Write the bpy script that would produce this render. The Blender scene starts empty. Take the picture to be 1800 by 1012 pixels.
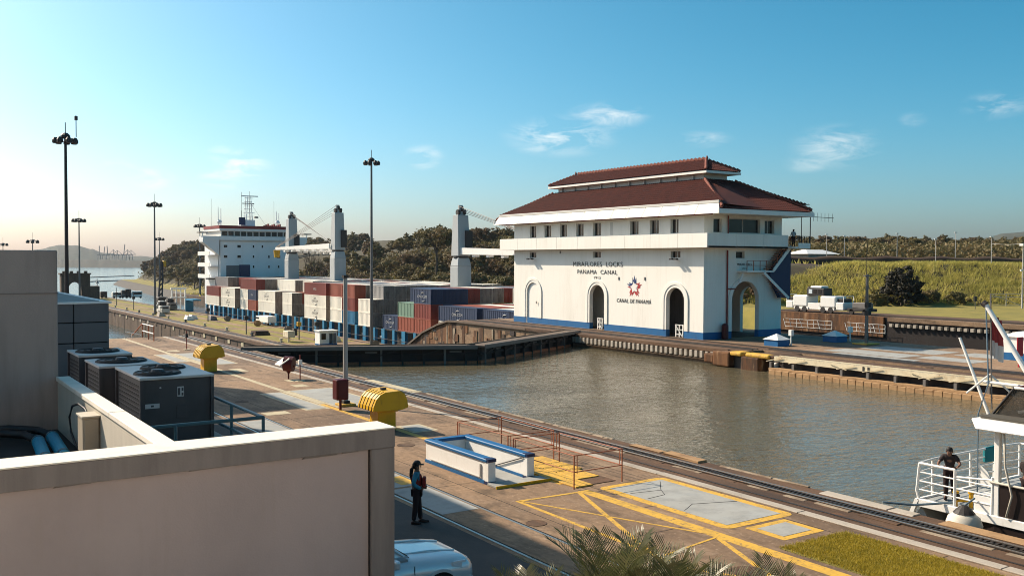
import bpy, bmesh, math, random
import numpy as np
from mathutils import Vector, Matrix
R = math.radians
PI = math.pi
random.seed(7)
rng = np.random.default_rng(11)
scene = bpy.context.scene
col = scene.collection

# ---------------------------------------------------------------- camera
# world: X across the locks (away from the quay we stand on), Y along the locks, Z up, 0 = upper quay
cam_d = bpy.data.cameras.new('camera')
cam = bpy.data.objects.new('camera', cam_d)
col.objects.link(cam)
scene.camera = cam
YAW, PITCH, ROLL = R(33.8), math.atan(48 / 1660.0), R(0.2)
fw = Vector((math.sin(YAW) * math.cos(PITCH), math.cos(YAW) * math.cos(PITCH), -math.sin(PITCH)))
rt = Vector((math.cos(YAW), -math.sin(YAW), 0))
up = rt.cross(fw)
r2 = rt * math.cos(ROLL) + up * math.sin(ROLL)
u2 = up * math.cos(ROLL) - rt * math.sin(ROLL)
mt = Matrix((r2, u2, -fw)).transposed().to_4x4()
mt.translation = (0, 0, 7.3)
cam.matrix_world = mt
cam_d.sensor_width = 36
cam_d.lens = 36 * 1660 / 1800.0
cam_d.clip_start = 0.2
cam_d.clip_end = 20000

# ---------------------------------------------------------------- light
SUN = Vector((-0.62, 1.15, 1.0)).normalized()      # towards the sun
SUN_EL = math.asin(SUN.z)
SUN_ROT = math.atan2(SUN.x, SUN.y)
world = bpy.data.worlds.new('World')
scene.world = world
world.use_nodes = True
wn, wl = world.node_tree.nodes, world.node_tree.links
wn.clear()
wo = wn.new('ShaderNodeOutputWorld')
bg = wn.new('ShaderNodeBackground')
bg.inputs['Strength'].default_value = 0.085
sky = wn.new('ShaderNodeTexSky')
sky.sky_type = 'NISHITA'
sky.sun_disc = False
sky.sun_elevation = SUN_EL
sky.sun_rotation = SUN_ROT
sky.altitude = 0
sky.air_density = 0.7
sky.dust_density = 2.0
sky.ozone_density = 4.0
hsv = wn.new('ShaderNodeHueSaturation')
hsv.inputs['Hue'].default_value = 0.472
hsv.inputs['Saturation'].default_value = 1.26
hsv.inputs['Value'].default_value = 1.0
gmm = wn.new('ShaderNodeGamma')
gmm.inputs['Gamma'].default_value = 1.2
wl.new(sky.outputs[0], gmm.inputs['Color'])
wl.new(gmm.outputs[0], hsv.inputs['Color'])
# thin fair-weather clouds: noise in the direction of view, gathered in a few patches of sky
tc = wn.new('ShaderNodeTexCoord')
mp = wn.new('ShaderNodeMapping')
mp.inputs['Scale'].default_value = (1.0, 1.0, 3.6)
wl.new(tc.outputs['Generated'], mp.inputs['Vector'])
nz = wn.new('ShaderNodeTexNoise')
nz.inputs['Scale'].default_value = 20
nz.inputs['Detail'].default_value = 8
nz.inputs['Roughness'].default_value = 0.6
nz.inputs['Distortion'].default_value = 0.6
wl.new(mp.outputs[0], nz.inputs['Vector'])
crp = wn.new('ShaderNodeValToRGB')
crp.color_ramp.elements[0].position = 0.42
crp.color_ramp.elements[1].position = 0.72
wl.new(nz.outputs['Fac'], crp.inputs['Fac'])


def sky_dir(px, py):
    v = fw * 1660 + r2 * (px - 900) - u2 * (py - 506)
    return v.normalized()


masks = []
for (px, py, rad, sq, amt) in ((985, 240, 0.070, 2.8, 0.80), (1070, 203, 0.050, 2.8, 0.65), (1235, 245, 0.036, 3.4, 0.40),
                               (1470, 258, 0.052, 1.9, 0.50), (1420, 288, 0.03, 2.6, 0.35), (428, 292, 0.034, 1.7, 1.0), (392, 315, 0.030, 2.2, 0.7),
                               (745, 276, 0.026, 1.6, 0.6), (265, 315, 0.030, 2.0, 0.6), (1750, 186, 0.036, 2.2, 0.42),
                               (1604, 211, 0.016, 1.6, 0.3), (390, 272, 0.02, 1.8, 0.45), (210, 292, 0.02, 1.8, 0.5)):
    d = sky_dir(px, py)
    sub = wn.new('ShaderNodeVectorMath')
    sub.operation = 'SUBTRACT'
    wl.new(tc.outputs['Generated'], sub.inputs[0])
    sub.inputs[1].default_value = d
    mul = wn.new('ShaderNodeVectorMath')
    mul.operation = 'MULTIPLY'
    wl.new(sub.outputs[0], mul.inputs[0])
    mul.inputs[1].default_value = (1 / rad, 1 / rad, sq / rad)
    ln = wn.new('ShaderNodeVectorMath')
    ln.operation = 'LENGTH'
    wl.new(mul.outputs[0], ln.inputs[0])
    mr = wn.new('ShaderNodeMapRange')
    mr.interpolation_type = 'SMOOTHSTEP'
    mr.inputs['From Min'].default_value = 0.15
    mr.inputs['From Max'].default_value = 1.0
    mr.inputs['To Min'].default_value = amt
    mr.inputs['To Max'].default_value = 0
    wl.new(ln.outputs['Value'], mr.inputs['Value'])
    masks.append(mr.outputs[0])
acc = masks[0]
for m_ in masks[1:]:
    ad = wn.new('ShaderNodeMath')
    ad.operation = 'MAXIMUM'
    wl.new(acc, ad.inputs[0])
    wl.new(m_, ad.inputs[1])
    acc = ad.outputs[0]
mm = wn.new('ShaderNodeMath')
mm.operation = 'MULTIPLY'
wl.new(acc, mm.inputs[0])
wl.new(crp.outputs['Color'], mm.inputs[1])
mixc = wn.new('ShaderNodeMixRGB')
wl.new(mm.outputs[0], mixc.inputs['Fac'])
tint = wn.new('ShaderNodeMixRGB')
tint.blend_type = 'MULTIPLY'
tint.inputs['Fac'].default_value = 1.0
tint.inputs['Color2'].default_value = (1.08, 1.04, 0.93, 1)
wl.new(hsv.outputs[0], tint.inputs['Color1'])
wl.new(tint.outputs[0], mixc.inputs['Color1'])
mixc.inputs['Color2'].default_value = (10.2, 10.0, 9.4, 1)
wl.new(mixc.outputs[0], bg.inputs['Color'])
wl.new(bg.outputs[0], wo.inputs['Surface'])

sun_d = bpy.data.lights.new('sun', 'SUN')
sun_d.energy = 4.9
sun_d.angle = R(0.5)
sun_d.color = (1.0, 0.86, 0.68)
sun = bpy.data.objects.new('sun', sun_d)
col.objects.link(sun)
sun.rotation_euler = SUN.to_track_quat('Z', 'Y').to_euler()
sun.location = (-60, 60, 90)

vs = scene.view_settings
vs.view_transform = 'Standard'
vs.look = 'None'
vs.exposure = 0.55
vs.gamma = 1.0
vs.use_curve_mapping = False
scene.cycles.use_denoising = True
scene.cycles.pixel_filter_type = 'BLACKMAN_HARRIS'
scene.cycles.filter_width = 1.0
scene.cycles.max_bounces = 6
scene.cycles.diffuse_bounces = 3
scene.cycles.volume_bounces = 0
scene.cycles.caustics_reflective = False
scene.cycles.caustics_refractive = False

# ---------------------------------------------------------------- materials
MATS = {}


def M(name, c, layers=(), rough=0.7, bump=0.0, bscale=8.0, metal=0.0, transl=0.0, spec=0.35, rvar=0.0, coord='pos', coat=0.0, glass=False, alpha=1.0):
    """procedural material: base colour + noise layers (colour, (sx,sy,sz), lo, hi, amount)"""
    m = bpy.data.materials.new(name)
    m.use_nodes = True
    nt = m.node_tree
    n, l = nt.nodes, nt.links
    bs = n['Principled BSDF']
    if coord == 'pos':
        src = n.new('ShaderNodeNewGeometry').outputs['Position']
    else:
        src = n.new('ShaderNodeTexCoord').outputs['Object']
    rgb = n.new('ShaderNodeRGB')
    rgb.outputs[0].default_value = (*c, 1)
    cur = rgb.outputs[0]
    first = None
    for (lc, sc, lo, hi, amt) in layers:
        mp = n.new('ShaderNodeMapping')
        mp.inputs['Scale'].default_value = sc if isinstance(sc, tuple) else (sc, sc, sc)
        mp.inputs['Location'].default_value = (random.uniform(0, 9), random.uniform(0, 9), random.uniform(0, 9))
        l.new(src, mp.inputs['Vector'])
        t = n.new('ShaderNodeTexNoise')
        t.inputs['Scale'].default_value = 1
        t.inputs['Detail'].default_value = 5
        t.inputs['Roughness'].default_value = 0.62
        l.new(mp.outputs[0], t.inputs['Vector'])
        mr = n.new('ShaderNodeMapRange')
        mr.inputs['From Min'].default_value = lo
        mr.inputs['From Max'].default_value = hi
        mr.inputs['To Max'].default_value = amt
        l.new(t.outputs['Fac'], mr.inputs['Value'])
        mx = n.new('ShaderNodeMixRGB')
        l.new(mr.outputs[0], mx.inputs['Fac'])
        l.new(cur, mx.inputs['Color1'])
        mx.inputs['Color2'].default_value = (*lc, 1)
        cur = mx.outputs[0]
        if first is None:
            first = mr.outputs[0]
    l.new(cur, bs.inputs['Base Color'])
    bs.inputs['Roughness'].default_value = rough
    bs.inputs['Metallic'].default_value = metal
    bs.inputs['Specular IOR Level'].default_value = spec
    bs.inputs['Coat Weight'].default_value = coat
    if coat:
        bs.inputs['Coat Roughness'].default_value = 0.06
    if rvar and first is not None:
        rr = n.new('ShaderNodeMath')
        rr.operation = 'MULTIPLY_ADD'
        l.new(first, rr.inputs[0])
        rr.inputs[1].default_value = rvar
        rr.inputs[2].default_value = rough
        l.new(rr.outputs[0], bs.inputs['Roughness'])
    if bump:
        t = n.new('ShaderNodeTexNoise')
        t.inputs['Scale'].default_value = bscale
        t.inputs['Detail'].default_value = 6
        l.new(src, t.inputs['Vector'])
        b = n.new('ShaderNodeBump')
        b.inputs['Strength'].default_value = 0.6
        b.inputs['Distance'].default_value = bump
        l.new(t.outputs['Fac'], b.inputs['Height'])
        l.new(b.outputs[0], bs.inputs['Normal'])
    if transl:
        tr = n.new('ShaderNodeBsdfTranslucent')
        l.new(cur, tr.inputs['Color'])
        mx = n.new('ShaderNodeMixShader')
        mx.inputs[0].default_value = transl
        l.new(bs.outputs[0], mx.inputs[1])
        l.new(tr.outputs[0], mx.inputs[2])
        l.new(mx.outputs[0], n['Material Output'].inputs['Surface'])
    if alpha < 1:
        bs.inputs['Alpha'].default_value = alpha
    MATS[name] = m
    return m


GRIME = (0.035, 0.024, 0.015)
M('white_wall', (0.80, 0.77, 0.70), [((0.60, 0.55, 0.47), (3.2, 3.2, 0.16), 0.56, 0.80, 0.45), ((0.50, 0.43, 0.35), (9, 9, 9), 0.68, 0.82, 0.4), ((0.62, 0.58, 0.50), (0.5, 0.5, 0.12), 0.50, 0.78, 0.55), ((0.45, 0.40, 0.33), (1.6, 1.6, 0.35), 0.62, 0.85, 0.35)], rough=0.75, bump=0.004, bscale=14)
M('white_paint', (0.78, 0.76, 0.71), [((0.55, 0.50, 0.42), (2, 2, 1.2), 0.55, 0.8, 0.4)], rough=0.5)
M('white_clean', (0.82, 0.80, 0.76), [((0.64, 0.60, 0.53), 1.5, 0.5, 0.8, 0.5), ((0.45, 0.38, 0.30), (8, 8, 1.5), 0.62, 0.80, 0.45)], rough=0.4)
M('blue_paint', (0.008, 0.105, 0.27), [((0.02, 0.06, 0.14), (1.5, 1.5, 0.8), 0.5, 0.8, 0.5), ((0.09, 0.15, 0.24), 4, 0.62, 0.8, 0.4)], rough=0.5)
M('navy_paint', (0.010, 0.022, 0.075), [((0.03, 0.04, 0.08), 2, 0.5, 0.8, 0.5)], rough=0.5)
M('roof_tile', (0.088, 0.017, 0.010), [((0.045, 0.011, 0.008), (1.4, 1.4, 1.4), 0.42, 0.7, 0.75), ((0.17, 0.05, 0.03), (7, 7, 7), 0.55, 0.8, 0.5)], rough=0.8)
M('roof_cap', (0.20, 0.055, 0.035), [((0.33, 0.20, 0.15), 3, 0.5, 0.8, 0.5)], rough=0.8)
M('dark_void', (0.010, 0.009, 0.009), rough=0.9)
M('glass_dark', (0.016, 0.014, 0.013), [((0.035, 0.03, 0.028), 0.7, 0.4, 0.7, 0.6)], rough=0.12, spec=0.3)
M('win_frame', (0.55, 0.53, 0.49), rough=0.6)
M('letter', (0.035, 0.033, 0.033), rough=0.6)
M('logo_red', (0.40, 0.020, 0.022), rough=0.6)
M('logo_blue', (0.008, 0.035, 0.14), rough=0.6)
M('pipe_red', (0.19, 0.028, 0.022), rough=0.6)
M('maroon', (0.085, 0.008, 0.008), [((0.04, 0.008, 0.008), 4, 0.5, 0.8, 0.5)], rough=0.45)
M('red_bright', (0.42, 0.010, 0.022), rough=0.5)
M('concrete', (0.275, 0.174, 0.100), [((0.12, 0.078, 0.050), (0.22, 0.10, 0.3), 0.42, 0.62, 0.85), ((0.36, 0.255, 0.170), (0.9, 0.45, 0.9), 0.52, 0.74, 0.6), ((0.10, 0.062, 0.040), (5.5, 4.5, 5.5), 0.48, 0.70, 0.55), ((0.44, 0.32, 0.22), (9, 8, 9), 0.56, 0.74, 0.5), (GRIME, (2.2, 0.5, 2.2), 0.54, 0.76, 0.75), (GRIME, (0.7, 0.7, 0.7), 0.60, 0.70, 0.5)], rough=0.85, bump=0.012, bscale=9)
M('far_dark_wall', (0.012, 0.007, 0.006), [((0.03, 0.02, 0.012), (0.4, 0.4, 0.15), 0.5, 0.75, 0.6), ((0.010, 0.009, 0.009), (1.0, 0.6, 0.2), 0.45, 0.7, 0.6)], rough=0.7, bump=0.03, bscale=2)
M('edge_pale', (0.30, 0.235, 0.165), [((0.13, 0.085, 0.055), (1.4, 1.4, 1.4), 0.42, 0.66, 0.85), ((0.42, 0.35, 0.26), 5, 0.55, 0.75, 0.5)], rough=0.85)
M('quay_track', (0.115, 0.064, 0.036), [((0.048, 0.028, 0.018), (0.5, 0.16, 0.5), 0.42, 0.65, 0.9), ((0.23, 0.155, 0.10), (1.6, 0.35, 1.6), 0.56, 0.78, 0.6), ((0.20, 0.085, 0.035), (3.5, 1.2, 3.5), 0.56, 0.75, 0.6), ((0.03, 0.018, 0.012), (7, 5, 7), 0.55, 0.75, 0.6)], rough=0.85, bump=0.015, bscale=10)
M('asphalt', (0.052, 0.046, 0.042), [((0.10, 0.085, 0.07), (0.4, 0.4, 0.4), 0.5, 0.75, 0.6), ((0.03, 0.026, 0.024), (1.6, 0.5, 1.6), 0.5, 0.75, 0.6)], rough=0.85, bump=0.01, bscale=20)
M('concrete_light', (0.40, 0.35, 0.29), [((0.24, 0.20, 0.155), (1.0, 0.5, 1.0), 0.45, 0.7, 0.7), ((0.13, 0.10, 0.075), 3.5, 0.58, 0.8, 0.5)], rough=0.8, bump=0.008, bscale=12)
M('pad_grey', (0.33, 0.325, 0.30), [((0.20, 0.205, 0.20), (1.4, 1.4, 1.4), 0.45, 0.7, 0.6), ((0.13, 0.12, 0.105), (5, 5, 5), 0.60, 0.8, 0.5), ((0.4, 0.42, 0.42), 0.8, 0.5, 0.7, 0.4)], rough=0.8, bump=0.006, bscale=16)
M('yellow_line', (0.62, 0.36, 0.050), [((0.36, 0.22, 0.06), (2.2, 2.2, 2.2), 0.46, 0.70, 0.7), ((0.18, 0.12, 0.07), (8, 8, 8), 0.54, 0.68, 0.85)], rough=0.7)
M('cream_line', (0.48, 0.41, 0.27), [((0.22, 0.165, 0.11), (2, 2, 2), 0.50, 0.72, 0.8)], rough=0.75)
M('yellow_vent', (0.64, 0.36, 0.010), [((0.40, 0.21, 0.01), 1.6, 0.5, 0.8, 0.5), ((0.22, 0.12, 0.02), (7, 7, 1.5), 0.60, 0.78, 0.6), ((0.75, 0.52, 0.12), 12, 0.64, 0.78, 0.5)], rough=0.42)
M('vent_slot', (0.10, 0.055, 0.006), rough=0.7)
M('orange_rust', (0.36, 0.11, 0.048), [((0.16, 0.05, 0.025), 6, 0.45, 0.7, 0.7), ((0.45, 0.25, 0.16), 9, 0.6, 0.8, 0.6)], rough=0.65)
M('rail_steel', (0.055, 0.046, 0.040), [((0.10, 0.05, 0.025), 3, 0.5, 0.75, 0.7)], rough=0.5, metal=0.5)
M('rail_top', (0.42, 0.39, 0.35), rough=0.35, metal=0.8)
M('rust_wall', (0.155, 0.070, 0.028), [((0.035, 0.018, 0.010), (0.8, 0.8, 0.16), 0.40, 0.62, 0.9), ((0.42, 0.28, 0.16), (1.1, 1.1, 0.35), 0.56, 0.72, 0.85), ((0.25, 0.085, 0.025), (2.2, 2.2, 0.3), 0.55, 0.75, 0.6)], rough=0.85, bump=0.05, bscale=2.2)
M('wall_brown', (0.105, 0.068, 0.043), [((0.045, 0.028, 0.018), (0.35, 0.35, 0.10), 0.42, 0.64, 0.85), ((0.20, 0.14, 0.095), (0.6, 0.3, 0.8), 0.56, 0.76, 0.6)], rough=0.9, bump=0.03, bscale=2.5)
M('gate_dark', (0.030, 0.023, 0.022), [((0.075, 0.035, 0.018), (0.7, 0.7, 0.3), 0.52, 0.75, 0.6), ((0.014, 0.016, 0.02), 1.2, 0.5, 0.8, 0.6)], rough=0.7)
M('gate_deck', (0.13, 0.095, 0.07), [((0.07, 0.05, 0.035), 1.2, 0.45, 0.7, 0.7)], rough=0.8)
M('cream_steel', (0.62, 0.54, 0.38), [((0.33, 0.20, 0.09), (1.1, 1.1, 1.1), 0.52, 0.76, 0.7), ((0.14, 0.08, 0.04), 4, 0.62, 0.8, 0.6)], rough=0.6)
M('fender_wood', (0.36, 0.22, 0.11), [((0.14, 0.075, 0.035), (1.2, 1.2, 3), 0.5, 0.75, 0.8)], rough=0.85, bump=0.02, bscale=6)
M('galv', (0.40, 0.41, 0.42), [((0.27, 0.28, 0.29), 3, 0.5, 0.8, 0.5)], rough=0.45, metal=0.6)
M('mast_dark', (0.040, 0.036, 0.034), rough=0.55, metal=0.3)
M('mast_grey', (0.17, 0.155, 0.145), [((0.08, 0.07, 0.06), 0.6, 0.5, 0.8, 0.5)], rough=0.55, metal=0.3)
M('pole_pale', (0.42, 0.40, 0.37), rough=0.6)
M('teal_steel', (0.045, 0.115, 0.145), [((0.10, 0.12, 0.12), 4, 0.55, 0.8, 0.5)], rough=0.45)
M('ac_body', (0.060, 0.060, 0.064), [((0.025, 0.028, 0.032), (1.2, 1.2, 0.5), 0.45, 0.7, 0.6)], rough=0.5)
M('ac_top', (0.52, 0.51, 0.48), [((0.36, 0.36, 0.345), 2.5, 0.45, 0.7, 0.6)], rough=0.5)
M('ac_black', (0.012, 0.012, 0.013), rough=0.6)
M('label_white', (0.45, 0.46, 0.46), rough=0.6)
M('stucco', (0.345, 0.280, 0.272), [((0.285, 0.232, 0.225), (0.9, 0.9, 0.5), 0.42, 0.7, 0.7), ((0.30, 0.245, 0.22), (7, 7, 0.5), 0.55, 0.8, 0.5), ((0.2, 0.16, 0.14), (18, 18, 18), 0.70, 0.80, 0.5), ((0.40, 0.33, 0.318), (0.35, 0.35, 0.25), 0.5, 0.75, 0.6)], rough=0.85, bump=0.004, bscale=45)
M('stucco_dark', (0.195, 0.168, 0.160), [((0.125, 0.108, 0.103), (5, 5, 0.35), 0.42, 0.7, 0.7), ((0.245, 0.21, 0.20), 1.6, 0.52, 0.8, 0.5)], rough=0.85, bump=0.005, bscale=40)
M('stucco_top', (0.74, 0.68, 0.58), [((0.58, 0.52, 0.44), 2.2, 0.5, 0.75, 0.6), ((0.2, 0.16, 0.12), 9, 0.66, 0.82, 0.5)], rough=0.8, bump=0.006, bscale=30)
M('render_cream', (0.50, 0.45, 0.37), [((0.37, 0.33, 0.27), (1.6, 1.6, 0.5), 0.48, 0.72, 0.6)], rough=0.85, bump=0.004, bscale=40)
M('wall_bluegrey', (0.30, 0.27, 0.255), [((0.19, 0.172, 0.163), (1.8, 1.8, 0.22), 0.42, 0.68, 0.8), ((0.36, 0.325, 0.30), (0.7, 0.7, 0.3), 0.54, 0.78, 0.5)], rough=0.85, bump=0.006, bscale=30)
M('panel_grey', (0.13, 0.128, 0.13), [((0.095, 0.093, 0.095), (0.8, 0.8, 0.5), 0.45, 0.7, 0.5)], rough=0.5)
M('roof_felt', (0.040, 0.036, 0.034), [((0.075, 0.066, 0.06), 1.3, 0.5, 0.8, 0.5)], rough=0.9, bump=0.006, bscale=40)
M('pipe_black', (0.016, 0.016, 0.018), rough=0.45)
M('pipe_blue', (0.008, 0.24, 0.38), [((0.02, 0.15, 0.24), 5, 0.5, 0.8, 0.5)], rough=0.5)
M('beige_box', (0.40, 0.34, 0.26), [((0.28, 0.235, 0.18), 3, 0.5, 0.8, 0.5)], rough=0.55)
M('ship_white', (0.70, 0.71, 0.71), [((0.52, 0.50, 0.46), (0.4, 0.4, 0.12), 0.52, 0.8, 0.45)], rough=0.5)
M('ship_red', (0.19, 0.018, 0.014), rough=0.6)
M('crane_grey', (0.36, 0.38, 0.38), [((0.25, 0.26, 0.26), (0.5, 0.5, 0.2), 0.5, 0.78, 0.5)], rough=0.5)
M('ship_blue', (0.008, 0.16, 0.30), [((0.02, 0.07, 0.12), 0.7, 0.5, 0.8, 0.6)], rough=0.55)
M('hull', (0.02, 0.05, 0.09), rough=0.5)
M('dark_steel', (0.030, 0.026, 0.024), [((0.08, 0.04, 0.02), 2, 0.55, 0.8, 0.5)], rough=0.6)
M('hazard', (0.55, 0.30, 0.01), rough=0.5)
M('skin', (0.20, 0.105, 0.07), rough=0.6)
M('skin_dark', (0.12, 0.062, 0.04), rough=0.6)
M('hair', (0.012, 0.009, 0.008), rough=0.6)
M('shirt_blue', (0.035, 0.20, 0.29), [((0.02, 0.11, 0.17), 7, 0.45, 0.7, 0.6)], rough=0.8)
M('vest_red', (0.22, 0.018, 0.012), [((0.11, 0.01, 0.008), 9, 0.45, 0.7, 0.5)], rough=0.8)
M('trousers', (0.026, 0.014, 0.014), rough=0.9)
M('shirt_dark', (0.035, 0.026, 0.026), rough=0.9)
M('shirt_pale', (0.30, 0.34, 0.36), rough=0.9)
M('boot', (0.030, 0.010, 0.008), rough=0.6)
M('car_paint', (0.66, 0.70, 0.72), rough=0.28, metal=0.25, coat=0.8)
M('car_glass', (0.012, 0.010, 0.010), rough=0.05, spec=0.6)
M('tyre', (0.018, 0.017, 0.017), rough=0.85)
M('chrome', (0.6, 0.62, 0.63), rough=0.15, metal=0.9)
M('lamp_glass', (0.55, 0.62, 0.66), rough=0.1, spec=0.7)
M('palm_leaf', (0.105, 0.108, 0.040), [((0.22, 0.17, 0.085), 2.2, 0.48, 0.72, 0.7), ((0.04, 0.055, 0.02), 1.1, 0.5, 0.75, 0.6)], rough=0.42, transl=0.25, spec=0.5)
M('palm_stem', (0.13, 0.12, 0.05), rough=0.6)
M('bark', (0.085, 0.060, 0.042), [((0.16, 0.13, 0.10), (3, 3, 0.8), 0.5, 0.75, 0.6)], rough=0.9)
M('leaf_olive', (0.150, 0.122, 0.040), [((0.20, 0.13, 0.056), 0.09, 0.42, 0.66, 0.9), ((0.065, 0.072, 0.024), 0.16, 0.5, 0.72, 0.8), ((0.13, 0.105, 0.055), 0.5, 0.56, 0.76, 0.6)], rough=0.7, transl=0.22)
M('leaf_brown', (0.150, 0.095, 0.045), [((0.095, 0.082, 0.03), 0.12, 0.45, 0.7, 0.8), ((0.14, 0.10, 0.06), 0.6, 0.55, 0.75, 0.6)], rough=0.75, transl=0.22)
M('leaf_silver', (0.13, 0.115, 0.060), [((0.07, 0.068, 0.03), 0.4, 0.45, 0.7, 0.7)], rough=0.7, transl=0.22)
M('leaf_dark', (0.022, 0.018, 0.009), [((0.045, 0.036, 0.014), 0.8, 0.5, 0.75, 0.6)], rough=0.7, transl=0.12)
M('leaf_far', (0.060, 0.056, 0.030), [((0.085, 0.060, 0.032), 0.05, 0.42, 0.66, 0.9), ((0.030, 0.042, 0.024), 0.07, 0.48, 0.7, 0.9)], rough=0.8, transl=0.2)
M('grass_blade', (0.42, 0.32, 0.034), [((0.30, 0.24, 0.03), 1.6, 0.45, 0.68, 0.8), ((0.42, 0.31, 0.07), 6, 0.55, 0.75, 0.6)], rough=0.7, transl=0.3)
M('grass_slope', (0.52, 0.445, 0.115), [((0.33, 0.30, 0.07), 0.13, 0.42, 0.66, 0.85), ((0.42, 0.33, 0.14), 0.30, 0.52, 0.74, 0.75)], rough=0.75, transl=0.42)
M('soil', (0.050, 0.040, 0.022), [((0.085, 0.075, 0.03), 0.25, 0.45, 0.7, 0.8)], rough=0.95, bump=0.05, bscale=2)
M('soil_dark', (0.050, 0.028, 0.018), [((0.075, 0.05, 0.025), 0.2, 0.45, 0.7, 0.7)], rough=0.95)
M('lawn_base', (0.23, 0.19, 0.042), [((0.15, 0.135, 0.034), 0.25, 0.42, 0.66, 0.85), ((0.31, 0.225, 0.09), 0.9, 0.55, 0.75, 0.6)], rough=0.95, bump=0.03, bscale=14)
M('riprap', (0.10, 0.088, 0.075), [((0.05, 0.042, 0.036), 1.0, 0.45, 0.7, 0.8)], rough=0.95, bump=0.3, bscale=0.7)
M('hill_far', (0.055, 0.062, 0.040), [((0.08, 0.07, 0.045), 0.006, 0.45, 0.65, 0.7), ((0.03, 0.036, 0.02), 0.03, 0.5, 0.7, 0.7)], rough=0.95, bump=2.0, bscale=0.05)
M('rope', (0.10, 0.15, 0.19), rough=0.9)
M('net', (0.075, 0.068, 0.055), rough=0.9)
M('buoy', (0.60, 0.55, 0.46), [((0.35, 0.30, 0.24), (1, 1, 3), 0.5, 0.75, 0.6)], rough=0.6)
M('boat_deck', (0.33, 0.345, 0.34), [((0.2, 0.2, 0.19), 3, 0.5, 0.75, 0.5)], rough=0.7)
M('boat_dark', (0.016, 0.009, 0.008), rough=0.5)
M('cloth_teal', (0.02, 0.19, 0.22), rough=0.9)
M('flag_white', (0.62, 0.58, 0.55), rough=0.9, transl=0.3)
M('flag_red', (0.30, 0.05, 0.05), rough=0.9, transl=0.3)

# water: rippled, murky
def water(name, c, c2, s1, d1, s2, d2, rough, stretch=(1, 1, 1)):
    m = bpy.data.materials.new(name)
    m.use_nodes = True
    n, l = m.node_tree.nodes, m.node_tree.links
    bs = n['Principled BSDF']
    g = n.new('ShaderNodeNewGeometry')
    mp = n.new('ShaderNodeMapping')
    mp.inputs['Scale'].default_value = stretch
    mp.inputs['Rotation'].default_value = (0, 0, R(25))
    l.new(g.outputs['Position'], mp.inputs['Vector'])
    pn = n.new('ShaderNodeTexNoise')
    pn.inputs['Scale'].default_value = 0.11
    pn.inputs['Detail'].default_value = 3
    l.new(mp.outputs[0], pn.inputs['Vector'])
    pm = n.new('ShaderNodeMapRange')
    pm.inputs['From Min'].default_value = 0.35
    pm.inputs['From Max'].default_value = 0.65
    pm.inputs['To Min'].default_value = 0.45
    pm.inputs['To Max'].default_value = 1.0
    l.new(pn.outputs['Fac'], pm.inputs['Value'])
    patch = pm.outputs[0]
    prev = None
    for (sc, dist) in ((s1, d1), (s2, d2)):
        t = n.new('ShaderNodeTexNoise')
        t.inputs['Scale'].default_value = sc
        t.inputs['Detail'].default_value = 3
        t.inputs['Roughness'].default_value = 0.55
        t.inputs['Distortion'].default_value = 0.5
        l.new(mp.outputs[0], t.inputs['Vector'])
        b = n.new('ShaderNodeBump')
        b.inputs['Strength'].default_value = 1.0
        b.inputs['Distance'].default_value = dist
        l.new(t.outputs['Fac'], b.inputs['Height'])
        l.new(patch, b.inputs['Strength'])
        if prev is not None:
            l.new(prev, b.inputs['Normal'])
        prev = b.outputs[0]
    l.new(prev, bs.inputs['Normal'])
    t = n.new('ShaderNodeTexNoise')
    t.inputs['Scale'].default_value = 0.09
    l.new(g.outputs['Position'], t.inputs['Vector'])
    mx = n.new('ShaderNodeMixRGB')
    l.new(t.outputs['Fac'], mx.inputs['Fac'])
    mx.inputs['Color1'].default_value = (*c, 1)
    mx.inputs['Color2'].default_value = (*c2, 1)
    l.new(mx.outputs[0], bs.inputs['Base Color'])
    bs.inputs['Roughness'].default_value = rough
    bs.inputs['IOR'].default_value = 1.33
    bs.inputs['Specular IOR Level'].default_value = 0.5
    MATS[name] = m


water('water_chamber', (0.130, 0.106, 0.062), (0.105, 0.096, 0.066), 0.70, 0.15, 2.2, 0.085, 0.05, (1, 1.5, 1))
water('water_canal', (0.05, 0.07, 0.075), (0.04, 0.06, 0.06), 0.25, 0.25, 1.1, 0.12, 0.1)


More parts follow.
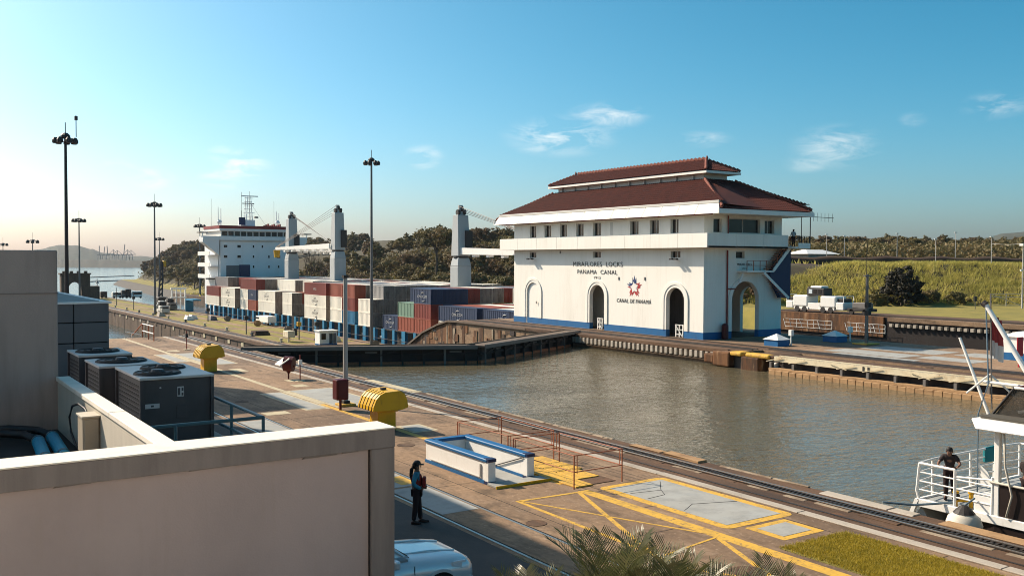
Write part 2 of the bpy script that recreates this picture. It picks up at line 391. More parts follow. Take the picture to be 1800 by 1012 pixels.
# ---------------------------------------------------------------- mesh helpers
class MB:
    def __init__(s):
        s.v, s.f, s.mi, s.cur = [], [], [], 0

    def add(s, vs, fs):
        b = len(s.v)
        s.v += [tuple(p) for p in vs]
        for q in fs:
            s.f.append(tuple(b + i for i in q))
            s.mi.append(s.cur)
        return s

    def hexa(s, p):
        return s.add(p, [(0, 3, 2, 1), (4, 5, 6, 7), (0, 1, 5, 4), (1, 2, 6, 5), (2, 3, 7, 6), (3, 0, 4, 7)])

    def box(s, x0, x1, y0, y1, z0, z1):
        x0, x1 = min(x0, x1), max(x0, x1)
        y0, y1 = min(y0, y1), max(y0, y1)
        z0, z1 = min(z0, z1), max(z0, z1)
        return s.hexa([(x0, y0, z0), (x1, y0, z0), (x1, y1, z0), (x0, y1, z0), (x0, y0, z1), (x1, y0, z1), (x1, y1, z1), (x0, y1, z1)])

    def beam(s, p, q, w, h=None, upv=(0, 0, 1)):
        h = w if h is None else h
        p, q = Vector(p), Vector(q)
        d = (q - p).normalized()
        u = Vector(upv)
        if abs(d.dot(u)) > 0.98:
            u = Vector((0, 1, 0))
        a = d.cross(u).normalized() * (w / 2)
        b = a.cross(d).normalized() * (h / 2)
        return s.hexa([p - a - b, p + a - b, p + a + b, p - a + b, q - a - b, q + a - b, q + a + b, q - a + b])

    def tube(s, p, q, r0, r1=None, n=8, caps=True):
        r1 = r0 if r1 is None else r1
        p, q = Vector(p), Vector(q)
        d = (q - p).normalized()
        u = Vector((0, 0, 1)) if abs(d.z) < 0.9 else Vector((1, 0, 0))
        a = d.cross(u).normalized()
        b = d.cross(a)
        vs = []
        for (c, r) in ((p, r0), (q, r1)):
            for i in range(n):
                t = 2 * PI * i / n
                vs.append(c + a * (math.cos(t) * r) + b * (math.sin(t) * r))
        fs = [(i, (i + 1) % n, n + (i + 1) % n, n + i) for i in range(n)]
        if caps:
            fs += [tuple(range(n))[::-1], tuple(range(n, 2 * n))]
        return s.add(vs, fs)

    def path(s, pts, r, n=8):
        pts = [Vector(p) for p in pts]
        m = len(pts)
        rs = r if isinstance(r, (list, tuple)) else [r] * m
        vs, fs = [], []
        ref = Vector((0, 0, 1))
        for i, p in enumerate(pts):
            d = (pts[min(i + 1, m - 1)] - pts[max(i - 1, 0)]).normalized()
            u = ref if abs(d.dot(ref)) < 0.95 else Vector((1, 0, 0))
            a = d.cross(u).normalized()
            b = a.cross(d)
            for k in range(n):
                t = 2 * PI * k / n
                vs.append(p + a * (math.cos(t) * rs[i]) + b * (math.sin(t) * rs[i]))
        for i in range(m - 1):
            for k in range(n):
                fs.append((i * n + k, i * n + (k + 1) % n, (i + 1) * n + (k + 1) % n, (i + 1) * n + k))
        fs += [tuple(range(n))[::-1], tuple(range((m - 1) * n, m * n))]
        return s.add(vs, fs)

    def prism(s, poly, ax, a, b):
        n = len(poly)
        vs = []
        for t in (a, b):
            for (u, v) in poly:
                vs.append((t, u, v) if ax == 'x' else (u, t, v) if ax == 'y' else (u, v, t))
        fs = [tuple(range(n))[::-1], tuple(range(n, 2 * n))] + [(i, (i + 1) % n, n + (i + 1) % n, n + i) for i in range(n)]
        return s.add(vs, fs)

    def lathe(s, prof, c, n=16):
        vs, fs = [], []
        for (r, z) in prof:
            for k in range(n):
                t = 2 * PI * k / n
                vs.append((c[0] + r * math.cos(t), c[1] + r * math.sin(t), c[2] + z))
        for i in range(len(prof) - 1):
            for k in range(n):
                fs.append((i * n + k, i * n + (k + 1) % n, (i + 1) * n + (k + 1) % n, (i + 1) * n + k))
        fs += [tuple(range(n))[::-1], tuple(range((len(prof) - 1) * n, len(prof) * n))]
        return s.add(vs, fs)

    def quad(s, *p):
        return s.add(p, [tuple(range(len(p)))])

    def build(s, name, mat, parent=None, bevel=0.0, smooth=False, seg=1, kind=None):
        me = bpy.data.meshes.new(name)
        me.from_pydata(s.v, [], s.f)
        for m_ in (mat if isinstance(mat, (list, tuple)) else [mat]):
            me.materials.append(MATS[m_])
        if any(s.mi):
            me.polygons.foreach_set('material_index', s.mi)
        bm = bmesh.new()
        bm.from_mesh(me)
        bmesh.ops.recalc_face_normals(bm, faces=bm.faces)
        bm.to_mesh(me)
        bm.free()
        if smooth:
            me.polygons.foreach_set('use_smooth', [True] * len(me.polygons))
        me.update()
        o = bpy.data.objects.new(name, me)
        col.objects.link(o)
        if parent is not None:
            o.parent = parent
            o.matrix_parent_inverse = parent.matrix_basis.inverted()
        if bevel:
            b = o.modifiers.new('bevel', 'BEVEL')
            b.width = bevel
            b.segments = seg
            b.limit_method = 'ANGLE'
            b.angle_limit = R(40)
        if kind:
            o['kind'] = kind
        return o


def tag(o, label, cat, group=None):
    o['label'] = label
    o['category'] = cat
    if group:
        o['group'] = group
    return o


def thing(name, label, cat, loc=(0, 0, 0), rz=0.0, group=None):
    o = bpy.data.objects.new(name, None)
    col.objects.link(o)
    o.empty_display_size = 0.3
    o.location = loc
    o.rotation_euler = (0, 0, rz)
    return tag(o, label, cat, group)


def local(o):
    """children built afterwards in the thing's own coordinates"""
    return o


def put(o, parent):
    o.parent = parent
    o.matrix_parent_inverse = Matrix.Identity(4)
    return o


def copy_tree(o, parent=None):
    c = o.copy()
    col.objects.link(c)
    if parent is not None:
        c.parent = parent
        c.matrix_parent_inverse = o.matrix_parent_inverse.copy()
    for ch in o.children:
        copy_tree(ch, c)
    return c


def struct(o):
    o['kind'] = 'structure'
    return o


def text(body, size, mat, parent, origin, xdir, updir, name='lettering', extrude=0.01, align='CENTER', sx=1.0, shear=0.0):
    cu = bpy.data.curves.new(name, 'FONT')
    cu.body = body
    cu.size = size
    cu.extrude = extrude
    cu.align_x = align
    cu.align_y = 'CENTER'
    cu.shear = shear
    cu.offset = -0.010 * size
    cu.space_character = 1.12
    cu.materials.append(MATS[mat])
    cu.resolution_u = 3
    tmp = bpy.data.objects.new('tmp', cu)
    col.objects.link(tmp)
    me = bpy.data.meshes.new_from_object(tmp.evaluated_get(bpy.context.evaluated_depsgraph_get()))
    bpy.data.objects.remove(tmp)
    o = bpy.data.objects.new(name, me)
    col.objects.link(o)
    x = Vector(xdir).normalized()
    y = Vector(updir).normalized()
    z = x.cross(y)
    mtx = Matrix((x * sx, y, z)).transposed().to_4x4()
    mtx.translation = Vector(origin)
    if parent is not None:
        o.parent = parent
        o.matrix_parent_inverse = parent.matrix_basis.inverted()
    o.matrix_basis = mtx
    return o


def place(o, loc, rz=0.0, s=1.0):
    o.location = loc
    o.rotation_euler = (0, 0, rz)
    o.scale = (s, s, s)
    return o


def column_wall(mb, u0, u1, z0, z1, openings, f, step=14):
    """solid wall in columns between z0 and z1 with rectangular/arched openings; f(u, z, side) gives the point"""
    br = {u0, u1}
    for (a, b, lo, hi, arch) in openings:
        br.update((a, b))
        if arch:
            for i in range(1, step):
                br.add((a + b) / 2 - (b - a) / 2 * math.cos(PI * i / step))
    br = sorted(t for t in br if u0 <= t <= u1)

    def top(op, u):
        a, b, lo, hi, arch = op
        if not arch:
            return hi
        r = (b - a) / 2
        return hi - r + math.sqrt(max(0.0, r * r - (u - (a + b) / 2) ** 2))
    for ua, ub in zip(br[:-1], br[1:]):
        if ub - ua < 1e-6:
            continue
        mid = (ua + ub) / 2
        ops = sorted([o for o in openings if o[0] < mid < o[1]], key=lambda o: o[2])
        ba = bb = z0
        segs = []
        for o in ops:
            if o[2] > ba + 1e-6:
                segs.append((ba, bb, o[2], o[2]))
            ba, bb = max(ba, top(o, ua)), max(bb, top(o, ub))
        ba, bb = min(ba, z1), min(bb, z1)
        if z1 > max(ba, bb) + 1e-6:
            segs.append((ba, bb, z1, z1))
        for (a0, b0, a1, b1) in segs:
            mb.hexa([f(ua, a0, 0), f(ub, b0, 0), f(ub, b0, 1), f(ua, a0, 1), f(ua, a1, 0), f(ub, b1, 0), f(ub, b1, 1), f(ua, a1, 1)])

# ================================================================ SETTING
ZW = -1.3          # water in the near upper chamber
ZL = -8.0          # level of the lower quays
NE, CE0, CE1, FE = 24.9, 58.2, 76.5, 110.0   # quay edges across the locks


def grid_mesh(name, xs, ys, zf, mat, parent=None):
    X, Y = np.meshgrid(xs, ys)
    Z = zf(X, Y)
    v = np.stack([X.ravel(), Y.ravel(), Z.ravel()], 1)
    nx, ny = len(xs), len(ys)
    i = np.arange((nx - 1) * (ny - 1))
    r, c = i // (nx - 1), i % (nx - 1)
    a = r * nx + c
    f = np.stack([a, a + 1, a + nx + 1, a + nx], 1)
    me = bpy.data.meshes.new(name)
    me.from_pydata(v.tolist(), [], f.tolist())
    for m_ in (mat if isinstance(mat, list) else [mat]):
        me.materials.append(MATS[m_])
    me.polygons.foreach_set('use_smooth', [True] * len(me.polygons))
    me.update()
    o = bpy.data.objects.new(name, me)
    col.objects.link(o)
    if parent:
        o.parent = parent
    return o


# ---- near quay
mb = MB()
mb.box(-90, NE, -60, 92.5, -16, 0)
quay_near = struct(mb.build('near_quay', 'concrete'))
mb = MB()
mb.box(-90, NE, 92.5, 440, -30, ZL)
struct(mb.build('near_lower_quay', 'concrete'))
# track bed along the chamber edge
mb = MB()
mb.box(22.42, NE - 0.02, -40, 92.4, 0.0, 0.012)
mb.build('track_bed', 'quay_track', quay_near)


def sheet(name, mat, x0, x1, y0, y1, z=0.004, parent=None, t=0.004):
    return MB().box(x0, x1, y0, y1, z - t * 0.9, z).build(name, mat, parent or quay_near)


# pale concrete strip beside the track, cast in lengths
y = -30.0
while y < 92:
    L = 6.0
    MB().box(22.04, 22.38, y, min(92.3, y + L - 0.03), 0.0, 0.035 + random.uniform(-0.006, 0.006)).build('concrete_strip', 'concrete_light', quay_near, bevel=0.01)
    y += L
# broken slabs of the coping
for (y0, y1, x0, m_, h) in ((46.0, 52.5, 24.35, 'cream_line', 0.02), (24.4, 26.3, 24.45, 'fender_wood', 0.08), (26.5, 28.3, 24.50, 'fender_wood', 0.05),
                            (15.9, 19.2, 24.50, 'concrete_light', 0.03), (12.5, 15.2, 24.42, 'fender_wood', 0.03),
                            (29.5, 45.5, 24.70, 'edge_pale', 0.03), (53, 62, 24.72, 'edge_pale', 0.03), (19.8, 23.9, 24.74, 'edge_pale', 0.04), (7.0, 11.8, 24.74, 'edge_pale', 0.04), (63, 74, 24.7, 'edge_pale', 0.03)):
    n_ = max(1, int((y1 - y0) / 1.3))
    cuts = sorted([y0, y1] + [random.uniform(y0, y1) for _ in range(n_ - 1)])
    for a, b in zip(cuts[:-1], cuts[1:]):
        if b - a < 0.2:
            continue
        MB().hexa([(x0 + random.uniform(-0.06, 0.08), a + 0.02, 0), (NE + 0.012, a + 0.02, 0), (NE + 0.012, b - 0.02, 0), (x0 + random.uniform(-0.06, 0.08), b - 0.02, 0),
                   (x0 + random.uniform(-0.04, 0.1), a + 0.03, 0.014 + h * random.uniform(0.6, 1.2)), (NE + 0.010, a + 0.03, 0.014 + h * random.uniform(0.6, 1.2)), (NE + 0.010, b - 0.03, 0.014 + h * random.uniform(0.6, 1.2)), (x0 + random.uniform(-0.04, 0.1), b - 0.03, 0.014 + h * random.uniform(0.6, 1.2))]).build('coping_slab', m_, quay_near, bevel=0.012)

# painted lines and pads
sheet('painted_line', 'yellow_line', 18.30, 18.72, -10, 23.55, 0.006)
sheet('painted_line', 'yellow_line', 18.36, 18.66, 24.6, 45.0, 0.006)
sheet('painted_line', 'cream_line', 18.42, 18.74, 45.0, 92.2, 0.006)
sheet('painted_line', 'cream_line', 14.6, 18.40, 92.1, 92.35, 0.007)
# hatched keep-clear box
mk = lambda a, b, w, nm='painted_line': MB().beam((a[0], a[1], 0.004), (b[0], b[1], 0.004), w, 0.008).build(nm, 'yellow_line', quay_near)
mk((16.05, 23.55), (18.28, 23.45), 0.13)
mk((16.02, 23.6), (15.92, 16.0), 0.13)
mk((16.1, 23.50), (18.35, 18.0), 0.09)
mk((18.25, 23.40), (15.98, 17.6), 0.14)
mk((18.3, 17.6), (16.0, 17.2), 0.08)
mk((18.3, 17.5), (16.2, 12.6), 0.14)
mk((16.0, 15.9), (18.3, 12.2), 0.09)


def pad(x0, x1, y0, y1, w, lm='yellow_line', pm='pad_grey', r=0.28):
    pts = []
    for (cx, cy, a0) in ((x1 - r, y1 - r, 0), (x0 + r, y1 - r, 90), (x0 + r, y0 + r, 180), (x1 - r, y0 + r, 270)):
        for k in range(5):
            t = R(a0 + 22.5 * k)
            pts.append((cx + r * math.cos(t), cy + r * math.sin(t)))
    MB().prism(pts, 'z', 0.001, 0.006).build('painted_border', lm, quay_near)
    MB().box(x0 + w, x1 - w, y0 + w, y1 - w, 0.007, 0.014).build('concrete_pad', pm, quay_near)


pad(19.10, 21.92, 17.95, 23.58, 0.30)
pad(19.62, 21.25, 16.42, 17.80, 0.24, r=0.06)
# cracks in the pad
for pts in (((19.5, 22.4), (20.6, 22.2), (21.4, 23.1)), ((19.5, 21.6), (20.3, 21.7), (20.62, 22.2)), ((19.5, 20.0), (20.2, 20.4), (21.6, 19.9))):
    MB().path([(p[0], p[1], 0.012) for p in pts], 0.012, 4).build('crack', 'dark_void', quay_near)
for (x0, x1, y0, y1, pm) in ((18.75, 21.4, 43.6, 50.6, 'pad_grey'), (17.1, 18.36, 43.5, 50.3, 'pad_grey'), (18.78, 20.9, 65.8, 75.2, 'pad_grey'), (17.3, 18.38, 68.7, 75.2, 'pad_grey')):
    pad(x0, x1, y0, y1, 0.16, 'cream_line', pm, r=0.05)
pad(18.72, 19.95, 35.4, 37.2, 0.16, 'cream_line', r=0.1)
for (x0, x1, y0, y1) in ((19.2, 20.0, 60.8, 62.7), (18.95, 19.8, 77, 78.2), (14.2, 15.1, 57, 59), (20.3, 21.3, 54.2, 55.2), (21.0, 21.8, 44.6, 46), (15.0, 16.2, 43.0, 43.9), (19.8, 20.6, 51.8, 52.8), (19.1, 19.7, 39.5, 40.6)):
    sheet('painted_patch', 'cream_line', x0, x1, y0, y1, 0.008)
# old flush rails and the pale slabs between them
for x in (13.2, 14.66):
    MB().box(x - 0.035, x + 0.035, -8, 60, 0.0, 0.012).build('flush_rail', 'rail_top', quay_near)
    MB().box(x + 0.04, x + 0.11, -8, 60, 0.0, 0.003).build('rail_groove', 'dark_void', quay_near)
for (y0, y1) in ((23.5, 26.9), (27.1, 30.6), (30.8, 36), (36.2, 42)):
    MB().box(13.34, 14.58, y0, y1, 0.001, 0.008).build('concrete_slab', 'pad_grey', quay_near)
sheet('painted_patch', 'yellow_line', 14.0, 14.56, 27.3, 28.5, 0.013)
# dark asphalt road beside the visitor building
sheet('asphalt_lane', 'asphalt', 7.5, 13.0, -10, 70, 0.004)
# yellow timber walkway tiles beside the stairs
for (x0, x1, y0, y1) in ((18.5, 19.2, 23.9, 29.5), (19.24, 19.9, 26.0, 28.8), (19.94, 20.4, 26.0, 28.4), (19.24, 20.15, 24.75, 25.95), (19.24, 19.9, 28.84, 30.4)):
    MB().box(x0, x1, y0, y1, 0.0, 0.05).build('walkway_plate', 'yellow_line', quay_near, bevel=0.01)
# expansion joints of the paving, manhole covers
for y in np.arange(-4, 92, 7.6):
    for (x0, x1) in ((14.75, 18.28), (18.76, 22.0)):
        yy = y + (0.0 if x0 < 16 else 2.1)
        MB().box(x0, x1, yy, yy + 0.025, 0.0, 0.0025).build('paving_joint', 'dark_void', quay_near)
for x in (15.6, 21.3):
    MB().box(x, x + 0.022, -8, 92, 0.0, 0.0028).build('paving_joint', 'dark_void', quay_near)
for (x, y, r_) in ((17.2, 33.2, 0.36), (15.1, 21.3, 0.3), (20.9, 41.5, 0.34), (16.9, 15.2, 0.42), (15.4, 48.0, 0.34), (20.4, 71.0, 0.4)):
    MB().lathe([(r_, 0.0), (r_, 0.012), (r_ * 0.9, 0.014), (r_ * 0.88, 0.010)], (x, y, 0.0), 18).build('manhole_cover', 'quay_track', quay_near)
# rack track: rails in a slot, toothed rack, sleepers' pale edge
tr = bpy.data.objects.new('towing_track', None)
col.objects.link(tr)
struct(tr)
MB().box(23.52, 24.10, -40, 92.4, 0.012, 0.020).build('track_slot', 'dark_void', tr)
for x in (23.56, 24.06):
    m2 = MB()
    m2.box(x - 0.05, x + 0.05, -40, 92.4, 0.012, 0.075)
    m2.build('rail', 'rail_steel', tr, bevel=0.01)
    MB().box(x - 0.028, x + 0.028, -40, 92.4, 0.0755, 0.079).build('rail_head', 'rail_top', tr)
m2 = MB()
for i in range(500):
    y = -2 + i * 0.155
    m2.box(23.70, 23.92, y, y + 0.075, 0.018, 0.075)
m2.box(23.67, 23.70, -2, 76, 0.018, 0.085)
m2.box(23.92, 23.95, -2, 76, 0.018, 0.085)
m2.build('rack', 'rail_steel', tr, kind='stuff')
y = -6.0
while y < 90:
    L = random.uniform(0.6, 2.6)
    MB().box(23.33 + random.uniform(-0.03, 0.03), 23.505, y, y + L, 0.0, 0.024 + random.uniform(0, 0.02)).build('bedding_stone', random.choice(('edge_pale', 'edge_pale', 'quay_track')), tr, bevel=0.012)
    y += L + random.uniform(0.05, 0.7)
MB().box(22.72, 22.80, -40, 92.4, 0.012, 0.03).build('return_rail', 'rail_steel', tr)

# lawn on the near quay
lawn = struct(MB().box(18.95, 21.60, -12, 16.0, 0.0, 0.02).build('lawn', 'lawn_base'))


def blades(name, pts, h, w, mat, lean=0.5, kind='stuff', spread=0.15, per=3, parent=None):
    """grass: small bent triangles scattered round the given points"""
    P = np.repeat(np.asarray(pts, float), per, 0)
    n = len(P)
    P = P + np.c_[rng.normal(0, spread, (n, 2)), np.zeros(n)]
    a = rng.uniform(0, 2 * PI, n)
    hh = h * rng.uniform(0.55, 1.25, n)
    ww = w * rng.uniform(0.6, 1.3, n)
    d = np.c_[np.cos(a), np.sin(a), np.zeros(n)]
    la = rng.uniform(0, 2 * PI, n)
    ld = np.c_[np.cos(la), np.sin(la), np.zeros(n)] * (hh * lean * rng.uniform(0.2, 1, n))[:, None]
    v0 = P - d * ww[:, None] / 2
    v1 = P + d * ww[:, None] / 2
    v2 = P + ld + np.c_[np.zeros(n), np.zeros(n), hh]
    V = np.stack([v0, v1, v2], 1).reshape(-1, 3)
    F = np.arange(3 * n).reshape(-1, 3)
    me = bpy.data.meshes.new(name)
    me.from_pydata(V.tolist(), [], F.tolist())
    me.materials.append(MATS[mat])
    me.update()
    o = bpy.data.objects.new(name, me)
    col.objects.link(o)
    o['kind'] = kind
    if parent:
        o.parent = parent
    return o


pts = np.c_[rng.uniform(19.0, 21.58, 14000), rng.uniform(9, 16.0, 14000), np.full(14000, 0.018)]
tag(blades('grass', pts, 0.065, 0.017, 'grass_blade', 0.7, per=4, spread=0.05), 'short yellow-green grass of the lawn strip beside the track', 'grass')

# ---- centre wall (upper part) with the gate recess, the rounded incline and the lower part
mb = MB()
mb.box(CE0, CE1, 53.2, 99, -16, 0)
mb.box(60.6, CE1, 27, 53.2, -16, 0)
mb.box(CE0, CE1, -60, 27, -16, 0)
centre = struct(mb.build('centre_wall', 'concrete'))
prof = [(98.8, 0.0), (101, -0.12), (103.6, -0.74), (107.4, -1.95), (111.3, -3.75), (116, -6.0), (121, -7.6), (126, ZL), (126, -16), (98.8, -16)]
MB().prism(prof, 'x', CE0 + 0.004, CE1 - 0.004).build('incline', 'rust_wall', centre)
# pale ribs / ledges on the side of the incline
lip = [(84.0, 0.02), (98, 0.02), (101, -0.05), (103.6, -0.66), (107.4, -1.85), (111.3, -3.65), (116, -5.9)]
for a, b in zip(lip[:-1], lip[1:]):
    MB().beam((58.1, a[0], a[1] - 0.12), (58.1, b[0], b[1] - 0.12), 0.26, 0.22).build('coping_slab', 'gate_deck', centre)
for i in range(46):
    s_ = 77.6 + i * 0.72 + random.uniform(-0.2, 0.2)
    zt = -0.45 if s_ < 99 else -0.45 - (s_ - 99) ** 2 * 0.033
    h_ = random.choice((0.3, 0.5, 0.9, 1.6, 2.6))
    z1 = zt - random.choice((0.05, 0.1, 0.5, 1.2, 2.0))
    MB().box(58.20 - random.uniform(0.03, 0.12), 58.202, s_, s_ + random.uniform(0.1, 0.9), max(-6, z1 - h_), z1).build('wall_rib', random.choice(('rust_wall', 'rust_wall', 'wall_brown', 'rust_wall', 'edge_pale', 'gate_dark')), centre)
MB().box(CE0 - 0.05, CE1 + 0.05, 126, 430, -30, ZL).build('lower_wall', 'wall_brown', centre)
MB().box(CE0 + 0.4, CE1 - 0.4, 126.2, 428, ZL, ZL + 0.02).build('lower_paving', 'concrete', centre)
for (a, b) in ((62.2, 65.4), (66.6, 68.4), (70.2, 74.3)):
    for (y0, y1) in ((130, 158), (164, 205), (209, 262), (268, 400)):
        MB().box(a + random.uniform(-.3, .3), b, y0, y1, ZL + 0.02, ZL + 0.035).build('lawn', 'lawn_base', centre)
for x in (59.3, 60.7, 74.6):
    MB().box(x - 0.12, x + 0.12, 127, 428, ZL + 0.02, ZL + 0.10).build('rail', 'rail_top' if x < 60 else 'rail_steel', centre)
MB().box(60.0, 60.9, 127, 428, ZL + 0.02, ZL + 0.05).build('track_slot', 'dark_steel', centre)
# recesses and pale blocks along the lower wall top
for i in range(34):
    s_ = 128 + i * 8.6
    MB().box(58.02, 58.14, s_, s_ + 1.4, ZL - 1.5, ZL - 0.7).build('wall_block', random.choice(('cream_line', 'concrete_light', 'wall_brown')), centre)
    MB().box(58.10, 58.16, s_ + 4, s_ + 4.25, ZL - 7, ZL - 1.0).build('ladder_recess', 'dark_void', centre)
MB().box(57.9, 58.5, 126, 430, ZL - 0.55, ZL + 0.06).build('coping', 'quay_track', centre)
# track and coping of the upper centre wall
MB().box(CE0 + 0.1, 63.2, 53.4, 98.6, 0.0, 0.012).build('track_bed', 'quay_track', centre)
MB().box(60.7, 63.2, 27, 53.2, 0.0, 0.012).build('track_bed', 'quay_track', centre)
for (x, m_) in ((59.6, 'dark_steel'), (60.2, 'dark_steel'), (62.3, 'rail_steel')):
    MB().box(x - 0.09, x + 0.09, 53.4 if x < 60.7 else 20, 98.6, 0.012, 0.09).build('rail', m_, centre)
for (x, m_) in ((61.4, 'dark_steel'), (61.9, 'dark_steel')):
    MB().box(x - 0.12, x + 0.12, 20, 53.2, 0.012, 0.09).build('rail', m_, centre)
MB().box(58.0, 58.9, 54.6, 98.6, -0.30, 0.03).build('coping', 'quay_track', centre, bevel=0.03)
for i in range(34):
    y = 55.6 + i * 0.62
    MB().box(57.92, 58.6, y, y + 0.33, -0.86, -0.31).build('coping_bracket', 'concrete_light', centre, bevel=0.02)
MB().box(58.0, 58.5, 54.6, 77.2, -1.02, -0.87).build('bracket_ledge', 'wall_brown', centre)
for (x0, x1, y0, y1) in ((64.6, 67.6, 43.2, 50.3), (61.9, 64.2, 41.2, 48.4), (69.0, 72.6, 43.2, 49.9), (65.6, 68.0, 38.0, 42.6), (70.0, 73.0, 37.8, 42.2)):
    MB().box(x0, x1, y0, y1, 0.002, 0.012).build('concrete_pad', 'pad_grey', centre)
# worn, yellow stained quoin block at the gate recess
for (x0, x1, y0, y1, z0, z1, m_) in ((57.0, 58.25, 53.6, 55.4, -1.25, -0.05, 'rust_wall'), (57.2, 58.3, 55.5, 56.6, -1.1, -0.35, 'rust_wall'), (57.1, 58.6, 50.6, 52.4, -1.5, -0.25, 'rust_wall'), (57.5, 60.4, 52.5, 53.5, -1.5, -0.3, 'dark_steel'),
                                   (57.3, 60.6, 49.1, 51.4, -0.22, 0.03, 'quay_track'), (57.1, 58.3, 52.4, 53.6, -0.30, 0.045, 'yellow_line'), (57.15, 58.0, 49.6, 52.0, -0.28, 0.05, 'yellow_line'), (57.3, 57.9, 49.0, 49.7, -1.5, -0.5, 'white_paint')):
    MB().box(x0, x1, y0, y1, z0, z1).build('quoin_block', m_, centre, bevel=0.12, seg=2)

# ---- far wall
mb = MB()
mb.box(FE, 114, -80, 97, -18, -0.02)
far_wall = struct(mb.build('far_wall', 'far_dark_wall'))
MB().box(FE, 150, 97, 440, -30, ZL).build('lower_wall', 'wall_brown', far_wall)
MB().box(FE - 0.25, FE + 1.2, -20, 75.4, -0.5, 0.03).build('coping', 'concrete', far_wall)
MB().box(FE + 0.004, 118, -20, 97, 0.0, 0.014).build('track_bed', 'quay_track', far_wall)
MB().box(FE - 0.25, FE + 1.2, 76.0, 97, -2.6, 0.03).build('incline_face', 'rust_wall', far_wall)
for i in range(44):
    y = 38 + i * 0.85
    MB().box(FE - 0.5, FE - 0.02, y, y + 0.40, -1.15, -0.75).build('coping_bracket', 'concrete_light', far_wall)
for x in (111.2, 112.8):
    MB().box(x - 0.08, x + 0.08, -20, 97, 0.015, 0.1).build('rail', 'rail_steel', far_wall)
# ---- sloping white handrails at the far gate
hr = thing('gate_handrail', 'white handrails on the rusty gate by the far lock wall', 'handrail', (109, 84, -2))
for (y0, y1) in ((75.2, 81.0), (83.5, 91.5)):
    n_ = 9
    for k in range(n_):
        y = y0 + (y1 - y0) * k / (n_ - 1)
        MB().beam((109.0, y, -2.1), (109.0 - 0.15 * (k % 2), y + 0.2 * (k % 3), -0.95), 0.05).build('post', 'white_paint', hr)
    for z in (-0.9, -1.45, -2.0):
        MB().beam((108.95, y0, z), (108.95, y1, z), 0.04).build('rail', 'white_paint', hr)

# ---- water
o = MB().quad((NE, -80, ZW), (CE0 + 2.5, -80, ZW), (CE0 + 2.5, 80, ZW), (NE, 80, ZW)).build('chamber_water', 'water_chamber')
struct(o)
o = MB().quad((NE, 77.5, -12.5), (CE0, 77.5, -12.5), (CE0, 440, -12.5), (NE, 440, -12.5)).build('lower_chamber_water', 'water_canal')
struct(o)
o = MB().quad((CE1, -100, -11.5), (FE, -100, -11.5), (FE, 440, -11.5), (CE1, 440, -11.5)).build('far_lane_water', 'water_canal')
struct(o)
o = MB().quad((-6000, 400, -16.0), (7000, 400, -16.0), (7000, 9000, -16.0), (-6000, 9000, -16.0)).build('canal_water', 'water_canal')
struct(o)

# ---- terrain of the right bank
def noise2(X, Y, s, seed):
    r_ = np.random.default_rng(seed)
    z = np.zeros_like(X, float)
    for k in range(5):
        f = s * 2 ** k
        a, b, c, d = r_.uniform(0, 6.28, 4)
        z += (np.sin(X * f + a + 1.7 * np.sin(Y * f * 0.7 + b)) * np.sin(Y * f + c + 1.3 * np.sin(X * f * 0.8 + d))) / 1.8 ** k
    return z


BX, BY = np.array([141.8, 95.3]), np.array([0.485, 0.874])


def bank_d(X, Y):
    return (X - BX[0]) * BY[0] + (Y - BX[1]) * BY[1]


def height(X, Y):
    X = np.asarray(X, float)
    Y = np.asarray(Y, float)
    d = bank_d(X, Y)
    emb = np.clip(d * 0.42, 0, 6.7) + np.clip((d - 75) * 0.030, 0, 11) + 0.22 * noise2(X, Y, 0.25, 3) * (d > 0)
    shore = 112 + np.clip(Y - 400, 0, 30) * 0.33 + np.clip(Y - 430, 0, 800) * 0.11 + np.clip(Y - 930, 0, 4000) * 1.6
    e = X - shore
    low = np.where(Y > 432, np.clip(-17 + e * 0.75, -30, -11.5), ZL) + np.clip((e - 22) * (0.30 + 0.42 * np.clip((Y - 420) / 120, 0, 1)), 0, 20) + np.clip((e - 85) * 0.16, 0, 14) * np.clip((Y - 400) / 120, 0, 1) + 0.8 * noise2(X, Y, 0.03, 5) * (e > 30)
    t = np.clip((Y - 150 - np.clip((X - 140) * 0.62, 0, 400)) / 18, 0, 1)
    z = emb * (1 - t) + low * t
    return np.where((X < 117) & (Y < 104), -0.05, z) - np.where((X < 113) & (Y >= 97), 3, 0)


xs = np.concatenate([np.arange(110.5, 300, 2.4), np.geomspace(303, 3500, 42)])
ys = np.concatenate([np.arange(-300, 40, 20), np.arange(40, 180, 2.2), np.arange(182, 1000, 6.0), np.geomspace(1010, 4000, 30)])
terrain = struct(grid_mesh('right_bank_terrain', xs, ys, height, ['soil', 'lawn_base', 'riprap', 'soil_dark']))
me = terrain.data
cen = np.zeros(len(me.polygons) * 3)
me.polygons.foreach_get('center', cen)
cen = cen.reshape(-1, 3)
dd = bank_d(cen[:, 0], cen[:, 1])
mi = np.zeros(len(cen), int)
mi[(dd < 1.0) & (cen[:, 1] < 112)] = 1
mi[(dd > 18) & (dd < 90) & (cen[:, 1] < 400)] = 3
lowf = (cen[:, 1] > 125) & (cen[:, 0] < 145 + np.clip(cen[:, 1] - 430, 0, 900) * 0.11)
mi[lowf] = 1
mi[(cen[:, 1] > 425) & (cen[:, 2] < -11.6)] = 2
me.polygons.foreach_set('material_index', mi.tolist())

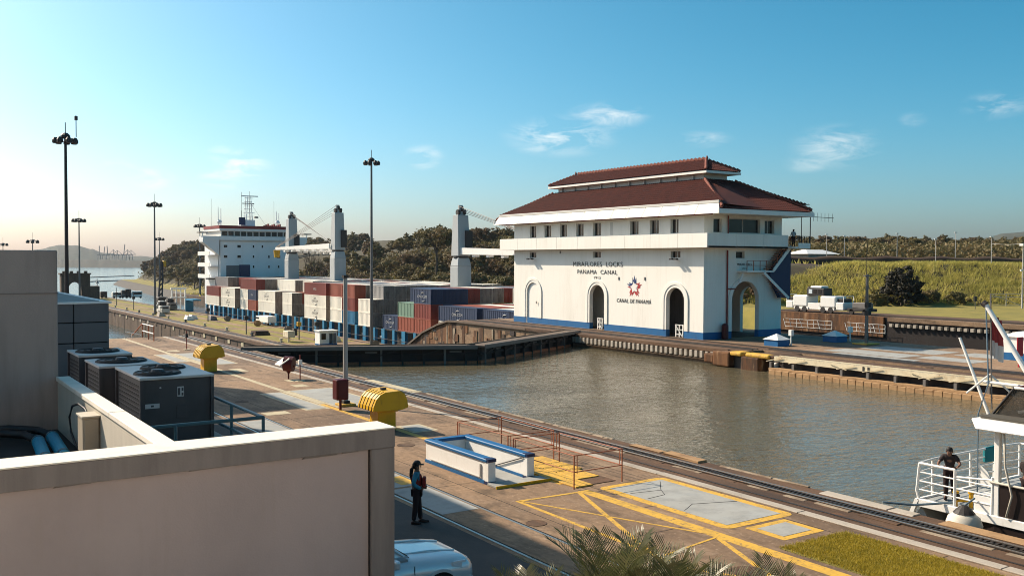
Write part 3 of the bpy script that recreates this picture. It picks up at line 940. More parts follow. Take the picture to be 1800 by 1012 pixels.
# lawn in front of the embankment, long grass on it
pts = np.c_[rng.uniform(118, 210, 26000), rng.uniform(40, 112, 26000)]
d_ = bank_d(pts[:, 0], pts[:, 1])
pts = pts[(d_ > 0.3) & (d_ < 21)]
pts = np.c_[pts, height(pts[:, 0], pts[:, 1]) - 0.05]
tag(blades('long_grass', pts, 0.75, 0.15, 'grass_slope', 0.9, per=8, spread=0.5), 'long pale green grass covering the embankment behind the far lock', 'grass')
# brown berm along the top of the embankment
pp = []
for k in range(60):
    t = -18 + k * 3.2
    c0 = Vector((141.8, 95.3, 0)) + Vector((0.485, 0.874, 0)) * 46 + Vector((0.874, -0.485, 0)) * t
    pp.append((c0.x, c0.y, 6.9))
struct(MB().path(pp, [1.5 + 0.25 * math.sin(k * 1.7) for k in range(60)], 8).build('earth_berm', 'soil_dark', smooth=True))

# ================================================================ CONTROL HOUSE
B0, B1, S0, S1 = 63.5, 74.2, 62.9, 94.4
ch = thing('control_house', 'white lock control house with red tiled roof and blue painted base', 'building', (69, 78, 0))
arches = [(65.4, 67.86, -0.1, 4.75, True), (77.32, 79.78, -0.1, 4.75, True)]
blind = (89.18, 91.64, -0.1, 4.75, True)
upper = [(c - w / 2, c + w / 2, 9.97, 11.35, False) for c, w in ((90.48, 1.3), (87.54, 1.3), (84.58, 1.3), (81.59, 1.3), (78.64, 1.35), (72.65, 1.3), (69.67, 1.3), (66.83, 1.1))]
small = [(c - 0.66, c + 0.66, 7.62, 8.28, False) for c in (90.46, 78.62, 66.65)]
fn = lambda u, z, sd: (B0 + 0.42 * sd, u, z)
fb = lambda u, z, sd: (B1 - 0.42 * sd, u, z)
fs_ = lambda u, z, sd: (u, S0 + 0.42 * sd, z)
fe = lambda u, z, sd: (u, S1 - 0.42 * sd, z)
mb = MB()
column_wall(mb, S0, S1, 0, 11.66, arches + [blind] + upper + small, fn)
mb.box(B0 + 0.12, B0 + 0.40, 89.0, 91.8, 0, 4.9)
mb.build('wall', 'white_wall', ch)
mb = MB()
column_wall(mb, S0, S1, 0, 11.66, arches + upper, fb)
mb.build('wall', 'white_wall', ch)
shw = [(64.71, 65.82, 10.0, 11.3, False), (66.78, 71.07, 10.0, 11.36, False), (71.71, 73.1, 10.0, 11.3, False), (67.75, 68.93, 7.58, 8.25, False)]
sarch = (67.2, 70.93, -0.1, 5.40, True)
mb = MB()
column_wall(mb, B0 + 0.425, B1 - 0.425, 0, 11.66, shw + [sarch], fs_)
mb.build('wall', 'white_wall', ch)
mb = MB()
column_wall(mb, B0 + 0.425, B1 - 0.425, 0, 11.66, [], fe)
mb.build('wall', 'white_wall', ch)
# blue plinth, proud of the walls
pl = MB()
pl2 = MB()
column_wall(pl, S0 - 0.03, S1 + 0.03, 0, 0.66, [a for a in arches] + [(91.55, 91.75, -0.1, 0.67, False)], lambda u, z, sd: (B0 - 0.03 + 0.028 * sd, u, z))
pl3 = MB()
for p_, a_, b_ in ((pl2, B0, sarch[0]), (pl3, sarch[1], B1)):
    p_.box(a_, b_, S0 - 0.03, S0 - 0.002, 0, 0.66)
for a in arches:
    for u in (a[0], a[1]):
        pl.box(B0 - 0.03, B0 + 0.42, u - 0.02, u + 0.02, 0, 0.66)
for p_, u in ((pl2, sarch[0]), (pl3, sarch[1])):
    p_.box(u - 0.02, u + 0.02, S0 - 0.03, S0 + 0.43, 0, 0.66)
pl.build('plinth', 'blue_paint', ch)
pl2.build('plinth', 'blue_paint', ch)
pl3.build('plinth', 'blue_paint', ch)
MB().box(B0 + 0.43, B1 - 0.43, S0 + 0.43, S1 - 0.43, 0.0, 0.05).build('floor', 'quay_track', ch)
MB().box(B0 + 0.43, B1 - 0.43, S0 + 0.43, S1 - 0.43, 6.2, 6.4).build('ceiling', 'white_paint', ch)
MB().box(B0 + 0.43, B1 - 0.43, S0 + 0.43, S1 - 0.43, 8.5, 8.65).build('upper_floor', 'concrete', ch)
MB().box(B0 + 0.43, B1 - 0.43, 72.0, 72.3, 0.05, 6.2).build('partition', 'white_paint', ch)
MB().box(B0 + 2.6, B0 + 2.9, 72.3, S1 - 0.5, 0.05, 6.2).build('partition', 'white_wall', ch)
MB().box(B0 + 3.2, B0 + 3.5, S0 + 5.6, 71.9, 0.05, 6.2).build('partition', 'stucco_dark', ch)
# arch mouldings
for cx in (66.63, 78.55, 90.41):
    m2 = MB()
    for (ri, ro, pr_) in ((1.24, 1.52, 0.05), (1.52, 1.77, 0.10)):
        zc = 4.75 - 1.225
        prev = None
        pts = [(0, 0.66)] + [(math.cos(R(a)), None) for a in range(0)]
        for k in range(25):
            t = PI * k / 24
            p = (cx + ri * math.cos(t), zc + ri * math.sin(t), cx + ro * math.cos(t), zc + ro * math.sin(t))
            if prev:
                m2.hexa([(B0 - pr_, prev[0], prev[1]), (B0 - pr_, prev[2], prev[3]), (B0 - 0.002, prev[2], prev[3]), (B0 - 0.002, prev[0], prev[1]),
                         (B0 - pr_, p[0], p[1]), (B0 - pr_, p[2], p[3]), (B0 - 0.002, p[2], p[3]), (B0 - 0.002, p[0], p[1])])
            prev = p
        for sg in (-1, 1):
            m2.box(B0 - pr_, B0 - 0.002, cx + sg * ri, cx + sg * ro, 0.67, zc)
    m2.build('arch_moulding', 'white_wall', ch)
m2 = MB()
prev = None
for k in range(25):
    t = PI * k / 24
    c_, zc = 69.065, 5.40 - 1.865
    p = (c_ + 1.88 * math.cos(t), zc + 1.88 * math.sin(t), c_ + 2.3 * math.cos(t), zc + 2.3 * math.sin(t))
    if prev:
        m2.hexa([(prev[0], S0 - 0.08, prev[1]), (prev[2], S0 - 0.08, prev[3]), (prev[2], S0 - 0.002, prev[3]), (prev[0], S0 - 0.002, prev[1]),
                 (p[0], S0 - 0.08, p[1]), (p[2], S0 - 0.08, p[3]), (p[2], S0 - 0.002, p[3]), (p[0], S0 - 0.002, p[1])])
    prev = p
for sg in (-1, 1):
    m2.box(69.065 + sg * 1.88, 69.065 + sg * 2.3, S0 - 0.08, S0 - 0.002, 0.67, 3.535)
m2.build('arch_moulding', 'white_wall', ch)


def window(parent, x_or_s, a, b, z0, z1, face, split=True):
    """face 'n' : wall at X = x_or_s, a..b along Y ; face 's' : wall at Y = x_or_s, a..b along X"""
    f = MB()
    p = MB()
    t = 0.05
    ins = 0.26

    def bx(m_, u0, u1, w0, w1, d0, d1):
        if face == 'n':
            m_.box(x_or_s + d0, x_or_s + d1, u0, u1, w0, w1)
        else:
            m_.box(u0, u1, x_or_s + d0, x_or_s + d1, w0, w1)
    bx(f, a, a + t, z0, z1, ins, ins + 0.08)
    bx(f, b - t, b, z0, z1, ins, ins + 0.08)
    bx(f, a + t, b - t, z0, z0 + t, ins, ins + 0.08)
    bx(f, a + t, b - t, z1 - t, z1, ins, ins + 0.08)
    if split:
        mid = (a + b) / 2
        bx(f, mid - 0.035, mid + 0.035, z0 + t, z1 - t, ins, ins + 0.08)
    w = f.build('window', 'win_frame', parent)
    bx(p, a + t, b - t, z0 + t, z1 - t, ins + 0.03, ins + 0.045)
    p.build('pane', 'glass_dark', w)
    return w


for (a, b, z0, z1, _) in upper:
    window(ch, B0, a, b, z0, z1, 'n')
for (a, b, z0, z1, _) in small:
    window(ch, B0, a, b, z0, z1, 'n')
MB().box(B0 - 0.01, B0 + 0.03, 75.97, 76.44, 10.0, 11.32).build('blind_panel', 'win_frame', ch)
for (a, b, z0, z1, _) in shw:
    window(ch, S0, a, b, z0, z1, 's', split=(b - a) > 1.2)
# balcony: floor and solid parapet in cast lengths
MB().box(62.42, B0 - 0.002, 61.4, 95.9, 8.55, 8.72).build('balcony_floor', 'white_wall', ch)
MB().box(B0, 75.0, 61.4, S0 - 0.002, 8.55, 8.72).build('balcony_floor', 'white_wall', ch)
MB().box(B0, B1, S1 + 0.002, 95.9, 8.55, 8.72).build('balcony_floor', 'white_wall', ch)
n_ = 9
for i in range(n_):
    y0 = 61.4 + (95.9 - 61.4) * i / n_
    y1 = 61.4 + (95.9 - 61.4) * (i + 1) / n_ - 0.02
    MB().box(62.40, 62.55, y0, y1, 8.55, 9.86 + random.uniform(-0.01, 0.01)).build('balcony_parapet', 'white_wall', ch, bevel=0.01)
for (x0, x1) in ((62.56, 66.2), (66.22, 69.9), (69.92, 73.4)):
    MB().box(x0, x1, 61.4, 61.55, 8.55, 9.86).build('balcony_parapet', 'white_wall', ch, bevel=0.01)
MB().box(62.56, B1, 95.75, 95.9, 8.55, 9.86).build('balcony_parapet', 'white_wall', ch, bevel=0.01)

# eaves
EX0, EX1, EY0, EY1 = 62.3, 75.4, 59.9, 97.2
MB().box(EX0 + 0.1, EX1 - 0.1, EY0 + 0.1, EY1 - 0.1, 11.67, 11.80).build('soffit', 'white_wall', ch)
n_ = 15
for side in (0, 1):
    for i in range(n_):
        y0 = 60.6 + (96.8 - 60.6) * i / n_
        y1 = 60.6 + (96.8 - 60.6) * (i + 1) / n_ - 0.075
        xb, xt = (EX0, 62.95) if side == 0 else (EX1, EX1 - 0.65)
        sg = 1 if side == 0 else -1
        ya = y0 - (0.7 if i == 0 else 0)
        yb = y1 + (0.42 if i == n_ - 1 else 0)
        MB().hexa([(xb, ya, 11.62), (xb + sg * 0.12, ya, 11.62), (xb + sg * 0.12, yb, 11.62), (xb, yb, 11.62),
                   (xt, y0, 12.74), (xt + sg * 0.12, y0, 12.74), (xt + sg * 0.12, y1, 12.74), (xt, y1, 12.74)]).build('eave_panel', 'white_wall', ch)
for (y0, y1) in ((EY0, EY0 + 0.16), (EY1 - 0.16, EY1)):
    MB().box(EX0 + 0.02, EX1 - 0.02, y0, y1, 11.60, 12.04).build('eave_fascia', 'white_paint', ch, bevel=0.02)
MB().hexa([(62.55, 60.3, 11.7), (62.75, 60.3, 11.7), (62.75, 96.9, 11.7), (62.55, 96.9, 11.7), (63.08, 60.7, 12.70), (63.2, 60.7, 12.70), (63.2, 96.5, 12.70), (63.08, 96.5, 12.70)]).build('eave_backing', 'mast_grey', ch)
MB().box(62.80, 63.0, 60.4, 96.8, 12.56, 12.82).build('gutter', 'win_frame', ch, bevel=0.03)  # gutter strip; its shadow on the eave is put into the grey colour
# a thin gutter and brackets under the eave
MB().tube((62.62, 61, 11.58), (62.62, 96.4, 11.58), 0.06, n=6).build('gutter_pipe', 'pipe_red', ch)

# tiled roofs: every plane is laid in ribs of overlapping tiles
roof = MB().hexa([(62.9, 60.0, 12.02), (74.8, 60.0, 12.02), (74.8, 97.1, 12.02), (62.9, 97.1, 12.02), (67.0, 66.4, 15.30), (70.7, 66.4, 15.30), (70.7, 90.9, 15.30), (67.0, 90.9, 15.30)])
roof = roof.build('roof', 'roof_tile', ch)


def tiles(name, e0, e1, t0, t1, pitch, parent, row=0.42, hgt=0.075):
    e0, e1, t0, t1 = (Vector(p) for p in (e0, e1, t0, t1))
    L = (e1 - e0).length
    du = (e1 - e0).normalized()
    base = (t0 - e0)
    off0 = base.dot(du)
    up_ = base - du * off0
    H_ = up_.length
    uv = up_.normalized()
    off1 = (t1 - e1).dot(du)
    nrm = du.cross(uv)
    if nrm.z < 0:
        nrm = -nrm
    m2 = MB()
    n = int(L / pitch)
    for i in range(n):
        u = (i + 0.5) * pitch
        lim = 1.0
        if off0 > 0 and u < off0:
            lim = min(lim, u / off0)
        if off1 < 0 and L - u < -off1:
            lim = min(lim, (L - u) / -off1)
        top = lim * H_
        v = 0.0
        w = pitch * 0.5
        while v < top - 0.05:
            v1 = min(top, v + row)
            a = e0 + du * (u - w) + uv * v + nrm * 0.035
            b = e0 + du * u + uv * v + nrm * (hgt + 0.035)
            c = e0 + du * (u + w) + uv * v + nrm * 0.035
            d = e0 + du * (u - w) + uv * v1 + nrm * 0.012
            f = e0 + du * u + uv * v1 + nrm * (hgt + 0.01)
            g = e0 + du * (u + w) + uv * v1 + nrm * 0.012
            m2.add([a, b, c, d, f, g], [(0, 1, 4, 3), (1, 2, 5, 4), (0, 2, 1)])
            v = v1
    return m2.build(name, 'roof_tile', parent, kind='stuff')


def caps(p, q, parent, r=0.14, step=0.42, proud=0.09):
    p, q = Vector(p), Vector(q)
    n = int((q - p).length / step)
    d = (q - p).normalized()
    m2 = MB()
    for i in range(n):
        a = p + d * (i * step)
        m2.tube(a + Vector((0, 0, 0.02)), a + d * step * 0.98 + Vector((0, 0, proud)), r * 0.85, r * 1.15, n=7)
    return m2.build('ridge_cap', 'roof_cap', parent, kind='stuff')


tiles('tile_field', (62.93, 60.0, 12.75), (62.93, 97.1, 12.75), (67.0, 66.4, 15.32), (67.0, 90.9, 15.32), 0.30, roof)
tiles('tile_field', (62.5, 59.85, 12.06), (75.2, 59.85, 12.06), (67.0, 66.4, 15.32), (70.7, 66.4, 15.32), 0.30, roof)
tiles('tile_field', (62.5, 97.25, 12.06), (75.2, 97.25, 12.06), (67.0, 90.9, 15.32), (70.7, 90.9, 15.32), 0.30, roof)
tiles('tile_field', (74.8, 60.0, 12.75), (74.8, 97.1, 12.75), (70.7, 66.4, 15.32), (70.7, 90.9, 15.32), 0.30, roof)
MB().hexa([(62.95, 60.1, 12.5), (74.75, 60.1, 12.0), (74.75, 97.0, 12.0), (62.95, 97.0, 12.5), (67.0, 66.4, 15.31), (70.7, 66.4, 15.31), (70.7, 90.9, 15.31), (67.0, 90.9, 15.31)]).build('roof_deck', 'roof_tile', roof)
for (a, b) in (((62.7, 59.9, 12.25), (67.0, 66.4, 15.38)), ((75.0, 59.9, 12.25), (70.7, 66.4, 15.38)), ((62.7, 97.2, 12.25), (67.0, 90.9, 15.38)), ((75.0, 97.2, 12.25), (70.7, 90.9, 15.38))):
    caps(a, b, roof)
MB().box(67.25, 70.45, 66.7, 90.6, 15.1, 15.98).build('clerestory', 'win_frame', ch)
for i in range(10):
    y = 68 + i * 2.4
    MB().box(67.05, 67.24, y, y + 0.16, 15.3, 15.85).build('clerestory_post', 'win_frame', ch)
uroof = MB().box(66.45, 71.25, 65.6, 91.6, 15.86, 16.10).build('upper_roof', 'white_wall', ch)
MB().hexa([(66.5, 65.7, 16.11), (71.2, 65.7, 16.11), (71.2, 91.5, 16.11), (66.5, 91.5, 16.11), (68.75, 68.0, 17.36), (68.95, 68.0, 17.36), (68.95, 89.2, 17.36), (68.75, 89.2, 17.36)]).build('roof_deck', 'roof_tile', uroof)
tiles('tile_field', (66.4, 65.6, 16.13), (66.4, 91.6, 16.13), (68.8, 68.0, 17.42), (68.8, 89.2, 17.42), 0.30, uroof)
tiles('tile_field', (66.4, 65.6, 16.13), (71.3, 65.6, 16.13), (68.8, 68.0, 17.42), (68.9, 68.0, 17.42), 0.30, uroof)
tiles('tile_field', (66.4, 91.6, 16.13), (71.3, 91.6, 16.13), (68.8, 89.2, 17.42), (68.9, 89.2, 17.42), 0.30, uroof)
caps((68.85, 67.9, 17.40), (68.85, 89.3, 17.40), uroof, r=0.17, step=0.55, proud=0.20)
for (a, b) in (((66.45, 65.65, 16.2), (68.85, 68.0, 17.42)), ((71.25, 65.65, 16.2), (68.85, 68.0, 17.42)), ((66.45, 91.55, 16.2), (68.85, 89.2, 17.42))):
    caps(a, b, uroof)
for y in (67.9, 89.3):
    MB().lathe([(0.06, 0), (0.16, 0.1), (0.1, 0.25), (0.03, 0.42)], (68.85, y, 17.45), 8).build('finial', 'roof_cap', uroof)


# lettering
def fit_text(body, size, mat, c, width, cap, xdir=(0, -1, 0), parent=ch, **k):
    o = text(body, size, mat, parent, c, xdir, (0, 0, 1), **k)
    bpy.context.view_layer.update()
    w = o.dimensions.x
    sc = width / max(w, 1e-3)
    m_ = o.matrix_basis.copy()
    x = Vector(xdir).normalized()
    m_.col[0] = (*(x * sc), 0)
    m_.col[1] = (0, 0, cap / (0.70 * size), 0)
    o.matrix_basis = m_
    return o


fit_text('MIRAFLORES  LOCKS', 0.7, 'letter', (B0 - 0.03, 78.57, 6.93), 8.3, 0.50)
fit_text('PANAMA  CANAL', 0.7, 'letter', (B0 - 0.03, 78.62, 6.10), 6.7, 0.46)
fit_text('1913', 0.4, 'letter', (B0 - 0.03, 78.56, 5.50), 1.05, 0.28)
fit_text('CANAL DE PANAM\u00c1', 0.5, 'letter', (B0 - 0.03, 72.7, 3.22), 5.2, 0.40, shear=0.15)
fit_text('MIRAFLORES', 0.3, 'letter', (68.9, S0 - 0.03, 7.0), 2.0, 0.22, xdir=(1, 0, 0))
fit_text('1913', 0.2, 'letter', (68.9, S0 - 0.03, 6.6), 0.5, 0.16, xdir=(1, 0, 0))
# star emblem: faceted spikes, blue above and red below
logo = MB().lathe([(0.02, 0), (0.02, 0.01)], (B0 - 0.02, 72.57, 4.62), 6).build('emblem', 'letter', ch)


def lp(a, r, d=0.02):
    return (B0 - d, 72.57 - 1.22 * r * math.cos(R(a)), 4.62 + 1.12 * r * math.sin(R(a)))


for k in range(5):
    a = 90 + 72 * k
    mat = 'logo_blue' if k in (0, 1) else 'logo_red'
    R_ = 1.12 if k == 0 else 1.0
    for (da, rr, rin, d, m_) in ((0, R_, 0.42, 0.02, mat), (15, R_ * 0.86, 0.40, 0.012, mat if k != 1 else 'logo_red'), (-15, R_ * 0.84, 0.40, 0.012, 'logo_red' if k in (2, 3, 4) else 'logo_blue')):
        o = MB().quad(lp(a + da - 26, rin, d), lp(a + da, rr, d), lp(a + da + 4, rr * 0.62, d), lp(a + da - 12, rin * 0.9, d)).build('star_facet', m_, logo)
        o = MB().quad(lp(a + da + 26, rin, d), lp(a + da, rr, d), lp(a + da + 6, rr * 0.66, d), lp(a + da + 12, rin * 0.9, d)).build('star_facet', m_, logo)
MB().quad(*[lp(90 + 36 * k + 8, 0.55 if k % 2 == 0 else 0.26, 0.028) for k in range(10)]).build('star_facet', 'white_paint', logo)

# cameras and lamps under the small windows
for s_ in (90.3, 66.3):
    m2 = MB()
    m2.beam((B0, s_, 7.5), (B0 - 0.55, s_ + 0.1, 7.5), 0.06)
    m2.box(B0 - 0.72, B0 - 0.42, s_ - 0.45, s_ - 0.1, 7.42, 7.58)
    m2.box(B0 - 0.72, B0 - 0.42, s_ + 0.15, s_ + 0.5, 7.42, 7.58)
    m2.build('floodlight', 'dark_steel', ch)
for (s_, z) in ((85.0, 8.1), (89.6, 2.3), (70.9, 5.4), (74.9, 5.35)):
    MB().box(B0 - 0.06, B0, s_, s_ + 0.18, z, z + 0.3).build('fixture', 'mast_grey', ch)
# white barrier gates in the doorways
for (s0, s1) in ((77.75, 78.5), (65.65, 66.6)):
    m2 = MB()
    for s_ in (s0, (s0 + s1) / 2, s1):
        m2.box(B0 + 0.05, B0 + 0.12, s_ - 0.05, s_ + 0.05, 0.05, 1.25)
    for z in (0.3, 0.75, 1.2):
        m2.box(B0 + 0.06, B0 + 0.11, s0, s1, z - 0.04, z + 0.04)
    m2.beam((B0 + 0.02, s0, 0.1), (B0 + 0.02, s1, 1.2), 0.05)
    m2.build('door_barrier', 'white_paint', ch)
# stair at the end wall
st = MB().box(67.9, 71.6, 61.6, S0 - 0.004, 6.28, 6.42).build('stair_landing', 'white_paint', ch)
for i in range(11):
    x = 71.6 + 2.4 * i / 11
    z = 6.42 + 2.3 * (i + 1) / 11
    MB().box(x, x + 0.25, 61.7, S0 - 0.01, z - 0.06, z).build('tread', 'orange_rust', st)
for i in range(12):
    x = 69.9 + 3.3 * i / 12
    z = 6.2 - 2.4 * (i + 1) / 12
    MB().box(x, x + 0.27, 61.2, 61.62, z - 0.05, z).build('tread', 'orange_rust', st)
for y in (61.62,):
    MB().beam((71.55, y, 6.42), (74.1, y, 8.80), 0.10, 0.30).build('stringer', 'white_paint', st)
MB().beam((69.8, 61.2, 6.2), (73.3, 61.2, 3.75), 0.08, 0.26).build('stringer', 'white_paint', st)
MB().beam((67.6, 62.3, 5.3), (68.2, 62.3, 6.28), 0.12, 0.2).build('bracket', 'white_paint', st)
for (a, b) in (((67.9, 6.42), (71.5, 6.42)), ((71.5, 6.42), (74.0, 8.72))):
    for dz in (0.5, 0.95):
        MB().beam((a[0], 61.64, a[1] + dz), (b[0], 61.64, b[1] + dz), 0.045).build('handrail', 'orange_rust', st)
    for k in range(5):
        t = k / 4
        x, z = a[0] + (b[0] - a[0]) * t, a[1] + (b[1] - a[1]) * t
        MB().beam((x, 61.64, z), (x, 61.64, z + 0.95), 0.05).build('baluster', 'orange_rust', st)
MB().prism([(71.7, 6.1), (74.0, 8.50), (74.75, 8.50), (74.75, 3.75), (73.3, 3.75)], 'y', 62.2, 62.6).build('stair_screen', 'navy_paint', ch)
# lookout at the corner with railing
MB().box(73.5, 75.6, 60.6, 62.6, 8.56, 8.74).build('lookout_floor', 'white_paint', ch)
MB().box(73.9, 75.6, 60.55, 60.65, 8.56, 9.1).build('lookout_parapet', 'white_paint', ch)
for k in range(6):
    x = 73.7 + k * 0.36
    MB().beam((x, 60.6, 9.1), (x, 60.6, 9.75), 0.05).build('baluster', 'dark_steel', ch)
MB().beam((73.6, 60.6, 9.75), (75.6, 60.6, 9.75), 0.06).build('handrail', 'dark_steel', ch)
# red downpipe, hydrant cabinet
MB().path([(66.5, S0 - 0.12, 0.0), (66.5, S0 - 0.12, 8.35)], 0.075, 8).build('downpipe', 'pipe_red', ch)
MB().path([(66.5, S0 - 0.12, 4.7), (67.6, S0 - 0.12, 4.7)], 0.06, 8).build('downpipe', 'pipe_red', ch)
MB().path([(66.55, S0 - 0.12, 9.9), (66.55, S0 - 0.12, 11.6)], 0.06, 8).build('downpipe', 'pipe_red', ch)
MB().lathe([(0.30, 0), (0.33, 0.05), (0.33, 1.25), (0.24, 1.42), (0.05, 1.5)], (65.9, S0 - 0.45, 0.0), 12).build('hydrant_cabinet', 'maroon', ch)
# aerial
an = thing('aerial', 'thin comb-shaped aerial beside the control house eave', 'aerial', (76.2, 60.9, 8.7))
MB().tube((76.0, 60.9, 8.6), (76.0, 60.9, 12.0), 0.05, n=6).build('mast', 'mast_dark', an)
MB().tube((75.9, 60.9, 11.7), (78.4, 60.0, 11.6), 0.03, n=6).build('boom', 'mast_dark', an)
for k in range(6):
    t = 0.15 + k * 0.16
    p = Vector((75.9 + 2.5 * t, 60.9 - 0.9 * t, 11.7 - 0.1 * t))
    MB().tube(p + Vector((0, 0, -0.42)), p + Vector((0, 0, 0.42)), 0.018, n=5).build('element', 'mast_dark', an)
MB().path([(76.0, 60.9, 8.6), (75.4, 61.0, 8.6)], 0.06, 6).build('bracket', 'mast_dark', an)
wa = MB().tube((74.5, 60.75, 8.7), (74.5, 60.75, 12.0), 0.05, 0.03, n=6).build('whip_aerial', 'mast_dark')
tag(wa, 'thin upright rod on the control house lookout', 'aerial')

# ================================================================ LOCK GATES
def gate_leaf(P, Q, ztop, label, up_sign):
    P, Q = Vector((*P, 0)), Vector((*Q, 0))
    L = (Q - P).length
    u = (Q - P).normalized()
    v = Vector((-u.y, u.x, 0))
    if v.y > 0:
        v = -v                      # towards the high water (towards us)
    g = thing('lock_gate', label, 'lock gate', P, 0, 'leaves of the closed lock gate')
    pt = lambda a, b, z: P + u * a + v * b + Vector((0, 0, z))

    def bx(a0, a1, b0, b1, z0, z1, name, mat, parent=g, bevel=0):
        return MB().hexa([pt(a0, b0, z0), pt(a1, b0, z0), pt(a1, b1, z0), pt(a0, b1, z0), pt(a0, b0, z1), pt(a1, b0, z1), pt(a1, b1, z1), pt(a0, b1, z1)]).build(name, mat, parent, bevel=bevel)
    bx(0.0, L, -1.1, 0.75, ztop - 0.16, ztop, 'walkway', 'gate_deck')
    bx(0.0, L, 0.70, 0.82, ztop - 0.22, ztop + 0.10, 'kerb', 'mast_grey')
    bx(0.0, L, -1.16, -1.05, ztop - 0.22, ztop + 0.08, 'kerb', 'gate_deck')
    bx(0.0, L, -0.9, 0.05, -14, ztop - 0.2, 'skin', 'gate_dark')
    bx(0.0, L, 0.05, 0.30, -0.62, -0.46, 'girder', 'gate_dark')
    bx(0.0, L, 0.05, 0.34, -1.32, -1.10, 'girder', 'orange_rust')
    k = 0.6
    i = 0
    while k < L - 0.3:
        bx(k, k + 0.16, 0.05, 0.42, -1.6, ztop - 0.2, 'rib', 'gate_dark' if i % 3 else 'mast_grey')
        if i % 2 == 0 and k + 1.8 < L:
            MB().beam(pt(k, 0.50, -0.55), pt(k + 1.7, 0.62, ztop - 0.2), 0.09).build('strut', 'dark_steel', g)
        if i % 4 == 1 and k + 1.4 < L:
            bx(k + 0.5, k + 1.5, 0.06, 0.12, -0.40, -0.26, 'window_slot', 'mast_grey')
        k += 1.75
        i += 1
    return g


gate_leaf((24.3, 75.6), (41.62, 67.5), 0.16, 'dark closed lock gate leaf nearest the quay with the yellow vents', 1)
gate_leaf((41.72, 67.5), (58.9, 76.6), 0.16, 'dark closed lock gate leaf that runs to the control house', 1)

# open leaf lying in the recess of the centre wall
og = thing('open_lock_gate', 'open lock gate leaf with cream girder folded against the centre wall', 'lock gate', (58, 40, -0.2))
MB().box(57.2, 59.6, 29.5, 49.0, -0.10, 0.02).build('walkway', 'quay_track', og)
MB().box(57.10, 57.35, 29.5, 49.0, -0.36, 0.03).build('girder', 'cream_steel', og)
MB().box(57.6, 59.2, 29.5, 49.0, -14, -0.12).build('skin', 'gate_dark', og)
for i in range(9):
    y = 31 + i * 2.15
    MB().beam((57.0, y, -0.02), (57.02, y + (1.5 if i % 3 else -1.5), -0.40), 0.05).build('strut', 'cream_steel', og)
    MB().box(56.9, 57.22, y + 0.9, y + 1.1, -1.0, -0.42).build('post', 'mast_grey', og)
for y in (40.6, 41.0):
    MB().box(57.06, 57.09, y, y + 0.12, -0.40, -0.02).build('marking', 'letter', og)
MB().box(56.7, 57.3, 29.5, 49.2, -0.98, -0.84).build('fender_rail', 'fender_wood', og)
for i in range(30):
    y = 29.6 + i * 0.65
    MB().box(56.55, 57.0, y, y + 0.62, -1.36, -0.99 + random.uniform(-0.015, 0.015)).build('fender_block', 'fender_wood', og, bevel=0.025)
MB().beam((57.15, 29.5, 0.10), (57.15, 48.5, 0.10), 0.07).build('handrail', 'cream_steel', og)

# ================================================================ NEAR QUAY OBJECTS
def vent(loc, label):
    t = thing('quay_vent', label, 'vent', loc, 0, 'yellow mushroom vents on the quay')
    x, y, z = loc
    prof = [(-0.82, 0.92), (-0.80, 1.10), (-0.66, 1.42), (-0.48, 1.60), (-0.25, 1.70), (0.45, 1.72), (0.66, 1.60), (0.80, 1.30), (0.84, 0.98), (0.55, 0.90), (-0.5, 0.90)]
    MB().box(x - 0.42, x + 0.42, y - 0.42, y + 0.42, 0, 0.95).build('stem', 'yellow_vent', t, bevel=0.02)
    MB().box(x - 0.50, x + 0.50, y - 0.50, y + 0.50, 0.80, 0.92).build('collar', 'yellow_vent', t, bevel=0.02)
    h = MB().prism([(x + a, z + b) for a, b in prof], 'y', y - 0.78, y + 0.78).build('hood', 'yellow_vent', t, bevel=0.02)
    for k in range(5):
        yy = y - 0.60 + k * 0.30
        m2 = MB()
        for (p, q) in zip(prof[:4], prof[1:5]):
            m2.beam((x + p[0] - 0.004, yy, z + p[1]), (x + q[0] - 0.004, yy, z + q[1] + 0.004), 0.035, 0.02, (0, 1, 0))
        m2.build('slot', 'vent_slot', h)
    MB().box(x - 0.12, x + 0.12, y - 0.1, y + 0.02, 1.72, 1.80).build('handle', 'dark_steel', t)
    return t


vent((18.0, 36.9, 0), 'yellow mushroom vent on the quay behind the parapet corner')
vent((17.85, 62.4, 0), 'yellow mushroom vent farther off, above the large cooling unit')

# stairwell surround
sw = thing('stairwell_surround', 'white stairwell surround with blue cap and base on the quay', 'stairwell', (17.3, 28, 0))
for (x0, x1, y0, y1) in ((16.38, 16.62, 25.9, 30.05), (17.92, 18.16, 25.9, 30.05), (16.62, 17.92, 29.81, 30.05)):
    MB().box(x0, x1, y0, y1, 0.10, 0.72).build('wall', 'white_clean', sw, bevel=0.01)
    MB().box(x0 - 0.05, x1 + 0.05 if x1 < 17.5 or x0 > 17.9 else x1, y0 - 0.04, y1 + 0.03, 0.72, 0.83).build('cap', 'blue_paint', sw, bevel=0.02)
    MB().box(x0 - 0.03, x1 + 0.03 if x1 < 17.5 or x0 > 17.9 else x1, y0 - 0.02, y1 + 0.02, 0.0, 0.10).build('base', 'blue_paint', sw)
MB().box(16.33, 16.36, 26.3, 29.7, 0.17, 0.19).build('moulding', 'win_frame', sw)
MB().box(16.33, 16.375, 26.25, 26.32, 0.19, 0.62).build('moulding', 'win_frame', sw)
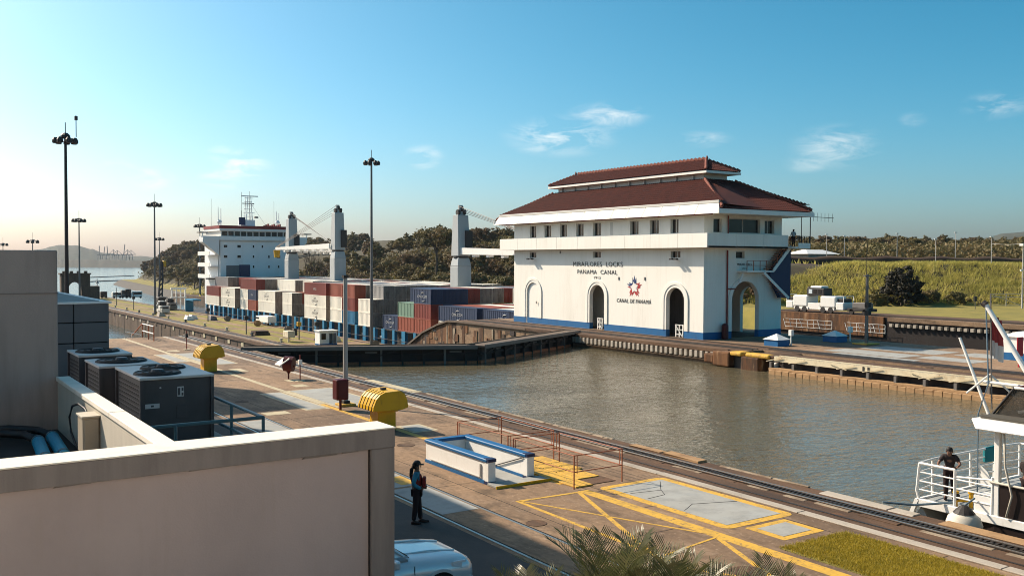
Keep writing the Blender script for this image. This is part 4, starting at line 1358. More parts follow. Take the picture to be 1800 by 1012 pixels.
for x in (16.5, 18.04):
    MB().box(x - 0.14, x + 0.14, 25.78, 26.02, 0.0, 0.835).build('pier', 'white_clean', sw, bevel=0.01)
    MB().box(x - 0.155, x + 0.155, 25.76, 26.04, 0.74, 0.845).build('pier_cap', 'navy_paint', sw)
    MB().box(x - 0.155, x + 0.155, 25.76, 26.04, 0.0, 0.10).build('pier_base', 'navy_paint', sw)
MB().box(16.63, 17.91, 25.8, 29.8, 0.0, 0.02).build('floor', 'pad_grey', sw)
MB().path([(17.88, 26.0, 0.70), (17.88, 28.0, 0.03)], 0.022, 6).build('handrail', 'dark_steel', sw)
MB().box(16.3, 18.4, 25.2, 25.76, 0.0, 0.085).build('doorstep', 'pad_grey', sw, bevel=0.015)
MB().box(16.28, 18.42, 25.17, 25.20, 0.0, 0.09).build('doorstep_edge', 'yellow_vent', sw)


def enclosure(x0, x1, y0, y1, label):
    t = thing('guard_rail', label, 'guard rail', ((x0 + x1) / 2, (y0 + y1) / 2, 0), 0, 'orange guard rails on the quay')
    cs = [(x0, y0), (x1, y0), (x1, y1), (x0, y1)]
    for i in range(4):
        a, b = cs[i], cs[(i + 1) % 4]
        for z in (1.08, 0.55):
            MB().tube((*a, z), (*b, z), 0.017, n=6).build('rail', 'orange_rust', t)
        MB().tube((*a, 0), (*a, 1.10), 0.022, n=6).build('post', 'orange_rust', t)
        d = Vector((b[0] - a[0], b[1] - a[1], 0)).normalized() * 0.12
        MB().tube((a[0] + d.x, a[1] + d.y, 0.5), (a[0] + d.x, a[1] + d.y, 1.08), 0.015, n=6).build('post', 'orange_rust', t)
    MB().box(x0 + 0.3, x1 - 0.1, y0 + 0.2, y1 - 0.2, 0.012, 0.02).build('opening', 'quay_track', t)
    return t


enclosure(18.36, 20.36, 23.82, 27.30, 'orange pipe guard rail nearest the grey pad')
enclosure(18.46, 20.48, 27.80, 31.32, 'orange pipe guard rail behind the stairwell surround')

# slim pole with red cabinet
t = thing('quay_pole', 'tall slim steel pole standing behind the red cabinet', 'pole', (19.35, 43.9, 0))
MB().tube((19.35, 43.9, 0.1), (19.35, 43.9, 6.4), 0.13, 0.10, n=10).build('shaft', 'pole_pale', t)
MB().box(18.95, 19.75, 43.5, 44.3, 0.0, 0.12).build('plinth', 'yellow_line', t, bevel=0.02)
MB().box(19.18, 19.52, 43.73, 44.07, 0.12, 0.26).build('base_plate', 'dark_steel', t)
MB().box(19.22, 19.48, 43.77, 44.03, 6.4, 6.55).build('cap', 'mast_dark', t)
t = thing('cabinet', 'dark red cabinet on a leg in front of the slim pole', 'cabinet', (18.55, 42.7, 0))
MB().box(18.50, 18.60, 42.65, 42.75, 0.0, 0.55).build('leg', 'maroon', t)
MB().box(18.25, 18.88, 42.42, 43.0, 0.52, 1.52).build('box', 'maroon', t, bevel=0.06, seg=2)
MB().box(18.32, 18.80, 42.40, 42.42, 0.62, 1.4).build('door', 'maroon', t, bevel=0.01)
# hooded call station
t = thing('call_station', 'dark red hooded call station with pale lid beside the track', 'call station', (20.75, 55.6, 0))
MB().tube((20.75, 55.6, 0), (20.75, 55.6, 0.4), 0.05, n=8).build('leg', 'maroon', t)
MB().tube((20.55, 55.75, 0.95), (21.0, 55.4, 0.92), 0.46, n=18).build('drum', 'maroon', t)
MB().hexa([(20.7, 55.55, 0.35), (20.8, 55.55, 0.35), (20.8, 55.65, 0.35), (20.7, 55.65, 0.35), (20.40, 55.3, 0.85), (21.05, 55.3, 0.85), (21.05, 55.9, 0.85), (20.40, 55.9, 0.85)]).build('funnel', 'maroon', t)
MB().hexa([(20.1, 55.3, 0.86), (20.66, 55.2, 1.24), (20.66, 56.1, 1.24), (20.1, 56.2, 0.86), (20.1, 55.3, 0.92), (20.66, 55.2, 1.32), (20.66, 56.1, 1.32), (20.1, 56.2, 0.92)]).build('lid', 'white_paint', t)
for (x, y, h, m_, lab) in ((20.95, 54.2, 1.15, 'white_paint', 'thin post with small pale box beside the call station'), (20.55, 78.0, 1.15, 'dark_steel', 'thin post with small dark box near the quay stairs')):
    t = thing('marker_post', lab, 'post', (x, y, 0))
    MB().tube((x, y, 0), (x, y, h + 0.45), 0.035, n=6).build('stem', 'pipe_red', t)
    MB().box(x - 0.1, x + 0.1, y - 0.1, y + 0.1, h - 0.15, h + 0.15).build('box', m_, t)
    MB().lathe([(0.32, 0), (0.28, 0.04)], (x, y, 0.014), 8).build('foot', 'cream_line', t)
# railings at the head of the quay stairs
t = thing('stair_railing', 'pale pipe railing at the end of the upper quay', 'railing', (20.3, 90, 0))
for (x, y) in ((20.3, 87.9), (20.3, 89.9), (20.3, 92.3)):
    MB().tube((x, y, 0), (x, y, 1.35), 0.05, n=6).build('post', 'orange_rust', t)
for z in (1.3, 0.65):
    MB().tube((20.3, 87.9, z), (20.3, 92.3, z), 0.05, n=6).build('rail', 'white_paint', t)
MB().tube((20.3, 92.3, 1.3), (19.8, 94.6, 0.0), 0.05, n=6).build('rail', 'orange_rust', t)
t = thing('low_railing', 'low white pipe railing beside the cream line at the quay end', 'railing', (18.9, 92.2, 0))
MB().path([(18.75, 92.2, 0.0), (18.75, 92.2, 0.62), (20.0, 91.6, 0.30)], 0.05, 6).build('rail', 'white_paint', t)
MB().tube((19.3, 92.0, 0), (19.3, 92.0, 0.5), 0.04, n=6).build('post', 'white_paint', t)


# ================================================================ MASTS AND POLES
def high_mast(x, y, z0, z1, r, mat, label, heads=6, ring=1.0):
    t = thing('high_mast', label, 'light mast', (x, y, z0), 0, 'high mast floodlights along the locks')
    MB().tube((x, y, z0), (x, y, z1), r, r * 0.5, n=10).build('shaft', mat, t)
    MB().lathe([(0.45 * ring, 0), (0.62 * ring, 0.12), (0.62 * ring, 0.35), (0.3 * ring, 0.6)], (x, y, z1 - 0.15), 10).build('head_frame', 'mast_dark', t)
    for k in range(heads):
        a = 2 * PI * k / heads + 0.4
        cx, cy = x + math.cos(a) * 1.25 * ring, y + math.sin(a) * 1.25 * ring
        m2 = MB()
        m2.beam((x + math.cos(a) * 0.5 * ring, y + math.sin(a) * 0.5 * ring, z1 - 0.1), (cx, cy, z1 - 0.2), 0.12 * ring)
        m2.lathe([(0.20 * ring, 0.25 * ring), (0.42 * ring, -0.1 * ring), (0.42 * ring, -0.5 * ring), (0.30 * ring, -0.55 * ring)], (cx, cy, z1 - 0.25), 8)
        m2.build('floodlight', 'mast_dark', t)
    MB().tube((x, y, z1 + 0.3), (x, y, z1 + 2.0 * ring), 0.05, n=5).build('lightning_rod', 'mast_dark', t)
    return t


hm = high_mast(16.55, 110, ZL, 20.2, 0.27, 'mast_dark', 'tall dark floodlight mast nearest the left edge of the photograph, rising behind the grey roof', 7, 0.78)
MB().tube((17.6, 110, 20.3), (17.6, 110, 22.6), 0.05, n=6).build('sensor_rod', 'mast_dark', hm)
MB().box(17.45, 17.75, 109.85, 110.15, 22.1, 22.5).build('sensor', 'mast_dark', hm)
high_mast(66.0, 139.4, ZL, 23.3, 0.30, 'mast_grey', 'tall floodlight mast between the ship cranes and the control house', 7, 0.85)
high_mast(63.1, 271.5, ZL, 22.7, 0.34, 'mast_grey', 'tall floodlight mast standing before the wooded point left of the ship', 7, 1.3)
high_mast(62.6, 387, ZL, 22.3, 0.40, 'mast_grey', 'floodlight mast right beside the dark arch at the lock end', 7, 1.6)
high_mast(113.5, 409, ZL, 22.0, 0.40, 'mast_grey', 'floodlight mast rising just left of the ship bridge', 6, 1.6)
high_mast(118, 498, -12, 18.0, 0.36, 'mast_grey', 'small far floodlight mast close behind the mast before the wooded point', 6, 1.6)
high_mast(60.0, 496, -14, 16.0, 0.36, 'mast_grey', 'small far floodlight mast above the left end of the grey wall top', 6, 1.9)
high_mast(60.5, 630, -14, 16.2, 0.36, 'mast_grey', 'smallest far floodlight mast at the very left edge', 6, 1.9)

POLE_LABELS = ['pale thin pole left of centre on the embankment top', 'second pale thin pole close to the first on the embankment', 'pale thin pole above the dark bush', 'short pale pole on the right half of the embankment', 'tall pale pole with the brightest lamp on the ridge', 'pale pole with a horizontal wire near the right edge']
for (i, (x, y, z0, z1)) in enumerate(((200, 155.1, 7.2, 14.2), (190, 142.3, 7.2, 13.3), (200, 135.1, 7.2, 14.0), (175, 109.6, 7.2, 11.8), (200, 120.5, 7.2, 13.9), (165, 92.6, 7.2, 11.8))):
    t = thing('lamp_pole', POLE_LABELS[i], 'lamp pole', (x, y, z0), 0, 'pale poles on the embankment')
    MB().tube((x, y, z0), (x, y, z1), 0.10, 0.07, n=6).build('shaft', 'pole_pale', t)
    MB().box(x - 0.5, x + 0.4, y - 0.12, y + 0.12, z1 - 0.05, z1 + 0.12).build('lamp', 'white_paint', t)
wr = MB().path([(165, 92.6, 10.6), (163, 88.5, 10.35), (160, 84, 10.5)], 0.025, 5).build('overhead_wire', 'pole_pale')
tag(wr, 'overhead wire between the two poles at the right edge', 'wire')
t = thing('service_pole', 'pale pole with cross pieces at the right edge by the fence', 'pole', (151, 79.6, 0))
MB().tube((151, 79.6, 0), (151, 79.6, 10.1), 0.13, 0.09, n=8).build('shaft', 'pole_pale', t)
MB().box(150.4, 151.4, 79.3, 79.9, 9.9, 10.3).build('lamp', 'white_paint', t)
MB().box(150.3, 151.0, 79.5, 79.7, 5.9, 6.2).build('lamp', 'white_paint', t)
# pole on the centre wall
t = thing('service_pole', 'brown pole with boxes on the centre wall right of the control house', 'pole', (72.6, 51.95, 0))
MB().tube((72.6, 51.95, 0), (72.6, 51.95, 6.2), 0.16, 0.12, n=8).build('shaft', 'mast_grey', t)
MB().tube((72.5, 51.95, 6.2), (72.5, 51.95, 9.2), 0.03, n=5).build('whip', 'mast_dark', t)
for z in (2.6, 3.3):
    MB().box(72.35, 72.75, 51.6, 52.0, z, z + 0.4).build('box', 'dark_steel', t)
MB().box(72.2, 73.1, 51.85, 52.05, 6.0, 6.12).build('crossarm', 'mast_grey', t)
MB().box(71.7, 73.5, 51.2, 52.8, 0.01, 0.12).build('plinth', 'yellow_line', t, bevel=0.03)

# blue and white capped boxes
for (x, y, lab) in ((64.75, 55.3, 'blue box with white pyramid lid close to the control house corner'), (72.5, 55.2, 'blue box with pale pyramid lid, the farther one in the shade')):
    t = thing('capped_box', lab, 'box', (x, y, 0), 0, 'blue boxes with pyramid lids')
    MB().box(x - 0.75, x + 0.75, y - 0.75, y + 0.75, 0, 0.55).build('body', 'blue_paint', t)
    MB().add([(x - 0.85, y - 0.85, 0.552), (x + 0.85, y - 0.85, 0.552), (x + 0.85, y + 0.85, 0.552), (x - 0.85, y + 0.85, 0.552), (x, y, 1.05)], [(0, 3, 2, 1), (0, 1, 4), (1, 2, 4), (2, 3, 4), (3, 0, 4)]).build('lid', 'white_clean', t)
for (x, y, lab) in ((65.9, 54.7, 'white marker post beside the near blue box'), (73.9, 54.6, 'white marker post beside the farther blue box')):
    t = thing('marker_post', lab, 'post', (x, y, 0))
    MB().tube((x, y, 0), (x, y, 1.1), 0.07, n=6).build('stem', 'white_paint', t)
    MB().box(x - 0.17, x + 0.17, y - 0.17, y + 0.17, 0.85, 1.35).build('head', 'white_paint', t, bevel=0.02)
# white hut and red sign at the right edge
t = thing('equipment_hut', 'white hut with blue base at the right edge of the centre wall', 'hut', (72.0, 37.4, 0))
MB().box(70.3, 74.0, 36.2, 38.6, 0.55, 1.75).build('wall', 'white_clean', t)
MB().box(70.27, 74.03, 36.17, 38.63, 0.0, 0.55).build('base', 'blue_paint', t)
MB().add([(70.15, 36.05, 1.75), (74.15, 36.05, 1.75), (74.15, 38.75, 1.75), (70.15, 38.75, 1.75), (71.2, 37.0, 2.1), (73.1, 37.0, 2.1), (73.1, 37.8, 2.1), (71.2, 37.8, 2.1)], [(0, 3, 2, 1), (4, 5, 6, 7), (0, 1, 5, 4), (1, 2, 6, 5), (2, 3, 7, 6), (3, 0, 4, 7)]).build('roof', 'white_paint', t)
t = thing('red_sign', 'bright red rounded sign board on a leg by the white hut', 'sign', (66.0, 35.0, 0))
MB().box(65.95, 66.05, 34.9, 35.0, 0, 0.9).build('leg', 'red_bright', t)
MB().box(65.65, 66.4, 34.85, 34.95, 0.75, 2.1).build('board', 'red_bright', t, bevel=0.15, seg=3)

# ================================================================ CONTAINER SHIP
ship = thing('container_ship', 'container ship with white bridge and grey deck cranes lying in the far lock lane', 'ship', (93, 180, -11.5))
SX0, SX1 = 77.55, 108.4
hull = [(SX0, 300), (SX0, 130), (79.5, 115), (84, 102), (93, 92), (102, 102), (106.5, 115), (SX1, 130), (SX1, 300), (105, 306), (81, 306)]
MB().prism(hull, 'z', -13, -8.35).build('hull', 'hull', ship)
MB().prism([(93 + (x - 93) * 0.985, y) for x, y in hull], 'z', -8.35, -8.25).build('deck', 'dark_steel', ship)
# lashing stanchions, hatch coamings, walkway pipes
MB().box(80.4, 105.6, 118, 274, -8.25, -6.1).build('hatch_coaming', 'dark_steel', ship)
for i in range(34):
    y = 138.2 + i * 4.1
    MB().box(77.75, 78.35, y, y + (1.3 if i % 2 else 0.9), -8.25, -5.46).build('lashing_post', 'ship_blue', ship)
    if i % 2:
        MB().box(78.5, 78.7, y + 1.4, y + 1.6, -8.2, -6.2).build('pipe_stand', 'white_paint', ship)
        MB().box(78.4, 78.7, y + 1.2, y + 3.4, -7.2, -6.95).build('vent_box', random.choice(('white_paint', 'ship_white', 'mast_grey')), ship)
MB().box(77.9, 78.05, 138, 276, -5.62, -5.47).build('deck_girder', 'dark_steel', ship)
MB().tube((77.7, 138, -7.3), (77.7, 276, -7.3), 0.03, n=5).build('deck_rail', 'mast_grey', ship)
# bridge block
bk = MB().box(82.5, 103.5, 276, 292, -8.2, 13.0).build('bridge_block', 'ship_white', ship)
MB().box(82.0, 104.0, 275.2, 291, 13.0, 14.15).build('wheelhouse_base', 'ship_white', bk)
MB().box(82.6, 103.4, 275.6, 291, 14.15, 15.7).build('wheelhouse', 'win_frame', bk)
for i in range(11):
    x = 82.9 + i * 1.86
    MB().box(x, x + 1.5, 275.52, 275.6, 14.25, 15.5).build('window', 'glass_dark', bk)
MB().box(82.0, 104.0, 275.0, 291.5, 15.7, 16.5).build('wheelhouse_roof', 'ship_white', bk)
MB().box(81.9, 104.1, 274.9, 275.3, 16.35, 17.25).build('roof_fascia', 'ship_red', bk)
MB().box(81.9, 82.2, 275.3, 291, 16.35, 17.25).build('roof_fascia', 'ship_red', bk)
for sg, x0, x1 in ((-1, 77.3, 82.0), (1, 104.0, 108.7)):
    xa, xb = (x0, x1)
    out = xa if sg < 0 else xb
    inn = xb if sg < 0 else xa
    MB().hexa([(inn, 275.4, 8.6), (inn, 279, 8.6), (inn, 279, 13), (inn, 275.4, 13), (out, 275.4, 12.4), (out, 279, 12.4), (out, 279, 13), (out, 275.4, 13)]).build('bridge_wing', 'ship_white', bk)
    MB().box(min(inn, out), max(inn, out), 275.2, 279.2, 13.0, 14.1).build('bridge_wing', 'ship_white', bk)
    MB().box(out - 0.8, out + 1.6, 275.5, 278.8, 15.0, 15.3).build('wing_roof', 'mast_grey', bk)
    for dy in (275.6, 278.6):
        MB().box(out - 0.1, out + 0.1, dy, dy + 0.2, 14.1, 15.0).build('wing_post', 'white_paint', bk)
for z, xs_ in ((11.2, (84.0, 88.0, 92.3, 95.0, 100.0)), (8.2, (84.0, 88.0, 92.3, 97.0, 100.0, 102.6)), (5.2, (92.3, 97.0, 100.0, 102.6))):
    for x in xs_:
        w = 1.0 if x in (84.0, 88.0, 100.0) and z > 6 else 0.42
        MB().box(x - w / 2, x + w / 2, 275.93, 276.0, z - 0.38, z + 0.38).build('porthole', 'glass_dark', bk)
MB().box(88.0, 91.2, 275.8, 276, 2.0, 5.8).build('door_recess', 'navy_paint', bk)
MB().box(84.2, 87.9, 275.86, 276, 2.0, 5.6).build('door_recess', 'panel_grey', bk)
MB().box(82.4, 103.6, 275.7, 276, 12.6, 12.75).build('moulding', 'win_frame', bk)
for z in (2.0, 5.4, 8.7):
    MB().box(79.6, 82.5, 277, 289, z - 0.18, z).build('side_deck', 'ship_white', bk)
    MB().box(79.6, 79.7, 277, 289, z, z + 1.0).build('side_rail', 'white_paint', bk)
    MB().box(82.2, 82.5, 277.5, 277.9, z, z + 3.2).build('side_post', 'white_paint', bk)
MB().box(78.2, 88, 275.2, 276, 1.6, 2.0).build('platform', 'dark_steel', bk)
# radar mast and aerials
ms = MB().box(89.6, 93.8, 279, 282, 16.5, 19.2).build('mast_base', 'ship_white', ship)
MB().box(88.9, 90.8, 278.7, 279, 17.6, 19.9).build('flag_panel', 'navy_paint', ms)
for (x, y) in ((91.4, 279.6), (93.2, 279.6), (91.4, 281.4), (93.2, 281.4)):
    MB().tube((x, y, 19.2), (92.3 + (x - 92.3) * 0.5, y, 26.2), 0.14, 0.09, n=6).build('mast_leg', 'ship_white', ms)
for k in range(6):
    z = 20.2 + k * 1.1
    w = 1.6 - k * 0.08
    MB().box(92.3 - w, 92.3 + w * (1.2 if k % 2 else 0.8), 280.3, 280.7, z, z + 0.13).build('mast_yard', 'ship_white', ms)
MB().box(90.0, 95.2, 280.2, 280.5, 26.2, 26.5).build('radar_scanner', 'ship_white', ms)
MB().box(90.4, 94.0, 280.2, 280.5, 24.0, 24.25).build('radar_scanner', 'mast_grey', ms)
MB().box(94.2, 95.2, 280, 281, 19.8, 20.3).build('lamp_box', 'mast_grey', ms)
for (x, h) in ((90.2, 27.5), (92.6, 27.8), (90.1, 22.0)):
    MB().tube((x, 280.4, 19), (x, 280.4, h), 0.05, n=5).build('whip', 'mast_grey', ms)
for (x, z1) in ((83.4, 22.8), (84.2, 22.5), (101.2, 22.0), (101.9, 21.6)):
    MB().tube((x, 281, 16.5), (x, 281, z1), 0.16, 0.08, n=6).build('aerial_mast', 'ship_white', ship)
for (x, z) in ((83.8, 18.4), (101.5, 18.6)):
    MB().lathe([(0.1, -0.7), (0.6, -0.4), (0.75, 0), (0.6, 0.45), (0.1, 0.75)], (x, 281, z), 10).build('radome', 'ship_white', ship, smooth=True)
for x in (81.4, 100.4, 86.8):
    MB().tube((x, 281, 16.5), (x, 281, 25.2), 0.035, n=5).build('whip', 'mast_grey', ship)
for i in range(9):
    MB().box(96 + i * 0.6, 96.3 + i * 0.6, 277, 278, 17.2, 17.6 + 0.25 * (i % 3)).build('deck_fitting', 'ship_red', ship)
MB().path([(92.3, 280, 25), (96.5, 277, 17.4)], 0.03, 4).build('signal_halyard', 'mast_grey', ms)
# stern lifeboat and gear seen left of the bridge
MB().lathe([(0.05, -2.6), (0.9, -2.0), (1.15, 0), (0.9, 2.0), (0.05, 2.6)], (0, 0, 0), 10).build('lifeboat', 'hazard', ship, smooth=True)
lb = ship.children[-1]
lb.matrix_basis = Matrix.Translation((79.2, 292, -2.2)) @ Matrix.Rotation(R(90), 4, 'X') @ Matrix.Scale(1.2, 4)


def deck_crane(s, ztop, slew, jib_to, hook_n, label):
    n0 = 93.0
    c = MB().hexa([(n0 - 1.5, s - 1.5, -8.2), (n0 + 1.5, s - 1.5, -8.2), (n0 + 1.5, s + 1.5, -8.2), (n0 - 1.5, s + 1.5, -8.2),
                   (n0 - 1.5, s - 1.5, slew - 1.6), (n0 + 1.5, s - 1.5, slew - 1.6), (n0 + 1.5, s + 1.5, slew - 1.6), (n0 - 1.5, s + 1.5, slew - 1.6)])
    c.hexa([(n0 - 1.5, s - 1.5, slew - 1.6), (n0 + 1.5, s - 1.5, slew - 1.6), (n0 + 1.5, s + 1.5, slew - 1.6), (n0 - 1.5, s + 1.5, slew - 1.6),
            (n0 - 1.2, s - 1.2, slew), (n0 + 1.2, s - 1.2, slew), (n0 + 1.2, s + 1.2, slew), (n0 - 1.2, s + 1.2, slew)])
    c = c.build('deck_crane', 'crane_grey', ship, bevel=0.1)
    c['label'] = label
    MB().tube((n0, s, slew), (n0, s, slew + 0.35), 1.45, n=16).build('slewing_ring', 'dark_steel', c)
    zt = ztop - 1.9
    MB().hexa([(n0 - 1.35, s - 1.4, slew + 0.35), (n0 + 1.35, s - 1.4, slew + 0.35), (n0 + 1.35, s + 1.4, slew + 0.35), (n0 - 1.35, s + 1.4, slew + 0.35),
               (n0 - 1.15, s - 0.9, zt), (n0 + 1.15, s - 0.9, zt), (n0 + 1.15, s + 1.1, zt), (n0 - 1.15, s + 1.1, zt)]).build('tower', 'crane_grey', c, bevel=0.06)
    MB().box(n0 + 0.2, n0 + 1.6, s - 1.75, s - 1.3, slew + 1.0, slew + 5.2).build('cab', 'dark_steel', c)
    for (dx, dz) in ((-0.6, 0.5), (0.1, 1.2), (0.7, 0.6)):
        MB().tube((n0 + dx - 0.25, s, zt + dz), (n0 + dx + 0.25, s, zt + dz), 0.55, n=12).build('sheave', 'dark_steel', c)
    MB().box(n0 - 0.5, n0 + 0.3, s - 0.25, s + 0.25, zt, ztop).build('sheave_bracket', 'crane_grey', c)
    p = Vector((n0 - 0.8 if jib_to[0] < n0 else n0, s, slew + 1.2))
    q = Vector(jib_to)
    d = (q - p).normalized()
    p = p + d * 1.2
    j = MB()
    for dx in (-0.75, 0.75):
        off = Vector((dx, 0, 0))
        j.hexa([p + off + Vector((-0.14, 0, -0.55)), p + off + Vector((0.14, 0, -0.55)), p + off + Vector((0.14, 0, 0.75)), p + off + Vector((-0.14, 0, 0.75)),
                q + off * 0.4 + Vector((-0.14, 0, -0.35)), q + off * 0.4 + Vector((0.14, 0, -0.35)), q + off * 0.4 + Vector((0.14, 0, 0.35)), q + off * 0.4 + Vector((-0.14, 0, 0.35))])
    for k in range(9):
        t = k / 8
        m_ = p.lerp(q, t)
        j.box(m_.x - 0.75, m_.x + 0.75, m_.y - 0.15, m_.y + 0.15, m_.z - 0.5 + 0.15 * t, m_.z - 0.2)
    j.build('jib', 'white_paint', c)
    L = (q - p).length
    for k in range(6):
        m_ = p.lerp(q, 0.12 + k * 0.14)
        MB().box(m_.x - 0.5, m_.x + 0.5, m_.y - 0.5, m_.y + 0.5, m_.z - 0.95, m_.z - 0.5).build('jib_roller', 'white_paint', c)
    for k in range(4):
        MB().path([Vector((n0 - 0.5 + 0.35 * k, s, ztop - 0.2 - 0.4 * k)), Vector(jib_to) + Vector((0.15 * k - 0.3, 0, 0.4))], 0.05, 4).build('wire', 'mast_grey', c)
    MB().tube(Vector(jib_to) + Vector((0, 0, -0.4)), Vector(jib_to) + Vector((0, 0, -2.4)), 0.9, 0.7, n=10).build('hook_block', 'hazard', c)
    return c


deck_crane(246.5, 20.3, 9.0, (97.5, 224, 9.6), 0, 'grey deck crane next to the bridge')
deck_crane(215.4, 20.7, 9.4, (89.2, 247.5, 10.3), 0, 'grey deck crane with its jib laid towards the bridge')
deck_crane(156.7, 17.9, 7.8, (93.0, 120, 8.4), 0, 'grey deck crane with its jib reaching behind the control house')

# ---------------------------------------------------------------- containers
CCOL = {'white': (0.84, 0.78, 0.67), 'red': (0.185, 0.030, 0.020), 'rust': (0.27, 0.066, 0.036), 'navy': (0.018, 0.036, 0.085), 'blue': (0.012, 0.135, 0.265), 'green': (0.17, 0.27, 0.20), 'grey': (0.27, 0.26, 0.25)}
for k_, c_ in CCOL.items():
    M('box_' + k_, c_, [(tuple(v * 0.68 for v in c_), (0.8, 0.8, 0.25), 0.50, 0.76, 0.6), ((0.10, 0.06, 0.035), (1.6, 1.6, 0.6), 0.60, 0.80, 0.5)], rough=0.55)
CMESH = {}
M('box_end', (0.235, 0.195, 0.165), [((0.09, 0.065, 0.05), (2.5, 2.5, 0.5), 0.45, 0.70, 0.8), ((0.38, 0.34, 0.30), 3.5, 0.56, 0.76, 0.6)], rough=0.6)


def container_mesh(L, k_):
    key = (L, k_)
    if key in CMESH:
        return CMESH[key]
    w, h = 1.219, 2.58
    m2 = MB()
    f = int(L / 0.56)
    for sg in (-1, 1):
        for i in range(f):
            y0 = -L / 2 + 0.16 + (L - 0.32) * i / f
            y1 = -L / 2 + 0.16 + (L - 0.32) * (i + 1) / f
            ya, yb, yc = y0 + (y1 - y0) * 0.40, y0 + (y1 - y0) * 0.5, y0 + (y1 - y0) * 0.9
            xo, xi = sg * (w - 0.03), sg * (w - 0.075)
            for (a, b, xa, xb) in ((y0, ya, xo, xo), (ya, yb, xo, xi), (yb, yc, xi, xi), (yc, y1, xi, xo)):
                m2.add([(xa, a, 0.14), (xb, b, 0.14), (xb, b, h - 0.1), (xa, a, h - 0.1)], [(0, 1, 2, 3)])
        for y in (-L / 2 + 0.08, L / 2 - 0.08):
            m2.box(sg * (w - 0.02), sg * (w - 0.16), -L / 2 - 0.012, -L / 2 - 0.002, 0.02, h - 0.02) if y < 0 else None
            if y < 0:
                m2.mi[-6:] = [1] * 6
            m2.box(sg * w, sg * (w - 0.16), y - 0.08, y + 0.08, 0, h)
        m2.box(sg * w, sg * (w - 0.10), -L / 2 + 0.16, L / 2 - 0.16, 0, 0.15)
        m2.box(sg * w, sg * (w - 0.08), -L / 2 + 0.16, L / 2 - 0.16, h - 0.11, h)
    for y in (-L / 2 + 0.05, L / 2 - 0.05):
        m2.cur = 1 if y < 0 else 0
        m2.box(-w + 0.16, w - 0.16, y - 0.05, y + 0.05, 0.0, h)
    m2.cur = 0
    m2.box(-w + 0.09, w - 0.09, -L / 2 + 0.1, L / 2 - 0.1, h - 0.07, h - 0.02)
    o = m2.build('container', ['box_' + k_, 'box_end' if k_ in ('white', 'grey') else 'box_' + k_])
    me = o.data
    bpy.data.objects.remove(o)
    d = MB()
    d.box(-0.53, 0.53, -0.03, 0.03, -1.12, 1.12)
    for x in (-0.28, 0.28):
        d.tube((x, -0.06, -1.1), (x, -0.06, 1.1), 0.025, n=5)
    for z in (-0.8, -0.2, 0.45):
        d.box(-0.53, 0.53, -0.045, -0.03, z - 0.03, z + 0.03)
    for x in (-0.46, -0.05, 0.12, 0.46):
        d.box(x - 0.03, x + 0.03, -0.075, -0.03, -1.1, 1.1)
    o = d.build('door', 'box_end' if k_ in ('white', 'grey') else 'box_' + k_)
    dm = o.data
    bpy.data.objects.remove(o)
    CMESH[key] = (me, dm)
    return CMESH[key]


def container(x, y0, L, tier, k_, label, group, doors=True, mark=None):
    me, dm = container_mesh(L, k_)
    o = bpy.data.objects.new('container', me)
    col.objects.link(o)
    z = -5.44 + tier * 2.60
    o.location = (x, y0 + L / 2, z)
    tag(o, label, 'container', group)
    if doors:
        for dx in (-0.54, 0.54):
            d = bpy.data.objects.new('door', dm)
            col.objects.link(d)
            d.parent = o
            d.location = (dx, -L / 2 - 0.0, 1.30)
    if mark:
        txt, m_ = mark
        t_ = text(txt, 0.95, m_, None, (0, 0, 0), (0, -1, 0), (0, 0, 1), 'lettering', 0.005)
        t_.parent = o
        sc = 0.72
        t_.matrix_basis = Matrix.Translation((-1.235, 0.0, 1.25)) @ Matrix(((0, 0, -1, 0), (-sc, 0, 0, 0), (0, sc, 0, 0), (0, 0, 0, 1)))
        if txt == 'CMA CGM':
            for (a0, a1, zc) in ((20, 120, 1.55), (200, 300, 0.85)):
                pts = [(-1.232, -0.2 + 0.75 * math.cos(R(a)), zc + 0.42 * math.sin(R(a))) for a in range(a0, a1 + 1, 12)]
                sw_ = MB().path(pts, [0.02 + 0.05 * math.sin(PI * i / (len(pts) - 1)) for i in range(len(pts))], 5).build('emblem', m_)
                sw_.parent = o
    return o


ROW0 = [(262.4, 12.19, ('white', 'red')), (248.5, 12.19, ('white', 'white')), (237.9, 6.06, ('white', 'white')), (231.7, 6.06, ('rust', 'navy')), (231.7, 12.19, (None, None, 'red')),
        (217.8, 12.19, ('white', 'white')), (206.8, 6.06, ('white', 'white')), (187.0, 12.19, ('white', 'white', 'red')), (178.8, 6.06, ('white', 'white', 'rust')), (172.6, 6.06, ('blue', 'red', 'rust')),
        (164.8, 6.06, ('white', 'white')), (153.9, 6.06, ('navy',)), (147.7, 6.06, ('rust', 'green')), (141.5, 6.06, ('rust', 'red', 'navy')), (126.5, 12.19, ('white', 'navy')), (112.5, 12.19, ('grey', 'navy'))]
WHERE = ['at the bridge end of the ship', 'second from the bridge end', 'in the third bay from the bridge', 'in the third bay, nearer the crane', 'spanning the third bay on top', 'in front of the first crane', 'beside the shaded doors between the cranes', 'in the tall stack before the middle crane', 'left of the slim pole', 'right of the slim pole', 'left of the tall mast', 'low beside the tall mast', 'beside the rusty incline', 'in the corner stack above the incline', 'behind the incline', 'behind the incline near the control house']
TIER = ['bottom', 'second-tier', 'third-tier']
